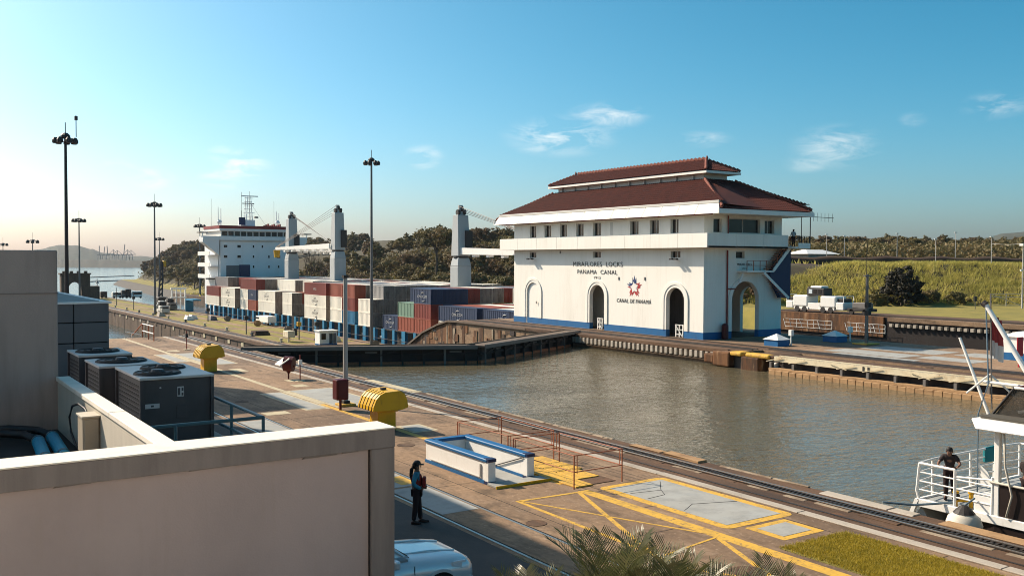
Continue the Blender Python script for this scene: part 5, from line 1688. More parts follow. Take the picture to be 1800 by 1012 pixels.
MARKS = {(1, 1): ('CMA CGM', 'letter'), (1, 0): ('CMA CGM', 'letter'), (5, 1): ('CMA CGM', 'letter'), (3, 1): ('CMA', 'label_white'), (7, 0): ('CMA CGM', 'letter'), (7, 1): ('CMA CGM', 'letter'), (7, 2): ('APEX', 'label_white'), (11, 0): ('CMA CGM', 'label_white'), (13, 2): ('CMA CGM', 'label_white'), (14, 1): ('CMA CGM', 'label_white'), (15, 1): ('CMA CGM', 'label_white')}
CN = {'red': 'dark red', 'rust': 'rusty red', 'navy': 'navy blue', 'blue': 'bright blue', 'white': 'white', 'green': 'pale green', 'grey': 'grey'}
for b, (y0, L, cs) in enumerate(ROW0):
    for t_, k_ in enumerate(cs):
        if k_:
            container(79.24, y0, L, t_, k_, '%s %s container of the near row %s' % (CN[k_], TIER[t_], WHERE[b]), 'near row of deck containers', True, MARKS.get((b, t_)))
INNER = [(262.4, 12.19, 3), (248.5, 12.19, 3), (231.7, 12.19, 3), (217.8, 12.19, 3), (206.8, 6.06, 3), (187.0, 12.19, 3), (172.6, 12.19, 3), (164.8, 6.06, 3), (141.5, 12.19, 3), (126.5, 12.19, 2), (112.5, 12.19, 2)]
pal = ['white', 'white', 'grey', 'grey', 'white', 'grey', 'red', 'rust', 'navy']
r3 = random.Random(5)
ORD = ['one', 'two', 'three', 'four', 'five', 'six', 'seven', 'eight', 'nine', 'ten', 'eleven', 'twelve']
BAYW = ['bay at the bridge', 'second bay from the bridge', 'third bay from the bridge', 'bay right of the first crane', 'bay between the left cranes', 'bay right of the middle crane', 'bay behind the slim pole', 'bay behind the tall mast', 'bay left of the third crane', 'bay right of the third crane', 'bay nearest the control house']
for b, (y0, L, h_) in enumerate(INNER):
    for j in range(1, 12):
        x = 79.24 + 2.5 * j
        if any(abs(y0 + L / 2 - cs_) < L / 2 + 1.6 for cs_ in (246.5, 215.4, 156.7)) and abs(x - 93.0) < 2.8:
            continue
        hh = h_
        if b >= 9:
            hh = 3 if j >= 6 else 2
        if j == 1 and b in (1, 3, 4):
            hh = 2
        lo = 0 if (j <= 3 and b in (4, 7, 8)) else (hh - 2 if j <= 4 else hh - 1)
        for t_ in range(max(0, lo), hh):
            k_ = r3.choice(pal)
            if b == 7 and j <= 4:
                k_ = 'grey' if (t_ + j) % 4 else 'white'
            if b == 8 and j <= 2:
                k_ = 'navy'
            container(x, y0, L, t_, k_, '%s %s container, row %s from the near side, %s' % (CN[k_], TIER[t_], ORD[j], BAYW[b]), 'inner rows of deck containers', doors=(j <= 8 or b >= 9))

# ================================================================ VISITOR BUILDING (we look over its lower roof)
vc = thing('visitor_building', 'grey rendered visitor building whose roof parapet fills the lower left foreground', 'building', (0, 20, 0))
PZ = 5.0
ZR = 3.1            # lower roof
# front parapet wall with cap band and corner pilaster
MB().box(-9, 5.50, 11.72, 12.16, 0, PZ - 0.27).build('parapet_panel', 'stucco', vc)
MB().box(-9, 5.86, 11.63, 12.20, PZ - 0.262, PZ - 0.006).build('parapet_band', 'stucco_dark', vc, bevel=0.008)
MB().box(5.51, 5.86, 11.64, 12.19, 0, PZ - 0.265).build('corner_pilaster', 'stucco_dark', vc, bevel=0.01)
MB().box(-9, 5.87, 11.62, 12.21, PZ - 0.005, PZ + 0.012).build('parapet_top', 'stucco_top', vc, bevel=0.006)
MB().box(5.497, 5.512, 11.70, 11.722, 0, PZ - 0.27).build('panel_joint', 'dark_void', vc)
MB().path([(4.5, 11.715, 4.735), (4.75, 11.715, 4.742), (4.8, 11.715, 4.752), (5.0, 11.715, 4.748)], 0.012, 4).build('crack', 'dark_void', vc)
for (x, z, w, h) in ((4.55, 4.70, 0.5, 0.03), (3.1, 4.715, 0.3, 0.02), (1.6, 4.71, 0.4, 0.025), (5.1, 4.712, 0.25, 0.02)):
    MB().hexa([(x, 11.70, z), (x + w, 11.70, z + 0.008), (x + w, 11.73, z + 0.008), (x, 11.73, z), (x + 0.05, 11.70, z + h), (x + w * 0.9, 11.70, z + h), (x + w * 0.9, 11.73, z + h), (x + 0.05, 11.73, z + h)]).build('spalled_edge', 'stucco_dark', vc)
# low wall running back from the parapet
MB().box(2.88, 3.06, 12.215, 20.38, ZR, PZ - 0.10).build('low_wall', 'render_cream', vc, bevel=0.006)
for (a, b) in ((12.22, 15.2), (15.21, 18.4), (18.41, 20.38)):
    MB().box(2.85, 3.10, a, b, PZ - 0.10, PZ - 0.012).build('low_wall_cap', 'stucco_top', vc, bevel=0.012)
# tall wall at the left
MB().box(-9, 2.90, 20.40, 20.85, ZR, 7.47).build('tall_wall', 'wall_bluegrey', vc, bevel=0.015)
MB().box(-9, 2.905, 20.385, 20.398, 6.62, 6.64).build('wall_joint', 'stucco_dark', vc)
MB().box(-9, 2.87, 12.2, 20.39, 3.70, 3.95).build('roof_floor', 'roof_felt', vc)
MB().box(2.87, 5.8, 12.2, 15.5, ZR - 0.2, ZR).build('roof_floor', 'roof_felt', vc)
MB().box(2.87, 6.55, 15.5, 33.9, ZR - 0.2, ZR).build('roof_floor', 'roof_felt', vc)
MB().box(-9, 5.82, 12.2, 33.8, 0.0, ZR - 0.2).build('lower_storey', 'stucco', vc)
MB().box(6.30, 6.58, 15.5, 33.9, ZR - 0.3, ZR + 0.12).build('roof_kerb', 'concrete_light', vc)
# grey panelled block at the back of the roof, panels with open joints
for (x0, x1) in ((2.0, 4.98), (5.01, 6.02)):
    for (z0, z1) in ((2.0, 4.66), (4.69, 5.30), (5.33, 5.89)):
        MB().box(x0, x1, 32.0, 32.1, z0, z1).build('cladding_panel', 'panel_grey', vc, bevel=0.006)
MB().box(1.5, 6.0, 32.1, 44.0, 0.0, 5.86).build('clad_core', 'dark_void', vc)
MB().box(6.0, 6.04, 32.1, 44.0, 2.0, 5.88).build('cladding_panel', 'panel_grey', vc)
MB().box(1.5, 6.10, 31.95, 44.1, 5.90, 5.96).build('roof_edge', 'white_paint', vc)
MB().box(1.7, 5.8, 32.3, 43.8, 5.961, 5.975).build('roof_sheet', 'pad_grey', vc)
MB().hexa([(1.5, 43.4, 5.96), (4.0, 43.4, 5.96), (4.0, 44.0, 5.96), (1.5, 44.0, 5.96), (1.5, 43.4, 6.6), (4.0, 43.4, 6.05), (4.0, 44.0, 6.05), (1.5, 44.0, 6.6)]).build('roof_upstand', 'white_paint', vc)
# upper floors of the visitor building, left of the view; they shade the quay
MB().box(-2.9, 2.6, 44.4, 60.0, 3.0, 19.0).build('upper_storeys', 'stucco', vc)
MB().box(-2.9, 5.7, 66.0, 73.5, 0.0, 19.0).build('upper_storeys', 'stucco', vc)
MB().box(-2.9, 2.4, 35.0, 44.3, 6.2, 19.0).build('upper_storeys', 'stucco', vc)


# unseen terrace and building front, added to bounce light onto shaded faces
MB().box(-9, 5.84, -4.0, 11.62, 2.2, 2.5).build('bounce_terrace_floor', 'stucco_top', vc)
MB().box(-9, 5.80, -4.0, 11.60, 0.0, 2.2).build('bounce_terrace_base', 'stucco', vc)
MB().box(-26, 7.0, -16, -4.05, 0.0, 15.0).build('bounce_front', 'render_cream', vc)


# cooling units on the roof
def cooling_unit(x0, x1, y0, y1, zt, label, fans, h=1.58):
    t = thing('cooling_unit', label, 'cooling unit', ((x0 + x1) / 2, (y0 + y1) / 2, zt - h), 0, 'rooftop cooling units')
    z0 = zt - h
    MB().box(x0 + 0.06, x1 - 0.06, y0 + 0.06, y1 - 0.06, z0 + 0.1, zt - 0.06).build('casing', 'ac_body', t, bevel=0.015)
    MB().box(x0, x1, y0, y1, zt - 0.06, zt).build('top', 'ac_top', t, bevel=0.012)
    for (x, y) in ((x0, y0), (x1 - 0.09, y0), (x0, y1 - 0.09), (x1 - 0.09, y1 - 0.09)):
        MB().box(x + 0.01, x + 0.08, y + 0.01, y + 0.08, z0, zt - 0.065).build('corner_post', 'ac_body', t)
    MB().box(x0 + 0.03, x1 - 0.03, y0 + 0.03, y1 - 0.03, z0, z0 + 0.1).build('skid', 'dark_steel', t)
    for (fx, fy, r) in fans:
        f = MB().tube((fx, fy, zt - 0.01), (fx, fy, zt + 0.035), r, r * 0.96, n=28).build('fan_grille', 'ac_black', t)
        for k in range(3):
            m2 = MB()
            rr = r * (0.35 + 0.28 * k)
            for a in range(24):
                t0, t1 = 2 * PI * a / 24, 2 * PI * (a + 1) / 24
                m2.beam((fx + rr * math.cos(t0), fy + rr * math.sin(t0), zt + 0.045), (fx + rr * math.cos(t1), fy + rr * math.sin(t1), zt + 0.045), 0.015)
            m2.build('grille_ring', 'dark_steel', f)
        MB().tube((fx, fy, zt + 0.03), (fx, fy, zt + 0.10), 0.16, 0.13, n=12).build('fan_hub', 'ac_body', f)
    # side louvres facing the low wall
    for k in range(12):
        z = z0 + 0.22 + k * 0.10
        MB().box(x0 + 0.045, x0 + 0.058, y0 + 0.2, y1 - 0.2, z, z + 0.05).build('louvre', 'ac_black', t)
    return t


u1 = cooling_unit(4.62, 6.22, 21.3, 23.9, 4.74, 'large dark cooling unit nearest the teal railing', [(5.15, 22.0, 0.52), (5.52, 23.05, 0.52)])
MB().box(5.42, 5.56, 21.352, 21.358, 4.28, 4.50).build('label_plate', 'label_white', u1)
MB().box(5.43, 5.48, 21.349, 21.352, 4.31, 4.47).build('label_print', 'ac_body', u1)
MB().box(5.51, 5.55, 21.349, 21.352, 4.40, 4.47).build('label_print', 'ac_body', u1)
MB().box(5.51, 5.55, 21.349, 21.352, 4.30, 4.36).build('label_print', 'ac_body', u1)
MB().box(4.74, 5.04, 21.352, 21.358, 4.06, 4.16).build('name_plate', 'label_white', u1)
MB().box(4.86, 4.92, 21.349, 21.352, 4.09, 4.13).build('label_print', 'ac_body', u1)
MB().box(5.40, 5.62, 21.350, 21.357, 3.80, 4.08).build('service_panel', 'ac_body', u1, bevel=0.01)
MB().tube((5.06, 21.345, 4.5), (5.06, 21.36, 4.5), 0.02, n=8).build('bolt', 'label_white', u1)
cooling_unit(4.32, 5.74, 24.2, 26.1, 4.74, 'middle dark cooling unit with one round fan on the roof', [(5.02, 25.15, 0.62)])
cooling_unit(4.36, 5.72, 27.2, 29.1, 4.74, 'farthest dark cooling unit below the grey cladding', [(5.0, 28.15, 0.58)])
pl_ = MB().box(3.5, 4.0, 20.6, 21.4, 4.12, 4.18).build('duct_cover', 'ac_top')
tag(pl_, 'pale metal duct cover between the low wall and the cooling units', 'duct')
MB().box(3.6, 3.9, 20.7, 21.3, ZR, 4.12).build('duct', 'ac_body', pl_)

# teal pipe railing round the roof edge
t = thing('roof_railing', 'teal pipe railing on the roof around the large cooling unit', 'railing', (6.4, 18, ZR))
for z in (4.16, 3.62):
    MB().path([(3.2, 18.35, z), (6.32, 18.35, z), (6.32, 30.0, z)], 0.035, 8).build('rail', 'teal_steel', t)
for (x, y) in ((4.62, 18.35), (6.32, 18.35), (6.32, 20.4), (6.32, 22.6), (6.32, 25.0), (6.32, 27.4)):
    MB().tube((x, y, ZR), (x, y, 4.16), 0.034, n=8).build('post', 'teal_steel', t)

# electrical box with looped cable on the low wall
t = thing('electrical_box', 'beige electrical box with a looped cable on the low roof wall', 'electrical box', (2.75, 16.4, 4.0))
MB().box(2.62, 2.872, 16.05, 16.5, 4.22, 4.80).build('enclosure', 'beige_box', t, bevel=0.012)
MB().box(2.64, 2.855, 16.035, 16.05, 4.25, 4.77).build('door', 'beige_box', t, bevel=0.006)
MB().box(2.60, 2.878, 16.02, 16.54, 4.80, 4.825).build('lid', 'render_cream', t)
cb = [(2.80, 16.5, 4.70), (2.80, 16.9, 4.82), (2.78, 17.4, 4.84), (2.76, 17.9, 4.74), (2.75, 18.15, 4.52), (2.75, 18.0, 4.28), (2.76, 17.5, 4.08), (2.78, 16.9, 4.06), (2.80, 16.5, 4.24)]
MB().path(cb, 0.02, 6).build('cable', 'pipe_black', t, smooth=True)
MB().tube((2.75, 16.3, 3.96), (2.75, 16.3, 4.22), 0.05, n=8).build('conduit', 'galv', t)
# insulated pipes
for (i, (pts, bl)) in enumerate(((((-3.0, 19.3, 4.16), (1.75, 19.2, 4.16), (2.12, 18.85, 4.15), (2.26, 18.3, 4.12)), ((2.26, 18.25, 4.12), (2.18, 16.7, 4.06))), (((-3.0, 19.75, 4.16), (1.95, 19.65, 4.16), (2.38, 19.25, 4.15), (2.53, 18.7, 4.12)), ((2.53, 18.6, 4.12), (2.48, 16.85, 4.06))))):
    t = thing('insulated_pipe', ('black roof pipe with blue sleeve nearer the parapet', 'black roof pipe with blue sleeve next to the electrical box')[i], 'pipe', pts[0], 0, 'insulated roof pipes')
    MB().path(pts, 0.07, 10).build('pipe', 'pipe_black', t, smooth=True)
    MB().tube(*bl, 0.105, n=14).build('sleeve', 'pipe_blue', t, smooth=False)
    a, b = Vector(bl[0]), Vector(bl[1])
    for f in (0.02, 0.9):
        c_ = a.lerp(b, f)
        d_ = (b - a).normalized() * 0.04
        MB().tube(c_ - d_, c_ + d_, 0.112, n=14).build('clamp', 'teal_steel', t)
    MB().path([b, b + Vector((0.02, -0.25, -0.03)), b + Vector((0.16, -0.45, -0.05))], 0.04, 8).build('tail', 'orange_rust', t)

# ================================================================ CAR
def loft(sections, name, mat, parent, smooth=True):
    """sections: list of (y, [(x,z)...]) closed loops of equal count"""
    m2 = MB()
    n = len(sections[0][1])
    vs = []
    for (y, lp_) in sections:
        vs += [(x, y, z) for (x, z) in lp_]
    fs = []
    for i in range(len(sections) - 1):
        for k in range(n):
            fs.append((i * n + k, i * n + (k + 1) % n, (i + 1) * n + (k + 1) % n, (i + 1) * n + k))
    fs += [tuple(range(n))[::-1], tuple(range((len(sections) - 1) * n, len(sections) * n))]
    m2.add(vs, fs)
    o = m2.build(name, mat, parent, smooth=smooth)
    return o


car = thing('parked_car', 'pale blue-white pick-up parked beside the visitor building', 'car', (8.6, 18.1, 0))


def sec(w, zb, zs, zt, wt, r=0.06):
    """half-car section: sill width w, bottom zb, shoulder zs, top zt with top half width wt"""
    hl = [(w * 0.90, zb), (w, zb + 0.12), (w * 1.01, zs - 0.18), (w * 0.985, zs), (wt + 0.06 * (w - wt), zt - 0.035), (wt * 0.86, zt), (wt * 0.4, zt + 0.012)]
    return hl + [(-x, z) for (x, z) in hl[::-1]]


# along local y: front at +2.45 ; built in own coordinates then turned to face +X
secs = [(2.46, sec(0.62, 0.42, 0.62, 0.70, 0.50)), (2.42, sec(0.80, 0.34, 0.74, 0.86, 0.66)), (2.25, sec(0.90, 0.30, 0.84, 0.96, 0.72)), (1.9, sec(0.935, 0.28, 0.90, 1.02, 0.76)), (1.4, sec(0.95, 0.26, 0.96, 1.07, 0.79)), (0.95, sec(0.955, 0.26, 0.99, 1.11, 0.80)), (0.80, sec(0.955, 0.26, 1.0, 1.12, 0.80)), (-1.0, sec(0.955, 0.26, 1.02, 1.10, 0.84)), (-2.3, sec(0.95, 0.30, 1.02, 1.08, 0.86)), (-2.45, sec(0.90, 0.40, 0.96, 1.04, 0.80))]
body = loft(secs, 'body', 'car_paint', car)
cabsec = [(0.85, sec(0.82, 1.08, 1.10, 1.13, 0.78)), (0.15, sec(0.80, 1.08, 1.36, 1.66, 0.60)), (-0.2, sec(0.80, 1.08, 1.40, 1.74, 0.60)), (-1.3, sec(0.80, 1.08, 1.40, 1.74, 0.60)), (-1.75, sec(0.80, 1.08, 1.36, 1.62, 0.60)), (-2.2, sec(0.80, 1.08, 1.10, 1.14, 0.72))]
roofp = loft([(y, s_) for y, s_ in cabsec], 'cabin', 'car_paint', car)
ws = MB().quad((-0.70, 0.80, 1.135), (0.70, 0.80, 1.135), (0.56, 0.20, 1.62), (-0.56, 0.20, 1.62)).build('windscreen', 'car_glass', car)
for sg in (-1, 1):
    MB().quad((sg * 0.835, 0.55, 1.14), (sg * 0.70, 0.14, 1.60), (sg * 0.70, -1.2, 1.62), (sg * 0.83, -1.35, 1.14)).build('side_window', 'car_glass', car)
    MB().tube((sg * 0.80, 0.86, 1.12), (sg * 0.62, 0.12, 1.68), 0.035, n=6).build('pillar', 'car_paint', car)
    hd = MB().hexa([(sg * 0.62, 2.44, 0.70), (sg * 0.90, 2.20, 0.72), (sg * 0.955, 1.86, 0.84), (sg * 0.62, 2.40, 0.74), (sg * 0.62, 2.41, 0.86), (sg * 0.88, 2.20, 0.90), (sg * 0.945, 1.82, 0.93), (sg * 0.62, 2.36, 0.88)]).build('headlight', 'lamp_glass', car)
    MB().box(sg * 0.96, sg * 1.16, 0.38, 0.52, 1.05, 1.23).build('mirror', 'car_paint', car, bevel=0.04, seg=2)
    MB().box(sg * 0.957, sg * 0.964, 0.93, 0.945, 0.35, 1.0).build('door_seam', 'dark_void', car)
    for y in (1.55, -1.5):
        w_ = MB().tube((sg * 0.74, y, 0.36), (sg * 0.975, y, 0.36), 0.36, n=24).build('wheel', 'tyre', car)
        MB().tube((sg * 0.97, y, 0.36), (sg * 0.985, y, 0.36), 0.22, n=16).build('rim', 'chrome', w_)
        m2 = MB()
        for a in range(0, 181, 12):
            if a:
                m2.beam((sg * 0.955, y + 0.44 * math.cos(R(a - 12)), 0.36 + 0.44 * math.sin(R(a - 12))), (sg * 0.955, y + 0.44 * math.cos(R(a)), 0.36 + 0.44 * math.sin(R(a))), 0.05, 0.06)
        m2.build('wheel_arch', 'car_paint', car)
        MB().tube((sg * 0.90, y, 0.36), (sg * 0.962, y, 0.36), 0.43, n=24).build('wheel_well', 'dark_void', car)
MB().box(-0.60, 0.60, 2.40, 2.47, 0.50, 0.84).build('grille', 'ac_black', car, bevel=0.03)
MB().box(-0.62, 0.62, 2.41, 2.49, 0.70, 0.76).build('grille_bar', 'chrome', car)
MB().box(-0.86, 0.86, 2.30, 2.50, 0.32, 0.48).build('bumper', 'car_paint', car, bevel=0.06, seg=2)
for x in (-0.38, 0.38):
    MB().path([(x * 1.2, 0.95, 1.125), (x * 1.1, 1.6, 1.085), (x, 2.2, 0.985)], 0.02, 6).build('bonnet_crease', 'car_paint', car)
MB().box(-0.72, 0.72, 0.81, 0.93, 1.115, 1.135).build('cowl', 'ac_black', car)
for k in range(2):
    MB().path([(-0.5 + 0.6 * k, 0.84, 1.15), (0.05 + 0.55 * k, 0.72, 1.22)], 0.012, 5).build('wiper', 'ac_black', car)
for ch_ in car.children:
    ch_.matrix_parent_inverse = Matrix.Identity(4)
car.rotation_euler = (0, 0, R(-90))
car.location = (8.15, 18.1, 0)

# ================================================================ PEOPLE
BASE = {'pelvis': (0, 0, .95), 'spine': (0, .01, 1.13), 'chest': (0, 0, 1.33), 'neck': (0, .01, 1.47), 'head': (0, -.005, 1.56), 'crown': (0, .01, 1.66),
        'hipL': (.09, 0, .90), 'kneeL': (.10, -.015, .49), 'ankL': (.10, .02, .09), 'toeL': (.115, -.15, .035),
        'hipR': (-.09, 0, .90), 'kneeR': (-.10, -.015, .49), 'ankR': (-.10, .02, .09), 'toeR': (-.115, -.15, .035),
        'shL': (.165, .01, 1.40), 'elL': (.215, .03, 1.13), 'wrL': (.21, -.05, .90), 'paL': (.21, -.07, .83),
        'shR': (-.165, .01, 1.40), 'elR': (-.215, .03, 1.13), 'wrR': (-.21, -.05, .90), 'paR': (-.21, -.07, .83)}
RAD = {'pelvis': .125, 'spine': .115, 'chest': .130, 'neck': .055, 'head': .088, 'crown': .062, 'hip': .088, 'knee': .058, 'ank': .042, 'toe': .034, 'sh': .060, 'el': .043, 'wr': .029, 'pa': .034}
EDGES = [('pelvis', 'spine'), ('spine', 'chest'), ('chest', 'neck'), ('neck', 'head'), ('head', 'crown')]
for s_ in 'LR':
    EDGES += [('pelvis', 'hip' + s_), ('hip' + s_, 'knee' + s_), ('knee' + s_, 'ank' + s_), ('ank' + s_, 'toe' + s_), ('chest', 'sh' + s_), ('sh' + s_, 'el' + s_), ('el' + s_, 'wr' + s_), ('wr' + s_, 'pa' + s_)]


def rad(k, g=0.0, mul=1.0):
    b = k if k in RAD else k[:-1]
    return RAD[b] * mul + g


def skin_mesh(J, keys, edges, grow=0.0, sub=1, root='pelvis', mul=1.0, flat=1.0):
    bm = bmesh.new()
    lay = bm.verts.layers.skin.verify()
    vd = {}
    for k in keys:
        v = bm.verts.new(J[k])
        r = rad(k, grow, mul)
        v[lay].radius = (r, r * (flat if k in ('pelvis', 'spine', 'chest') else 1.0))
        if k == root:
            v[lay].use_root = True
        vd[k] = v
    for a, b in edges:
        bm.edges.new((vd[a], vd[b]))
    me = bpy.data.meshes.new('tmp')
    bm.to_mesh(me)
    bm.free()
    o = bpy.data.objects.new('tmp', me)
    col.objects.link(o)
    sk = o.modifiers.new('skin', 'SKIN')
    sk.use_smooth_shade = True
    sb = o.modifiers.new('sub', 'SUBSURF')
    sb.levels = sub
    sb.render_levels = sub
    dg = bpy.context.evaluated_depsgraph_get()
    ev = o.evaluated_get(dg)
    m2 = bpy.data.meshes.new_from_object(ev)
    vs = [tuple(v.co) for v in m2.vertices]
    fs = [tuple(p.vertices) for p in m2.polygons]
    bpy.data.objects.remove(o)
    return vs, fs


def person(label, loc, rz, over, top, bottom, skin='skin', vest=None, hat=None, hair='short', group=None, sleeve='long', scale=1.0):
    J = dict(BASE)
    J.update(over)
    t = thing('person', label, 'person', loc, rz, group)
    t.scale = (scale,) * 3
    V = {k: Vector(v) for k, v in J.items()}
    vs, fs = skin_mesh(J, list(J), EDGES, 0, 2, flat=0.85)
    mb = MB()
    mb.add(vs, fs)
    # hands: five fingers closing round
    for s_, sg in (('L', 1), ('R', -1)):
        w, p = V['wr' + s_], V['pa' + s_]
        d = (p - w).normalized()
        side = d.cross(Vector((0, 1, 0.3))).normalized() * sg
        curl = side.cross(d).normalized() * -sg
        for k in range(4):
            b = p + d * 0.02 + side * (0.024 - 0.016 * k)
            L = (0.062, 0.072, 0.068, 0.052)[k]
            mb.path([b, b + d * L * 0.5 + curl * 0.008, b + d * L * 0.85 + curl * 0.03, b + d * L * 0.9 + curl * 0.05], [0.010, 0.0095, 0.009, 0.007], 6)
        b = p - d * 0.02 + side * 0.032
        mb.path([b, b + side * 0.022 + d * 0.02, b + side * 0.028 + d * 0.05 + curl * 0.012], [0.012, 0.010, 0.008], 6)
    # face
    hd, cr = V['head'], V['crown']
    upv = (cr - V['neck']).normalized()
    f = Vector((0, -1, 0))
    f = (f - upv * f.dot(upv)).normalized()
    sd = f.cross(upv)
    c = hd + upv * 0.03
    mb.path([c + f * 0.088 + upv * 0.025, c + f * 0.112 - upv * 0.012, c + f * 0.09 - upv * 0.022], [0.008, 0.014, 0.011], 6)
    for e in (-1, 1):
        mb.lathe([(0.004, -0.03), (0.016, -0.012), (0.02, 0.012), (0.006, 0.03)], c + sd * e * 0.088, 6)
    mb.cur = 1
    for e in (-1, 1):
        q = c + f * 0.083 + sd * e * 0.033 + upv * 0.022
        mb.box(q.x - 0.012, q.x + 0.012, q.y - 0.008, q.y + 0.008, q.z - 0.006, q.z + 0.006)
    q = c + f * 0.086 - upv * 0.048
    mb.beam(q - sd * 0.022, q + sd * 0.022, 0.012, 0.008)
    body = mb.build('body', [skin, 'hair'], t, smooth=True)
    # clothing as children
    tk = ['spine', 'chest'] + ['sh' + s_ for s_ in 'LR'] + ['el' + s_ for s_ in 'LR'] + (['wr' + s_ for s_ in 'LR'] if sleeve == 'long' else [])
    tk = ['pelvis'] + tk + ['neck']
    te = [(a, b) for a, b in EDGES if a in tk and b in tk]
    J2 = dict(J)
    J2['neck'] = tuple(V['chest'].lerp(V['neck'], 0.75))
    if sleeve != 'long':
        for s_ in 'LR':
            J2['el' + s_] = tuple(V['sh' + s_].lerp(V['el' + s_], 0.75))
    vs, fs = skin_mesh(J2, tk, te, 0.022, 2, flat=0.88)
    MB().add(vs, fs).build('shirt', top, t, smooth=True)
    bk = ['pelvis', 'hipL', 'hipR', 'kneeL', 'kneeR', 'ankL', 'ankR']
    J3 = dict(J)
    vs, fs = skin_mesh(J3, bk, [(a, b) for a, b in EDGES if a in bk and b in bk], 0.026, 2, flat=0.9)
    MB().add(vs, fs).build('trousers', bottom, t, smooth=True)
    for s_ in 'LR':
        a, b = V['ank' + s_], V['toe' + s_]
        h_ = Vector((a.x, a.y, b.z))
        d = (Vector((b.x, b.y, 0)) - Vector((a.x, a.y, 0))).normalized()
        MB().path([h_ - d * 0.06, h_ + d * 0.03 + Vector((0, 0, .02)), h_ + d * 0.12, b + d * 0.05], [0.045, 0.058, 0.05, 0.028], 8).build('shoe', 'boot', t, smooth=True)
    if vest:
        vk = ['pelvis', 'spine', 'chest', 'neck']
        J4 = dict(J2)
        J4['pelvis'] = tuple(V['pelvis'].lerp(V['spine'], 0.35))
        J4['neck'] = tuple(V['chest'].lerp(V['neck'], 0.45))
        vs, fs = skin_mesh(J4, vk, [('pelvis', 'spine'), ('spine', 'chest'), ('chest', 'neck')], 0.05, 2, flat=0.95)
        v_ = MB().add(vs, fs).build('vest', vest, t, smooth=True)
        MB().box(-0.13, 0.13, -0.25, -0.15, 1.02, 1.30).build('pouch', vest, v_, bevel=0.03, seg=2)
        MB().box(-0.05, 0.09, -0.256, -0.25, 1.20, 1.23).build('name_tape', 'label_white', v_)
    prof = [(0.02, -0.115), (0.075, -0.09), (0.10, -0.02), (0.098, 0.04), (0.07, 0.085), (0.01, 0.10)]
    hm = MB().lathe(prof, (0, 0, 0), 12).build('hair', 'hair', t, smooth=True)
    hm.matrix_basis = Matrix.Translation(t.location) if False else Matrix.Translation(hd + upv * 0.058 - f * 0.040) @ Matrix.Scale(0.93, 4)
    hm.matrix_parent_inverse = Matrix.Identity(4)
    if hair == 'tail':
        MB().path([hd - f * 0.09 + upv * 0.03, hd - f * 0.15 - upv * 0.06, hd - f * 0.17 - upv * 0.22, hd - f * 0.15 - upv * 0.40], [0.04, 0.055, 0.045, 0.015], 8).build('ponytail', 'hair', hm, smooth=True)
    if hat:
        hh = MB()
        q = hd + upv * 0.075
        hh.lathe([(0.104, 0), (0.106, 0.04), (0.095, 0.085), (0.06, 0.115), (0.01, 0.125)], q, 14)
        hh.prism([(q.x + sd.x * 0.085, q.y - 0.06), (q.x - sd.x * 0.085, q.y - 0.06), (q.x - 0.06, q.y - 0.19), (q.x + 0.06, q.y - 0.19)], 'z', q.z + 0.002, q.z + 0.02)
        hh.build('cap', hat, t, smooth=False)
    for c_ in t.children:
        c_.matrix_parent_inverse = Matrix.Identity(4)
    return t


person('guard in light blue shirt, red vest and dark cap standing on the quay', (12.32, 23.12, 0.0), R(56),
       {'kneeL': (.09, -.05, .49), 'ankL': (.10, -.10, .09), 'toeL': (.12, -.28, .035), 'kneeR': (-.09, .03, .49), 'ankR': (-.10, .08, .09), 'toeR': (-.11, -.08, .035),
        'elL': (.24, .07, 1.14), 'wrL': (.16, -.14, 1.03), 'paL': (.10, -.19, 1.03), 'elR': (-.24, .08, 1.14), 'wrR': (-.17, -.13, 1.00), 'paR': (-.10, -.19, 1.01)},
       'shirt_blue', 'trousers', 'skin_dark', vest='vest_red', hat='hair', hair='tail')
person('man in dark shirt leaning on the bow railing of the white boat', (26.95, 16.30, 0.10), R(-62),
       {'spine': (0, -.06, 1.10), 'chest': (0, -.17, 1.27), 'neck': (0, -.24, 1.40), 'head': (0, -.28, 1.48), 'crown': (0, -.29, 1.58), 'shL': (.17, -.20, 1.34), 'shR': (-.17, -.20, 1.34),
        'elL': (.30, -.32, 1.16), 'wrL': (.26, -.50, 1.12), 'paL': (.24, -.56, 1.13), 'elR': (-.30, -.30, 1.14), 'wrR': (-.30, -.50, 1.11), 'paR': (-.30, -.57, 1.12), 'ankL': (.12, .08, .09), 'toeL': (.14, -.09, .035)},
       'shirt_dark', 'trousers', 'skin', hair='short', sleeve='short')
person('man in dark clothes with arms held out inside the boat cabin', (27.35, 14.15, 0.10), R(95),
       {'elL': (.22, -.10, 1.15), 'wrL': (.16, -.32, 1.18), 'paL': (.15, -.39, 1.19), 'elR': (-.22, -.10, 1.15), 'wrR': (-.16, -.30, 1.12), 'paR': (-.15, -.37, 1.12)},
       'shirt_dark', 'trousers', 'skin', hair='short', sleeve='short')
person('man in pale grey shirt standing on the control house lookout', (74.0, 61.3, 8.74), R(160),
       {'elL': (.26, .02, 1.15), 'elR': (-.26, .02, 1.15), 'wrL': (.20, -.16, 1.08), 'wrR': (-.20, -.16, 1.08), 'paL': (.15, -.2, 1.07), 'paR': (-.15, -.2, 1.07)},
       'shirt_pale', 'trousers', 'skin_dark', hair='short')

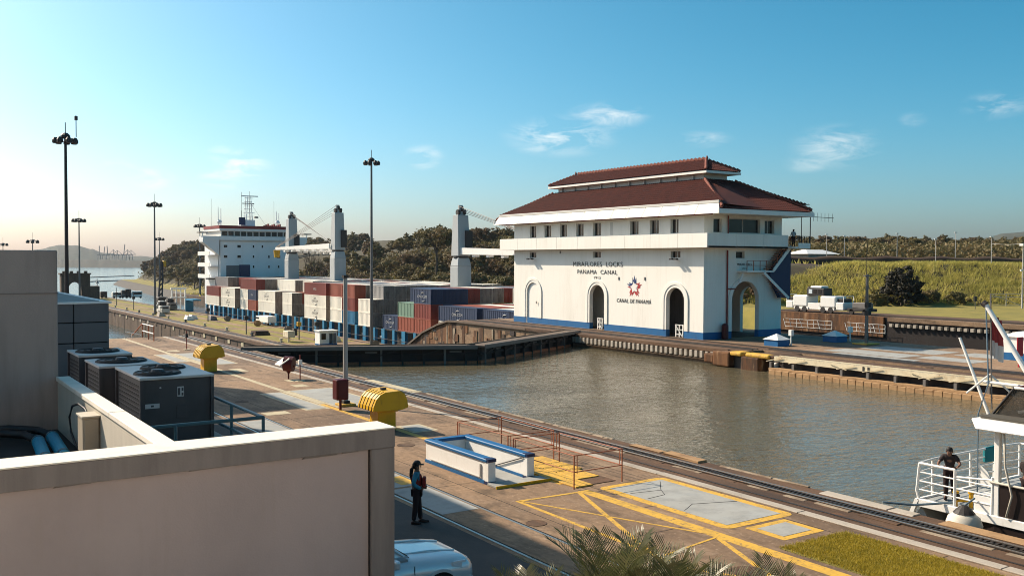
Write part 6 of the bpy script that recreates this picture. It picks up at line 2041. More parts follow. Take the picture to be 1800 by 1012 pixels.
# ================================================================ BOAT
bt = thing('boat', 'white workboat with railed bow moored at the right edge', 'boat', (29, 8, ZW))
X0, X1 = 26.2, 32.0
hl = [(X0 + 0.25, 16.2), (X0, 14.5), (X0, -9), (X1, -9), (X1, 14.5), (X1 - 0.25, 16.2), (X1 - 0.6, 16.75), (X0 + 0.6, 16.75)]
MB().prism([(x, y - (0.9 if y > 15 else 0)) for x, y in hl], 'z', ZW - 0.6, -0.10).build('hull', 'boat_dark', bt)
MB().box(X0 + 0.05, X1 - 0.05, -9, 16.78, -0.09, 0.08).build('deck', 'boat_deck', bt)
MB().box(X0 - 0.06, X0 + 0.05, -9, 16.86, -0.12, 0.13).build('gunwale', 'white_clean', bt, bevel=0.02)
MB().box(X0 - 0.06, X1, 16.78, 16.90, -0.12, 0.13).build('gunwale', 'white_clean', bt, bevel=0.02)
MB().beam((X0 + 0.0, 16.86, 0.10), (X0 + 0.0, 17.15, -0.62), 0.14, 0.12).build('stem_post', 'white_clean', bt)
MB().prism([(16.80, -0.12), (17.2, -0.75), (17.0, -0.9), (16.3, -0.9)], 'x', X0 + 0.1, X1 - 0.3).build('bow_ramp', 'ac_top', bt)
rail_pts = [(X0, 14.55), (X0, 15.68), (X0, 16.82), (27.1, 16.95), (29.2, 16.95), (30.6, 16.95), (31.9, 16.8)]
for (x, y) in rail_pts:
    MB().path([(x, y, 0.1), (x, y + (0.08 if abs(y - 16.82) < 0.01 and x == X0 else 0), 0.35), (x, y, 1.2)], 0.045, 8).build('rail_post', 'white_clean', bt)
for i, (a, b) in enumerate(zip(rail_pts[:-1], rail_pts[1:])):
    for z in (1.2, 0.93, 0.66, 0.40):
        if i == 0 and z > 1.1:
            continue
        MB().tube((*a, z), (*b, z), 0.042 if z > 1.1 else 0.024, n=8).build('rail', 'white_clean', bt)
MB().tube((X0, 15.68, 1.0), (X0, 14.5, 1.12), 0.03, n=8).build('rail', 'white_clean', bt)
for y in (12.0, 9.0):
    MB().tube((X1 - 0.1, y, 0.1), (X1 - 0.1, y, 1.2), 0.04, n=6).build('rail_post', 'white_clean', bt)
MB().tube((X1 - 0.1, 16.8, 1.2), (X1 - 0.1, 2, 1.2), 0.04, n=6).build('rail', 'white_clean', bt)
# cabin: post, dark side panel, open window band, roof with raked edge
MB().box(X0 - 0.02, X0 + 0.14, 14.36, 14.52, 0.08, 2.62).build('cabin_post', 'white_clean', bt, bevel=0.02)
MB().box(X0, X0 + 0.10, -6, 14.36, 0.10, 1.04).build('side_panel', 'boat_dark', bt)
MB().tube((X0 - 0.04, 14.6, 1.07), (X0 - 0.04, 2, 1.05), 0.035, n=8).build('grab_rail', 'buoy', bt)
MB().path([(X0 - 0.08, 14.2, 2.5), (X0 - 0.10, 14.15, 1.6), (X0 - 0.09, 13.95, 0.8), (X0 - 0.10, 14.1, 0.16)], 0.03, 8).build('hose', 'buoy', bt, smooth=True)
MB().box(X0 + 0.0, X0 + 0.55, 14.55, 15.10, 0.08, 0.62).build('locker', 'white_clean', bt, bevel=0.02)
MB().box(30.2, 30.34, 11.5, 11.7, 0.1, 2.6).build('cabin_post', 'white_clean', bt)
MB().box(29.0, 29.12, 13.2, 13.32, 0.1, 2.6).build('cabin_post', 'white_clean', bt)
MB().box(28.6, 31.9, 2.0, 11.2, 0.1, 2.6).build('cabin_core', 'boat_dark', bt)
MB().beam((27.8, 14.0, 1.0), (29.4, 13.2, 1.6), 0.12).build('seat_frame', 'white_clean', bt)
MB().hexa([(X0 - 0.35, -6, 2.56), (X1, -6, 2.56), (X1, 14.9, 2.56), (X0 - 0.35, 14.9, 2.56), (X0 - 0.15, -6, 2.82), (X1, -6, 2.82), (X1, 15.15, 2.82), (X0 - 0.15, 15.15, 2.82)]).build('cabin_roof', 'white_clean', bt, bevel=0.03)
MB().box(X0 + 0.1, X1 - 0.2, 13.0, 15.0, 2.825, 2.90).build('roof_grating', 'net', bt)
# upper frame with netting
fr = MB().tube((26.9, 15.0, 2.85), (26.9, 14.35, 3.72), 0.04, n=8).build('canopy_frame', 'dark_steel', bt)
MB().tube((30.9, 15.0, 2.85), (30.9, 14.35, 3.72), 0.04, n=8).build('canopy_bar', 'dark_steel', fr)
for y in (14.35, 12.2, 10):
    MB().tube((26.9, y, 3.72), (30.9, y, 3.72), 0.04, n=8).build('canopy_bar', 'pipe_red', fr)
    if y < 14:
        MB().tube((26.9, y, 2.8), (26.9, y, 3.72), 0.035, n=8).build('canopy_bar', 'dark_steel', fr)
for x in (26.9, 30.9):
    MB().tube((x, 14.35, 3.72), (x, 4, 3.72), 0.04, n=8).build('canopy_bar', 'white_paint', fr)
M('mesh_net', (0.07, 0.062, 0.05), [((0.12, 0.10, 0.08), 6, 0.5, 0.7, 0.5)], rough=0.9, alpha=0.5)
MB().hexa([(26.93, 14.9, 2.9), (30.87, 14.9, 2.9), (30.87, 14.38, 3.66), (26.93, 14.38, 3.66), (26.93, 14.88, 2.89), (30.87, 14.88, 2.89), (30.87, 14.36, 3.65), (26.93, 14.36, 3.65)]).build('netting', 'mesh_net', fr)
MB().hexa([(26.91, 14.9, 2.9), (26.91, 14.38, 3.66), (26.91, 8, 3.66), (26.91, 8, 2.9), (26.92, 14.9, 2.9), (26.92, 14.38, 3.66), (26.92, 8, 3.66), (26.92, 8, 2.9)]).build('netting', 'mesh_net', fr)
for (a, b) in (((27.6, 14.6, 2.9), (28.4, 12.0, 3.6)), ((28.6, 13.9, 2.9), (29.2, 12.2, 3.55)), ((28.0, 13.0, 2.86), (28.0, 13.0, 3.7))):
    MB().tube(a, b, 0.07, n=8).build('inner_strut', 'white_paint', fr)
# leaning spars
MB().tube((28.0, 15.55, 2.3), (28.0, 16.68, 4.95), 0.052, 0.042, n=10).build('spar', 'white_clean', bt)
MB().tube((28.2, 13.9, 2.85), (28.0, 15.85, 6.0), 0.088, 0.07, n=12).build('spar', 'white_clean', bt)
MB().tube((28.0, 15.85, 6.0), (28.0, 15.95, 6.06), 0.10, n=10).build('spar_tip', 'dark_steel', bt)
MB().tube((28.3, 13.0, 2.9), (28.2, 14.0, 5.0), 0.09, 0.07, n=10).build('spar', 'white_clean', bt)
MB().tube((28.0, 15.9, 3.66), (28.0, 13.6, 3.62), 0.05, n=8).build('spar', 'white_paint', bt)
MB().path([(28.0, 15.85, 5.9), (27.4, 15.4, 3.7), (26.7, 15.3, 2.86), (26.3, 15.05, 0.1)], 0.022, 6).build('rope', 'rope', bt)
# flag on its staff
fl = thing('flag', 'limp red and white flag on the staff of the boat', 'flag', (28.0, 15.6, 3.8))
MB().tube((28.0, 15.62, 2.85), (28.0, 15.72, 6.35), 0.025, n=6).build('staff', 'mast_grey', fl)
pts = []
m2, m3 = MB(), MB()
cols_ = 7
for m_, z0, z1 in ((m3, 4.95, 5.75), (m2, 4.48, 4.97)):
    for j in range(cols_):
        def fp(i, z):
            w = 0.06 * i * (1.0 if z < 5.2 else 0.75)
            return (28.0 + w * 0.35 + 0.05 * math.sin(i * 1.9), 15.66 - w * 0.55 + 0.05 * math.cos(i * 2.3), z - 0.03 * i)
        m_.add([fp(j, z0), fp(j + 1, z0), fp(j + 1, z1), fp(j, z1)], [(0, 1, 2, 3)])
m2.build('cloth', 'flag_white', fl)
m3.build('cloth', 'flag_red', fl)
MB().path([(28.0, 15.7, 3.9), (28.6, 15.2, 3.2)], 0.03, 6).build('stay', 'white_paint', fl)
MB().path([(28.0, 15.7, 3.9), (27.6, 16.2, 3.3)], 0.03, 6).build('stay', 'white_paint', fl)
# bitts, towel, fender ball
t = thing('mooring_bitt', 'yellow mooring bitt on the boat foredeck', 'bitt', (26.5, 15.6, 0.1))
for (x, y) in ((26.32, 15.72), (26.62, 15.42)):
    MB().tube((x, y, 0.08), (x, y, 0.52), 0.06, n=10).build('post', 'hazard', t)
    MB().tube((x, y, 0.50), (x, y, 0.56), 0.09, n=10).build('cap', 'hazard', t)
MB().tube((26.32, 15.72, 0.28), (26.62, 15.42, 0.28), 0.045, n=8).build('crossbar', 'hazard', t)
rp = MB().lathe([(0.07, 0.0), (0.11, 0.05), (0.12, 0.14), (0.07, 0.2)], (26.32, 15.72, 0.30), 10).build('rope_coil', 'dark_steel')
tag(rp, 'dark rope wound round the yellow bitt', 'rope')
tw = MB().hexa([(30.0, 16.90, 0.75), (30.9, 16.90, 0.72), (30.9, 17.02, 0.72), (30.0, 17.02, 0.75), (30.0, 16.90, 1.24), (30.9, 16.90, 1.25), (30.9, 17.02, 1.25), (30.0, 17.02, 1.24)]).build('towel', 'cloth_teal', bevel=0.03)
tag(tw, 'teal towel hung over the boat rail', 'towel')
by = thing('fender_ball', 'big pale ball fender hanging between boat and quay', 'fender', (25.85, 15.0, -0.9))
MB().lathe([(0.05, -0.52), (0.30, -0.44), (0.47, -0.24), (0.50, 0.0), (0.43, 0.22), (0.24, 0.36), (0.12, 0.42)], (25.55, 15.0, -0.16), 20).build('ball', 'buoy', by, smooth=True)
MB().lathe([(0.30, 0.40), (0.22, 0.50), (0.08, 0.62)], (25.55, 15.0, -0.22), 12).build('neck', 'dark_steel', by)
MB().path([(25.55, 15.0, 0.38), (26.15, 15.05, 0.5)], 0.03, 6).build('lanyard', 'rope', by)
ml = MB().path([(26.35, 15.7, 0.22), (25.6, 16.6, 0.05), (24.95, 17.2, 0.10)], 0.035, 6).build('mooring_line', 'rope')
tag(ml, 'mooring line from the boat bow to the quay edge', 'rope')
wf = MB().prism([(16.2, 0.12), (16.9, 0.16), (16.65, 0.55), (16.9, 0.98), (16.45, 0.62)], 'x', 29.3, 29.34).build('fish_cutout', 'white_clean')
tag(wf, 'small white fish-shaped panel leaning inside the boat bow rail', 'panel')

# ================================================================ PALMS
def frond_mesh(seed, L=1.8, n=34, ll=0.46, droop=0.55):
    r_ = random.Random(seed)
    m2 = MB()
    pts = []
    ang = 0
    p = Vector((0, 0, 0))
    for i in range(13):
        t = i / 12
        a = 0.10 - droop * 2.2 * t * t
        pts.append(p.copy())
        p = p + Vector((math.cos(a), 0, math.sin(a))) * (L / 12)
    m2.path(pts, [0.022 * (1 - 0.85 * i / 12) for i in range(13)], 5)
    m2.cur = 1
    for k in range(n):
        t = 0.12 + 0.88 * k / (n - 1)
        i = min(11, int(t * 12))
        b = pts[i].lerp(pts[i + 1], t * 12 - i)
        d = (pts[i + 1] - pts[i]).normalized()
        l_ = ll * (0.45 + 0.75 * math.sin(PI * min(1, 0.18 + t * 0.80))) * r_.uniform(0.85, 1.1)
        for sg in (-1, 1):
            out = (Vector((0, sg, 0)) * (0.95 - 0.35 * t) + d * (0.35 + 0.75 * t) + Vector((0, 0, 0.42 + r_.uniform(-0.12, 0.12)))).normalized()
            w = Vector((0, 0, 1)).cross(out).normalized() * 0.0095
            mid = b + out * l_ * 0.55
            tip = b + out * l_ + Vector((0, 0, -0.10 * l_))
            m2.add([b - w * 0.5, b + w * 0.5, mid + w, mid - w, tip], [(0, 1, 2, 3), (3, 2, 4)])
    o = m2.build('frond', ['palm_stem', 'palm_leaf'])
    me = o.data
    bpy.data.objects.remove(o)
    return me


FR = [frond_mesh(k, 1.55 + 0.12 * k, 36, 0.44, 0.34 + 0.05 * k) for k in range(4)]


def palm(loc, ztop, n, label, seed, s=1.0):
    t = thing('palm', label, 'palm tree', loc)
    x, y, z = loc
    MB().path([(x, y, z), (x + 0.05, y, z + (ztop - z) * 0.5), (x, y, ztop)], [0.16, 0.12, 0.10], 10).build('trunk', 'bark', t)
    r_ = random.Random(seed)
    for k in range(n):
        f = bpy.data.objects.new('frond', FR[k % 4])
        col.objects.link(f)
        f.parent = t
        az = 2 * PI * k * 0.381966 + r_.uniform(-0.2, 0.2)
        el = R(84 - 62 * (k / n) + r_.uniform(-6, 6))
        mtx = Matrix.Translation((0.06 * math.cos(az), 0.06 * math.sin(az), ztop - z + 0.02)) @ Matrix.Rotation(az, 4, 'Z') @ Matrix.Rotation(-el, 4, 'Y') @ Matrix.Rotation(r_.uniform(-0.5, 0.5), 4, 'X') @ Matrix.Scale(s * r_.uniform(0.85, 1.1), 4)
        f.matrix_basis = mtx
    return t


palm((8.35, 9.95, 0), 1.85, 26, 'leafy palm at the bottom centre of the photograph', 3, 1.0)
palm((7.55, 10.55, 0), 1.40, 20, 'lower palm at the left of the palm clump beside the car', 8, 0.9)
palm((9.0, 9.55, 0), 1.82, 24, 'palm at the right side of the palm clump over the yellow lines', 21, 0.95)
palm((10.25, 8.75, 0), 1.58, 20, 'separate small palm at the bottom right of the palm clump', 5, 0.85)
palm((10.95, 8.3, 0), 1.45, 14, 'smallest palm tuft by the lawn corner', 15, 0.7)


# ================================================================ TREES
def crown_mesh(seed, rx, rz, clumps, leaves, size, mat, flat=False, open_=0.0, skirt=0.0):
    r_ = np.random.default_rng(seed)
    C = []
    for k in range(clumps):
        a = r_.uniform(0, 2 * PI)
        u = r_.uniform(-0.35 if not flat else -0.1, 1.0)
        rr = math.sqrt(max(0, 1 - u * u)) if u > 0 else 1 - 0.35 * abs(u) ** 2
        q = r_.uniform(0.62, 1.0)
        lob = 1 + 0.22 * math.sin(3 * a + seed) + 0.12 * math.sin(5 * a + 2 * seed)
        C.append((rx * rr * q * math.cos(a) * lob, rx * rr * q * math.sin(a) * lob, rz * u * q * (1 + 0.15 * math.sin(4 * a + seed)) - skirt * r_.uniform(0, 1)))
    C = np.array(C)
    cr = r_.uniform(0.16, 0.30, clumps) * rx
    P = np.repeat(C, leaves, 0)
    n = len(P)
    dv = r_.normal(0, 1, (n, 3))
    dv /= np.linalg.norm(dv, axis=1)[:, None]
    P = P + dv * (np.repeat(cr, leaves) * r_.uniform(0.3, 1.0, n) ** 0.6)[:, None] * np.array([1, 1, 0.62])
    a = dv + r_.normal(0, 0.55, (n, 3)) + np.array([0, 0, 0.35])
    a /= np.linalg.norm(a, axis=1)[:, None]
    b = np.cross(a, r_.normal(0, 1, (n, 3)))
    b /= np.linalg.norm(b, axis=1)[:, None]
    c = np.cross(a, b)
    s = (size * r_.uniform(0.5, 1.3, n))[:, None]
    V = np.stack([P - b * s, P - c * s * 0.6, P + b * s, P + c * s * 0.6], 1).reshape(-1, 3)
    F = np.arange(4 * n).reshape(-1, 4)
    me = bpy.data.meshes.new('crown')
    me.from_pydata(V.tolist(), [], F.tolist())
    me.materials.append(MATS[mat])
    me.update()
    return me


def trunk_mesh(seed, h, r, spread, nb=6):
    r_ = random.Random(seed)
    m2 = MB()
    m2.path([(0, 0, -1.0), (0.1, 0.05, h * 0.35), (0, 0.1, h * 0.62)], [r, r * 0.8, r * 0.6], 7)
    for k in range(nb):
        a = 2 * PI * k / nb + r_.uniform(-0.4, 0.4)
        q = spread * r_.uniform(0.5, 0.85)
        m2.path([(0, 0.1, h * r_.uniform(0.45, 0.62)), (q * 0.45 * math.cos(a), q * 0.45 * math.sin(a), h * 0.76), (q * math.cos(a), q * math.sin(a), h * r_.uniform(0.86, 0.98))], [r * 0.42, r * 0.26, r * 0.08], 5)
    o = m2.build('trunk', 'bark')
    me = o.data
    bpy.data.objects.remove(o)
    return me


# unit-ish trees: trunk height 7, crown centred at 8
KINDS = []
for k, (rx, rz, cl, lv, sz, mat) in enumerate(((5.2, 4.2, 70, 46, 0.46, 'leaf_olive'), (4.4, 5.0, 64, 46, 0.44, 'leaf_brown'), (6.0, 3.6, 76, 44, 0.46, 'leaf_olive'), (4.6, 4.4, 60, 46, 0.44, 'leaf_olive'), (5.4, 4.0, 60, 40, 0.44, 'leaf_brown'), (4.2, 3.0, 56, 44, 0.40, 'leaf_silver'))):
    KINDS.append((crown_mesh(20 + k, rx, rz, cl, lv, sz, mat, skirt=1.5), trunk_mesh(40 + k, 7.5, 0.32, rx), rx))
KNAME = ['olive green', 'brown leaved', 'broad olive green', 'dense green', 'dry brown', 'silvery']


OR = ['first', 'second', 'third', 'fourth', 'fifth', 'sixth', 'seventh', 'eighth', 'ninth', 'tenth', 'eleventh', 'twelfth', 'thirteenth', 'fourteenth', 'fifteenth', 'sixteenth', 'seventeenth', 'eighteenth', 'nineteenth', 'twentieth', 'twenty-first', 'twenty-second', 'twenty-third', 'twenty-fourth', 'twenty-fifth']
TC = {}


def nth(key):
    TC[key] = TC.get(key, 0) + 1
    return OR[TC[key] - 1]


def tree(kind, loc, s, rz, label, group, name='tree', cz=7.0):
    t = thing(name, label, 'tree', loc, rz, group)
    t.scale = (s, s, s)
    cm, tm, _ = KINDS[kind]
    for nm, me, z in (('crown', cm, cz), ('trunk', tm, 0)):
        o = bpy.data.objects.new(nm, me)
        col.objects.link(o)
        o.parent = t
        o.location = (0, 0, z)
    return t


def at(px, Z):
    X = (px - 900) / 1660.0 * Z
    return (0.831 * X + 0.556 * Z, -0.556 * X + 0.831 * Z)


rt_ = random.Random(12)
# wooded point left of the ship
ROWN = ['front row', 'second row', 'third row', 'fourth row', 'back row']
cnt = 0
for row, (z0, zn) in enumerate(((560, 10), (640, 13), (720, 15), (790, 15), (850, 13))):
    for i in range(zn):
        px = 205 + row * -2 + (395 - 205) * (i + rt_.uniform(0.1, 0.9)) / zn
        Z = z0 + rt_.uniform(-35, 35)
        x, y = at(px, Z)
        h = float(height(x, y))
        if h < -11.4 or y > 900:
            continue
        k = rt_.choice((0, 1, 2, 3, 4, 1, 4))
        if row == 0 and rt_.random() < 0.5:
            k = 5
        tree(k, (x, y, h - 1.0), rt_.uniform(1.1, 1.55) * (0.62 if k == 5 else 1), rt_.uniform(0, 6.3), '%s tree, %s from left in the %s of the wooded point' % (KNAME[k], nth(('p', row)), ROWN[row]), '%s trees of the wooded point' % KNAME[k])
# wood behind the ship
WROW = ['first row', 'second row', 'third row', 'fourth row', 'fifth row', 'sixth row', 'seventh row', 'last row']
for row, (z0, zn, pa, pb) in enumerate(((262, 13, 560, 940), (290, 16, 520, 940), (325, 17, 490, 940), (365, 18, 490, 940), (410, 18, 480, 940), (520, 9, 470, 660), (620, 10, 470, 650), (720, 10, 470, 640))):
    for i in range(zn):
        px = pa + (pb - pa) * (i + rt_.uniform(0.05, 0.95)) / zn
        Z = z0 + rt_.uniform(-15, 15)
        x, y = at(px, Z)
        h = float(height(x, y))
        if x < 128:
            continue
        k = rt_.choice((0, 1, 2, 3, 3, 0, 4))
        tree(k, (x, y, h - 0.8), rt_.uniform(0.75, 1.05), rt_.uniform(0, 6.3), '%s tree, %s from left, %s of the wood behind the ship' % (KNAME[k], nth(('w', row)), WROW[row]), '%s trees behind the ship' % KNAME[k])
# umbrella tree above the wood, bare trees by the crane
x, y = at(768, 300)
um = thing('umbrella_tree', 'tall flat-topped tree standing above the wood left of the third crane', 'tree', (x, y, 2.0))
o = bpy.data.objects.new('crown', crown_mesh(77, 7.0, 2.4, 90, 40, 0.40, 'leaf_olive', flat=True))
col.objects.link(o)
o.parent = um
o.location = (0, 0, 13.0)
o = bpy.data.objects.new('crown', crown_mesh(78, 4.5, 1.4, 40, 34, 0.38, 'leaf_olive', flat=True))
col.objects.link(o)
o.parent = um
o.location = (3.5, -3, 10.6)
o = bpy.data.objects.new('trunk', trunk_mesh(60, 15, 0.42, 6.0, 9))
col.objects.link(o)
o.parent = um


def bare_tree(loc, h, seed, label):
    r_ = random.Random(seed)
    m2 = MB()

    def br(p, d, L, r, n):
        q = p + d * L
        mid = p.lerp(q, 0.5) + Vector((r_.uniform(-1, 1), r_.uniform(-1, 1), 0)) * L * 0.06
        m2.path([p, mid, q], [r, r * 0.8, r * 0.62], 5)
        if n == 0:
            return
        for k in range(3 if n > 1 else 4):
            e = (d + Vector((r_.uniform(-1, 1), r_.uniform(-1, 1), r_.uniform(-0.2, 0.6))) * 0.62).normalized()
            br(q, e, L * r_.uniform(0.58, 0.8), r * 0.58, n - 1)
    br(Vector(loc), Vector((0.05, 0, 1)), h * 0.36, h * 0.02, 4)
    o = m2.build('bare_tree', 'bark')
    o['label'] = label
    o['category'] = 'tree'
    o['group'] = 'leafless trees by the cranes'
    return o


for (px, Z, h, sd, lab) in ((541, 330, 19, 3, 'leafless grey tree between the two left ship cranes'), (560, 345, 16, 6, 'smaller leafless tree leaning right between the ship cranes')):
    x, y = at(px, Z)
    bare_tree((x, y, float(height(x, y)) - 0.5), h, sd, lab)
# woods on the hill beyond the embankment
for row, (z0, zn) in enumerate(((330, 20), (390, 24), (450, 24), (520, 22))):
    for i in range(zn):
        px = 1385 + 460 * (i + rt_.uniform(0.05, 0.95)) / zn
        Z = z0 + rt_.uniform(-22, 22)
        x, y = at(px, Z)
        h = float(height(x, y))
        k = rt_.choice((0, 1, 2, 3, 3, 4))
        tree(k, (x, y, h - 1.2), rt_.uniform(0.48, 0.80), rt_.uniform(0, 6.3), '%s tree, %s from left, %s of the hill beyond the embankment' % (KNAME[k], nth(('h', row)), ROWN[row]), '%s trees of the right hill' % KNAME[k])
# dark round bush in front of the embankment
bx_, by_ = 141.8, 94.8
bu = thing('bush', 'dark round bush at the foot of the grassy embankment', 'bush', (bx_, by_, 0))
o = bpy.data.objects.new('crown', crown_mesh(91, 3.1, 3.4, 110, 60, 0.26, 'leaf_dark', skirt=2.6))
col.objects.link(o)
o.parent = bu
o.location = (0, 0, 3.4)
o = bpy.data.objects.new('trunk', trunk_mesh(61, 5.0, 0.25, 2.4, 7))
col.objects.link(o)
o.parent = bu
for i, (dx, dy, s_, lab) in enumerate(((-4.6, 2.0, 0.40, 'low shrub left of the dark bush'), (5.2, -1.6, 0.36, 'low shrub right of the dark bush'), (9.5, -3.8, 0.34, 'low shrub halfway between the dark bush and the fence'), (-20, 15, 0.55, 'shrub on the embankment above the towing locomotive'))):
    x, y = bx_ + dx, by_ + dy
    t = thing('shrub', lab, 'shrub', (x, y, float(height(x, y))), i * 1.3)
    t.scale = (s_,) * 3
    o = bpy.data.objects.new('crown', KINDS[(3, 0, 0, 4)[i]][0])
    col.objects.link(o)
    o.parent = t
    o.location = (0, 0, 2.6)
# undergrowth filling the woods
pts = []
for k in range(2600):
    px, Z = rt_.uniform(480, 940), rt_.uniform(215, 420)
    x, y = at(px, Z)
    if x > 126:
        pts.append((x, y, float(height(x, y))))
for k in range(2600):
    px, Z = rt_.uniform(190, 400), rt_.uniform(520, 900)
    x, y = at(px, Z)
    h = float(height(x, y))
    if h > -9.5:
        pts.append((x, y, h))
for k in range(2600):
    px, Z = rt_.uniform(1380, 1850), rt_.uniform(270, 520)
    x, y = at(px, Z)
    if bank_d(x, y) > 70:
        pts.append((x, y, float(height(x, y))))
def leaf_cloud(name, pts, hmax, size, mat, per):
    P = np.repeat(np.asarray(pts, float), per, 0)
    n = len(P)
    P = P + np.c_[rng.normal(0, 1.5, (n, 2)), rng.uniform(0, 1, n) ** 1.3 * hmax]
    a = rng.normal(0, 1, (n, 3)) + np.array([0, 0, 0.5])
    a /= np.linalg.norm(a, axis=1)[:, None]
    b = np.cross(a, rng.normal(0, 1, (n, 3)))
    b /= np.linalg.norm(b, axis=1)[:, None]
    c = np.cross(a, b)
    s = (size * rng.uniform(0.5, 1.3, n))[:, None]
    V = np.stack([P - b * s, P - c * s * 0.6, P + b * s, P + c * s * 0.6], 1).reshape(-1, 3)
    me = bpy.data.meshes.new(name)
    me.from_pydata(V.tolist(), [], np.arange(4 * n).reshape(-1, 4).tolist())
    me.materials.append(MATS[mat])
    me.update()
    o = bpy.data.objects.new(name, me)
    col.objects.link(o)
    o['kind'] = 'stuff'
    return o


tag(leaf_cloud('undergrowth', pts, 4.5, 0.55, 'leaf_olive', 22), 'dense undergrowth under the trees of both woods', 'undergrowth')
# rough grass along the lower canal bank
pts = []
for k in range(3000):
    x, y = rt_.uniform(112, 175), rt_.uniform(130, 760)
    h = float(height(x, y))
    if h > -11.3:
        pts.append((x, y, h))
tag(blades('bank_grass', pts, 1.0, 0.6, 'grass_slope', 0.9, per=5, spread=1.2), 'rough yellow grass along the canal bank', 'grass')


# ================================================================ DISTANCE
def ridge(name, Z, prof, mat, depth, base=-20):
    """a hill seen at distance Z: prof = [(px, py)] skyline in the photograph's terms, built as a rounded ridge"""
    m2 = MB()
    n = len(prof)
    vs = []
    for (f, q) in ((-0.5, 0.0), (-0.28, 0.45), (-0.1, 0.85), (0.0, 1.0), (0.2, 0.8), (0.6, 0.0)):
        for (px, py) in prof:
            zz = 7.3 + (455 - py) / 1660.0 * Z
            x, y = at(px, Z + f * depth)
            vs.append((x, y, base + (zz - base) * q))
    fs = []
    for r in range(5):
        for k in range(n - 1):
            fs.append((r * n + k, r * n + k + 1, (r + 1) * n + k + 1, (r + 1) * n + k))
    m2.add(vs, fs)
    o = m2.build(name, mat, smooth=True)
    return struct(o)


def smooth_prof(pts, step, amp, seed):
    r_ = random.Random(seed)
    out = []
    px = pts[0][0]
    while px <= pts[-1][0]:
        for (a, b) in zip(pts[:-1], pts[1:]):
            if a[0] <= px <= b[0]:
                t = (px - a[0]) / (b[0] - a[0])
                t = t * t * (3 - 2 * t)
                out.append((px, a[1] + (b[1] - a[1]) * t + r_.uniform(-amp, amp)))
                break
        px += step
    return out


ridge('far_hill', 3300, smooth_prof([(-200, 452), (20, 449), (70, 438), (105, 430.5), (135, 431), (160, 437), (185, 444), (230, 449), (300, 452), (520, 453)], 4, 0.5, 1), 'hill_far', 900)
ridge('far_shore_woods', 2800, smooth_prof([(-300, 458), (40, 457), (110, 456), (180, 455.5), (240, 457), (420, 457)], 3, 0.9, 2), 'leaf_far', 260, base=-17)
ridge('right_far_hill', 2600, smooth_prof([(1500, 452), (1640, 430), (1720, 414), (1770, 404), (1810, 400), (1880, 404), (2000, 420), (2200, 450)], 6, 0.8, 3), 'hill_far', 900)
ridge('right_far_ridge', 1200, smooth_prof([(1300, 448), (1380, 438), (1450, 431), (1560, 424), (1700, 428), (1800, 432), (1900, 436), (2100, 450)], 4, 1.2, 4), 'leaf_far', 300)
# port cranes on the far shore
for i, (px, zt, lean) in enumerate(((175, 50, 0.2), (183, 48, 0.8), (190, 50, -0.4), (200, 40, 0.0), (207, 38, 0.0), (218, 56, 0.9), (225, 40, 0.0), (231, 39, 0.0))):
    x, y = at(px, 3050)
    t = thing('port_crane', 'far harbour crane on the skyline, %s' % ('leftmost, boom raised', 'second from the left, boom raised', 'third from the left, boom raised', 'fourth from the left, boom down', 'fifth from the left, boom down', 'with the tallest raised boom', 'seventh from the left, boom down', 'rightmost, boom down')[i], 'crane', (x, y, -15))
    up_ = i in (0, 1, 2, 5)
    for dx in (-5, 5):
        MB().beam((x + dx, y - dx * 0.6, -15), (x + dx * 0.6, y - dx * 0.4, 22), 1.6).build('leg', 'mast_grey', t)
    MB().beam((x - 6, y + 4, 22), (x + 6, y - 4, 22), 2.2).build('portal', 'mast_grey', t)
    if up_:
        MB().beam((x, y, 20), (x + 4 * lean, y - 2 * lean, zt), 2.2).build('boom', 'mast_grey', t)
    else:
        MB().beam((x - 13, y + 8, 23), (x + 13, y - 8, 23), 1.8).build('boom', 'mast_grey', t)
        MB().beam((x, y, 22), (x, y, zt - 2), 1.4).build('apex', 'mast_grey', t)
        MB().beam((x, y, zt - 2), (x + 12, y - 8, 23.5), 0.9).build('stay', 'mast_grey', t)
        MB().beam((x, y, zt - 2), (x - 12, y + 8, 23.5), 0.9).build('stay', 'mast_grey', t)
# floating booms on the canal
for i, (a, b, lab) in enumerate((((150, 1180), (235, 1330), 'dark floating boom, the farther one on the canal'), ((150, 960), (235, 1060), 'dark floating boom, the nearer one on the canal'))):
    p, q = at(*a), at(*b)
    o = MB().beam((*p, -15.8), (*q, -15.8), 2.4, 1.2).build('floating_boom', 'dark_steel')
    tag(o, lab, 'boom')

# ================================================================ LOWER CENTRE WALL, ARCH AND SMALL THINGS
t = thing('stone_arch', 'dark concrete arch at the far end of the lower wall', 'arch', (61.5, 390, ZL))
m2 = MB()
column_wall(m2, 56.6, 66.6, ZL, 1.4, [(59.2, 63.6, ZL - 1, -1.4, True)], lambda u, z, sd: (u, 389 + 4 * sd, z))
m2.build('arch_wall', 'wall_brown', t)
MB().box(56.2, 67.0, 388.7, 393.3, 1.4, 2.0).build('cornice', 'wall_brown', t)
for x in (57, 59.5, 62, 64.5):
    MB().box(x, x + 1.2, 388.8, 389.4, 2.0, 2.8).build('merlon', 'wall_brown', t)
MB().box(66.6, 70.0, 389, 394, ZL, -3.0).build('buttress', 'wall_brown', t)

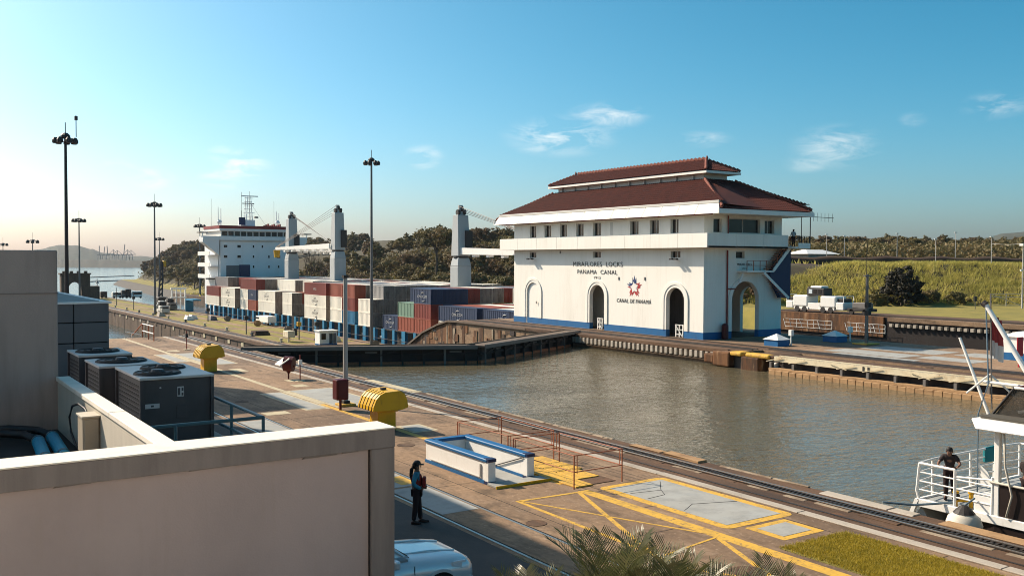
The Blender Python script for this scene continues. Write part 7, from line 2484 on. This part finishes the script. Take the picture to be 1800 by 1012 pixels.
t = thing('guard_hut', 'small white hut with blue base on the lower centre wall', 'hut', (66.4, 159.4, ZL))
m2 = MB()
column_wall(m2, 64.9, 68.2, ZL + 0.35, ZL + 2.6, [(65.2, 66.1, ZL + 1.1, ZL + 2.2, False), (66.7, 67.4, ZL, ZL + 2.2, False)], lambda u, z, sd: (u, 158.4 + 0.12 * sd, z))
m2.box(64.9, 65.02, 158.53, 160.6, ZL + 0.35, ZL + 2.6)
m2.box(68.08, 68.2, 158.53, 160.6, ZL + 0.35, ZL + 2.6)
m2.box(65.03, 68.07, 160.48, 160.6, ZL + 0.35, ZL + 2.6)
m2.build('wall', 'white_clean', t)
MB().box(64.88, 68.22, 158.37, 160.62, ZL, ZL + 0.345).build('base', 'blue_paint', t)
MB().box(64.7, 68.4, 158.2, 160.8, ZL + 2.6, ZL + 2.72).build('roof', 'white_paint', t)
MB().box(65.2, 66.1, 158.48, 158.5, ZL + 1.1, ZL + 2.2).build('pane', 'glass_dark', t)
MB().box(67.45, 68.0, 158.3, 158.38, ZL + 0.36, ZL + 2.2).build('door', 'panel_grey', t)


def small(name, label, cat, pieces, group=None):
    """a small machine from shaped pieces: (kind, args, material, part name)"""
    c = pieces[0][1]
    t = thing(name, label, cat, (c[0], c[2] if len(c) == 6 else c[1], ZL), 0, group)
    for kd, a, m_, nm in pieces:
        m2 = MB()
        if kd == 'box':
            m2.box(*a)
            m2.build(nm, m_, t, bevel=0.06)
        else:
            m2.lathe(a[3], a[:3], 10)
            m2.build(nm, m_, t)
    return t


small('pump', 'cream pump on legs left of the small hut', 'pump', [('box', (62.6, 64.0, 168, 170.6, ZL + 0.9, ZL + 2.1), 'cream_steel', 'casing'), ('box', (62.7, 62.9, 168.1, 168.4, ZL, ZL + 0.9), 'cream_steel', 'leg'), ('box', (63.7, 63.9, 170.2, 170.5, ZL, ZL + 0.9), 'cream_steel', 'leg'), ('box', (64.0, 64.7, 168.6, 169.6, ZL + 1.2, ZL + 2.5), 'dark_steel', 'motor')])
small('timber_stack', 'dark stack of timber at the foot of a lamp post on the lower wall', 'timber', [('box', (62.5, 65.6, 186, 189.5, ZL, ZL + 0.5), 'wall_brown', 'lower_layer'), ('box', (62.7, 65.4, 186.3, 189.2, ZL + 0.5, ZL + 0.9), 'soil_dark', 'upper_layer')])
small('service_truck', 'white service truck parked below the white containers', 'truck', [('box', (74.2, 76.2, 212, 218, ZL + 0.7, ZL + 2.2), 'white_paint', 'body'), ('box', (74.2, 76.2, 218, 220.4, ZL + 0.5, ZL + 2.0), 'white_clean', 'cab'), ('box', (74.15, 76.25, 218.2, 220.45, ZL + 1.3, ZL + 1.8), 'glass_dark', 'windscreen'), ('box', (74.3, 74.7, 212.6, 213.6, ZL, ZL + 0.7), 'tyre', 'wheel'), ('box', (74.3, 74.7, 218.4, 219.4, ZL, ZL + 0.7), 'tyre', 'wheel')])
for i, (x, y, h, lab) in enumerate(((62.3, 191.0, 5.0, 'short lamp post with a dark box between the lawns of the lower wall'), (67.4, 236, 4.2, 'thin signal post beside the container bays'), (66.5, 172.5, 4.4, 'signal post with yellow box near the small hut'), (70.2, 172.8, 4.2, 'plain thin post beside the yellow signal'), (63.5, 300, 5.5, 'thin post on the lawn near the dark locomotives'), (64.5, 330, 6.0, 'thin post on the lawn nearest the arch'))):
    t = thing('signal_post', lab, 'post', (x, y, ZL))
    MB().tube((x, y, ZL), (x, y, ZL + h), 0.13, 0.09, n=7).build('stem', 'mast_grey', t)
    MB().box(x - 0.4, x + 0.4, y - 0.3, y + 0.3, ZL + h * 0.6, ZL + h * 0.6 + 0.8).build('box', 'hazard' if i == 2 else 'dark_steel', t, bevel=0.05)
for i, (x, y, m_, lab) in enumerate(((64.6, 243, 'white_paint', 'white slanted cover nearest the lock edge below the red container'), (66.4, 246, 'white_paint', 'second white slanted cover beside the first'), (62.4, 262, 'concrete_light', 'pale cylinder-like block by the lock edge'), (69.6, 240, 'mast_grey', 'grey winch under the container bays'), (70.8, 166, 'cream_steel', 'yellow drum lying right of the small hut'), (68.9, 167.5, 'dark_steel', 'dark tyre heap beside the small hut'))):
    t = thing('deck_cover', lab, 'cover', (x, y, ZL))
    MB().hexa([(x - 0.9, y - 1.6, ZL), (x + 0.9, y - 1.6, ZL), (x + 0.9, y + 1.6, ZL), (x - 0.9, y + 1.6, ZL), (x - 0.6, y - 1.2, ZL + 1.2), (x + 0.7, y - 1.3, ZL + 0.9), (x + 0.7, y + 1.2, ZL + 0.9), (x - 0.6, y + 1.2, ZL + 1.3)]).build('cover', m_, t, bevel=0.08)
    MB().box(x - 0.95, x + 0.95, y - 1.65, y + 1.65, ZL, ZL + 0.12).build('frame', 'quay_track', t)
# mooring bollards along the lower wall
for i in range(16):
    y = 136 + i * 16.5
    for x in (61.7,):
        t = thing('bollard', 'small pale bollard, %s from the control house, along the lower wall' % OR[i], 'bollard', (x, y, ZL), 0, 'bollards along the lower wall')
        MB().lathe([(0.32, 0), (0.26, 0.12), (0.22, 0.5), (0.36, 0.62), (0.30, 0.78), (0.05, 0.82)], (x, y, ZL), 10).build('post', 'cream_steel' if i % 3 else 'mast_grey', t)
        MB().box(x - 0.42, x + 0.42, y - 0.42, y + 0.42, ZL, ZL + 0.1).build('plate', 'dark_steel', t)
for i in range(5):
    x, y = 71.6 + 0.5 * (i % 2), 150 + i * 21.0
    t = thing('cable_reel', ('cable reel at the hut end', 'second cable reel from the hut', 'middle cable reel', 'fourth cable reel from the hut', 'cable reel nearest the ship stern')[i] + ' of the quay beside the ship', 'cable reel', (x, y, ZL))
    for dy in (-0.45, 0.45):
        MB().tube((x, y + dy - 0.05, ZL + 0.7), (x, y + dy + 0.05, ZL + 0.7), 0.7, n=14).build('flange', 'fender_wood' if i % 2 else 'mast_grey', t)
    MB().tube((x, y - 0.45, ZL + 0.7), (x, y + 0.45, ZL + 0.7), 0.42, n=12).build('drum', 'pipe_black', t)
# blue hoarding and white frame at the stern of the ship
t = thing('hoarding', 'bright blue hoarding at the stern end of the ship', 'hoarding', (76, 285, ZL))
MB().box(74.6, 76.9, 284, 284.3, ZL, -4.2).build('panel', 'ship_blue', t)
MB().box(74.5, 76.9, 276, 284, -4.6, -4.2).build('beam', 'ship_blue', t)
t = thing('gantry_frame', 'white open gantry frame behind the blue hoarding', 'gantry', (77, 296, ZL))
for k in range(4):
    MB().box(73.6 + k * 1.3, 73.9 + k * 1.3, 296, 296.4, ZL, -1.8).build('post', 'white_paint', t)
MB().box(73.4, 78.0, 295.9, 296.5, -1.8, -1.3).build('beam', 'white_paint', t)
MB().box(73.4, 78.0, 295.9, 296.5, -4.4, -4.1).build('beam', 'white_paint', t)


def locomotive(x, y, z, label, mb_, md_, s=1.0, dark=False):
    """towing locomotive, long axis along Y, centre at (x, y)"""
    t = thing('towing_locomotive', label, 'locomotive', (x, y, z), 0, 'lock towing locomotives')
    b = lambda x0, x1, y0, y1, z0, z1, nm, m_, bv=0.06, par=t: MB().box(x + x0 * s, x + x1 * s, y + y0 * s, y + y1 * s, z + z0 * s, z + z1 * s).build(nm, m_, par, bevel=bv, seg=2)
    for sg in (-1, 1):
        b(-1.25, 1.25, sg * 1.1, sg * 3.7, 0.75, 2.35, 'hood', mb_, 0.18)
        b(-1.2, 1.2, sg * 3.75, sg * 5.0, 0.45, 1.55, 'end_platform', mb_, 0.12)
        b(-1.28, 1.28, sg * 0.9, sg * 3.5, 0.35, 0.72, 'skirt', mb_, 0.05)
        for yy in (1.6, 2.9):
            w = MB().tube((x - 1.3 * s, y + sg * yy * s, z + 0.42 * s), (x - 1.05 * s, y + sg * yy * s, z + 0.42 * s), 0.42 * s, n=14).build('wheel', md_, t)
        b(-0.9, 0.9, sg * 3.8, sg * 4.8, 1.56, 2.05, 'winch', md_, 0.05)
        for xx in (-1.1, 1.1):
            b(xx - 0.04, xx + 0.04, sg * 4.9, sg * 4.98, 1.55, 2.4, 'rail_post', mb_, 0)
        b(-1.15, 1.15, sg * 4.9, sg * 4.98, 2.35, 2.43, 'handrail', mb_, 0)
    b(-1.2, 1.2, -1.05, 1.05, 0.4, 1.3, 'centre_frame', mb_, 0.05)
    b(-0.95, 0.95, -1.5, 1.5, 2.36, 3.4, 'cab', md_, 0.08)
    for yy in (-1.1, -0.3, 0.5):
        b(-0.98, -0.95, yy, yy + 0.6, 2.65, 3.25, 'window', 'lamp_glass' if yy > 0 else 'glass_dark', 0)
    b(-0.8, 0.8, -1.0, 1.0, 3.4, 3.72, 'roof_dome', mb_, 0.14)
    b(-0.5, 0.1, 1.3, 1.7, 3.2, 3.6, 'headlamp', md_, 0.08)
    return t


locomotive(112.0, 88.0, 0.1, 'white towing locomotive on the far lock wall', 'white_paint', 'dark_steel')
locomotive(66.6, 279, ZL, 'dark and white towing locomotive on the lower wall before the wooded point', 'win_frame', 'dark_steel', 0.95)
locomotive(73.0, 296, ZL, 'dark towing locomotive behind the first near the ship stern', 'mast_grey', 'dark_steel', 0.95)
t = thing('flat_wagon', 'low dark wagon beside the white towing locomotive', 'wagon', (112, 80.6, 0))
MB().box(111, 113, 79.2, 82.6, 0.5, 0.9).build('bed', 'dark_steel', t, bevel=0.04)
MB().box(111.3, 112.7, 79.6, 82.0, 0.9, 1.7).build('load', 'mast_grey', t, bevel=0.08)
for y in (79.8, 81.9):
    MB().tube((111.0, y, 0.45), (111.25, y, 0.45), 0.36, n=12).build('wheel', 'dark_steel', t)
# dark crane boom behind the locomotives
t = thing('mobile_crane', 'dark lattice crane boom rising beside the mast before the wooded point', 'crane', (76, 318, ZL))
for dx in (-0.6, 0.6):
    MB().beam((75.5 + dx, 318, ZL + 1.5), (79.0 + dx * 0.4, 330, 6.5), 0.5).build('boom_chord', 'dark_steel', t)
for k in range(8):
    f = k / 8
    p = Vector((74.9 + 3.7 * f, 318 + 12 * f, ZL + 1.5 + 13 * f))
    q = Vector((76.1 + 3.2 * (f + 0.1), 318 + 12 * (f + 0.1), ZL + 1.5 + 13 * (f + 0.1)))
    MB().beam(p, q, 0.28).build('lacing', 'dark_steel', t)
MB().box(74, 77, 314, 319, ZL + 0.5, ZL + 3.2).build('carrier', 'dark_steel', t, bevel=0.2)
MB().box(79.2, 80.2, 329, 331, 4.8, 6.8).build('head', 'hazard', t, bevel=0.2)
# row of parked things near the arch
for i, (px, m_, w, h, lab) in enumerate(((182, 'dark_steel', 2.4, 2.6, 'dark van at the left end of the row by the arch'), (205, 'white_paint', 3.4, 2.4, 'white car by the canal left of the white van'), (218, 'mast_grey', 2.2, 3.2, 'grey winch house in the row by the canal'), (225, 'dark_steel', 2.0, 3.6, 'dark winch house beside the white van'), (240, 'white_clean', 4.0, 2.8, 'white van at the right end of the row by the canal'))):
    x, y = at(px, 372)
    t = thing('parked_van' if i in (0, 1, 4) else 'winch_house', lab, 'van' if i in (0, 1, 4) else 'hut', (x, y, ZL))
    MB().box(x - w / 2, x + w / 2, y - 1.2, y + 1.2, ZL + 0.4, ZL + h).build('body', m_, t, bevel=0.25, seg=2)
    MB().box(x - w / 2 + 0.3, x + w / 2 - 0.3, y - 1.23, y - 1.18, ZL + h * 0.55, ZL + h * 0.85).build('window', 'glass_dark', t)
    for dx in (-w * 0.32, w * 0.32):
        MB().tube((x + dx, y - 1.22, ZL + 0.4), (x + dx, y - 0.9, ZL + 0.4), 0.4, n=10).build('wheel', 'tyre', t)
# navigation marker posts in the canal
for i, (px, Z) in enumerate(((158, 560), (171, 600))):
    x, y = at(px, Z)
    t = thing('channel_marker', ('thin channel marker on the left of the canal', 'channel marker with a cone near the arch')[i], 'marker', (x, y, -16))
    MB().tube((x, y, -17), (x, y, -2 if i == 0 else -5), 0.25, n=6).build('post', 'mast_grey', t)
    MB().tube((x, y, -8), (x, y, -6.5), 1.2 if i else 0.5, 0.1, n=8).build('cone', 'mast_grey', t)
# low white building beyond the embankment, fence gate, sign
x, y = at(1428, 262)
t = thing('far_house', 'low white-roofed building beyond the embankment', 'building', (x, y, 8))
MB().box(x - 5.5, x + 5.5, y - 3, y + 3, 6.5, 9.4).build('wall', 'concrete_light', t)
MB().add([(x - 7, y - 4, 9.4), (x + 7, y - 4, 9.4), (x + 7, y + 4, 9.4), (x - 7, y + 4, 9.4), (x - 3.5, y - 0.6, 10.6), (x + 3.5, y - 0.6, 10.6), (x + 3.5, y + 0.6, 10.6), (x - 3.5, y + 0.6, 10.6)], [(0, 3, 2, 1), (4, 5, 6, 7), (0, 1, 5, 4), (1, 2, 6, 5), (2, 3, 7, 6), (3, 0, 4, 7)]).build('roof', 'white_clean', t)
t = thing('fence_gate', 'wire fence gate with pipe frame at the right edge of the lawn', 'fence', (157, 85, 0))
fa, fb_ = Vector((153.6, 86.2, 0)), Vector((168, 78.5, 0))
for k in range(7):
    p = fa.lerp(fb_, k / 6)
    MB().tube(p, p + Vector((0, 0, 2.1)), 0.07, n=6).build('post', 'pole_pale', t)
for z in (2.05, 1.55, 0.12):
    MB().tube(fa + Vector((0, 0, z)), fb_ + Vector((0, 0, z)), 0.045, n=6).build('rail', 'pole_pale', t)
MB().tube(fa + Vector((0, 0, 2.0)), fa.lerp(fb_, 0.33) + Vector((0, 0, 0.1)), 0.05, n=6).build('brace', 'pole_pale', t)
t = thing('small_sign', 'small dark sign on a post on the lawn below the embankment', 'sign', (142.1, 82.2, 0))
MB().tube((142.1, 82.2, 0), (142.1, 82.2, 1.7), 0.06, n=6).build('post', 'mast_grey', t)
MB().box(141.75, 142.45, 82.1, 82.3, 1.2, 2.0).build('board', 'dark_steel', t)
t = thing('hydrant', 'small white hydrant on the lawn below the dark bush', 'hydrant', (127.5, 90.5, 0))
MB().lathe([(0.25, 0), (0.2, 0.1), (0.2, 0.55), (0.28, 0.6), (0.12, 0.85)], (127.5, 90.5, 0), 10).build('body', 'white_paint', t)
MB().tube((127.2, 90.5, 0.45), (127.8, 90.5, 0.45), 0.08, n=8).build('outlet', 'white_paint', t)

# ================================================================ HAZE
m = bpy.data.materials.new('haze')
m.use_nodes = True
n_, l_ = m.node_tree.nodes, m.node_tree.links
n_.clear()
out = n_.new('ShaderNodeOutputMaterial')
pv = n_.new('ShaderNodeVolumePrincipled')
pv.inputs['Color'].default_value = (0.74, 0.85, 1.0, 1)
pv.inputs['Density'].default_value = 0.000042
pv.inputs['Anisotropy'].default_value = 0.35
l_.new(pv.outputs[0], out.inputs['Volume'])
MATS['haze'] = m
hz = MB().box(-4500, 6000, -700, 6500, -32, 118).build('haze', 'haze')
hz['kind'] = 'stuff'
hz['label'] = 'thin pale haze over the canal and the far shore'
hz['category'] = 'haze'
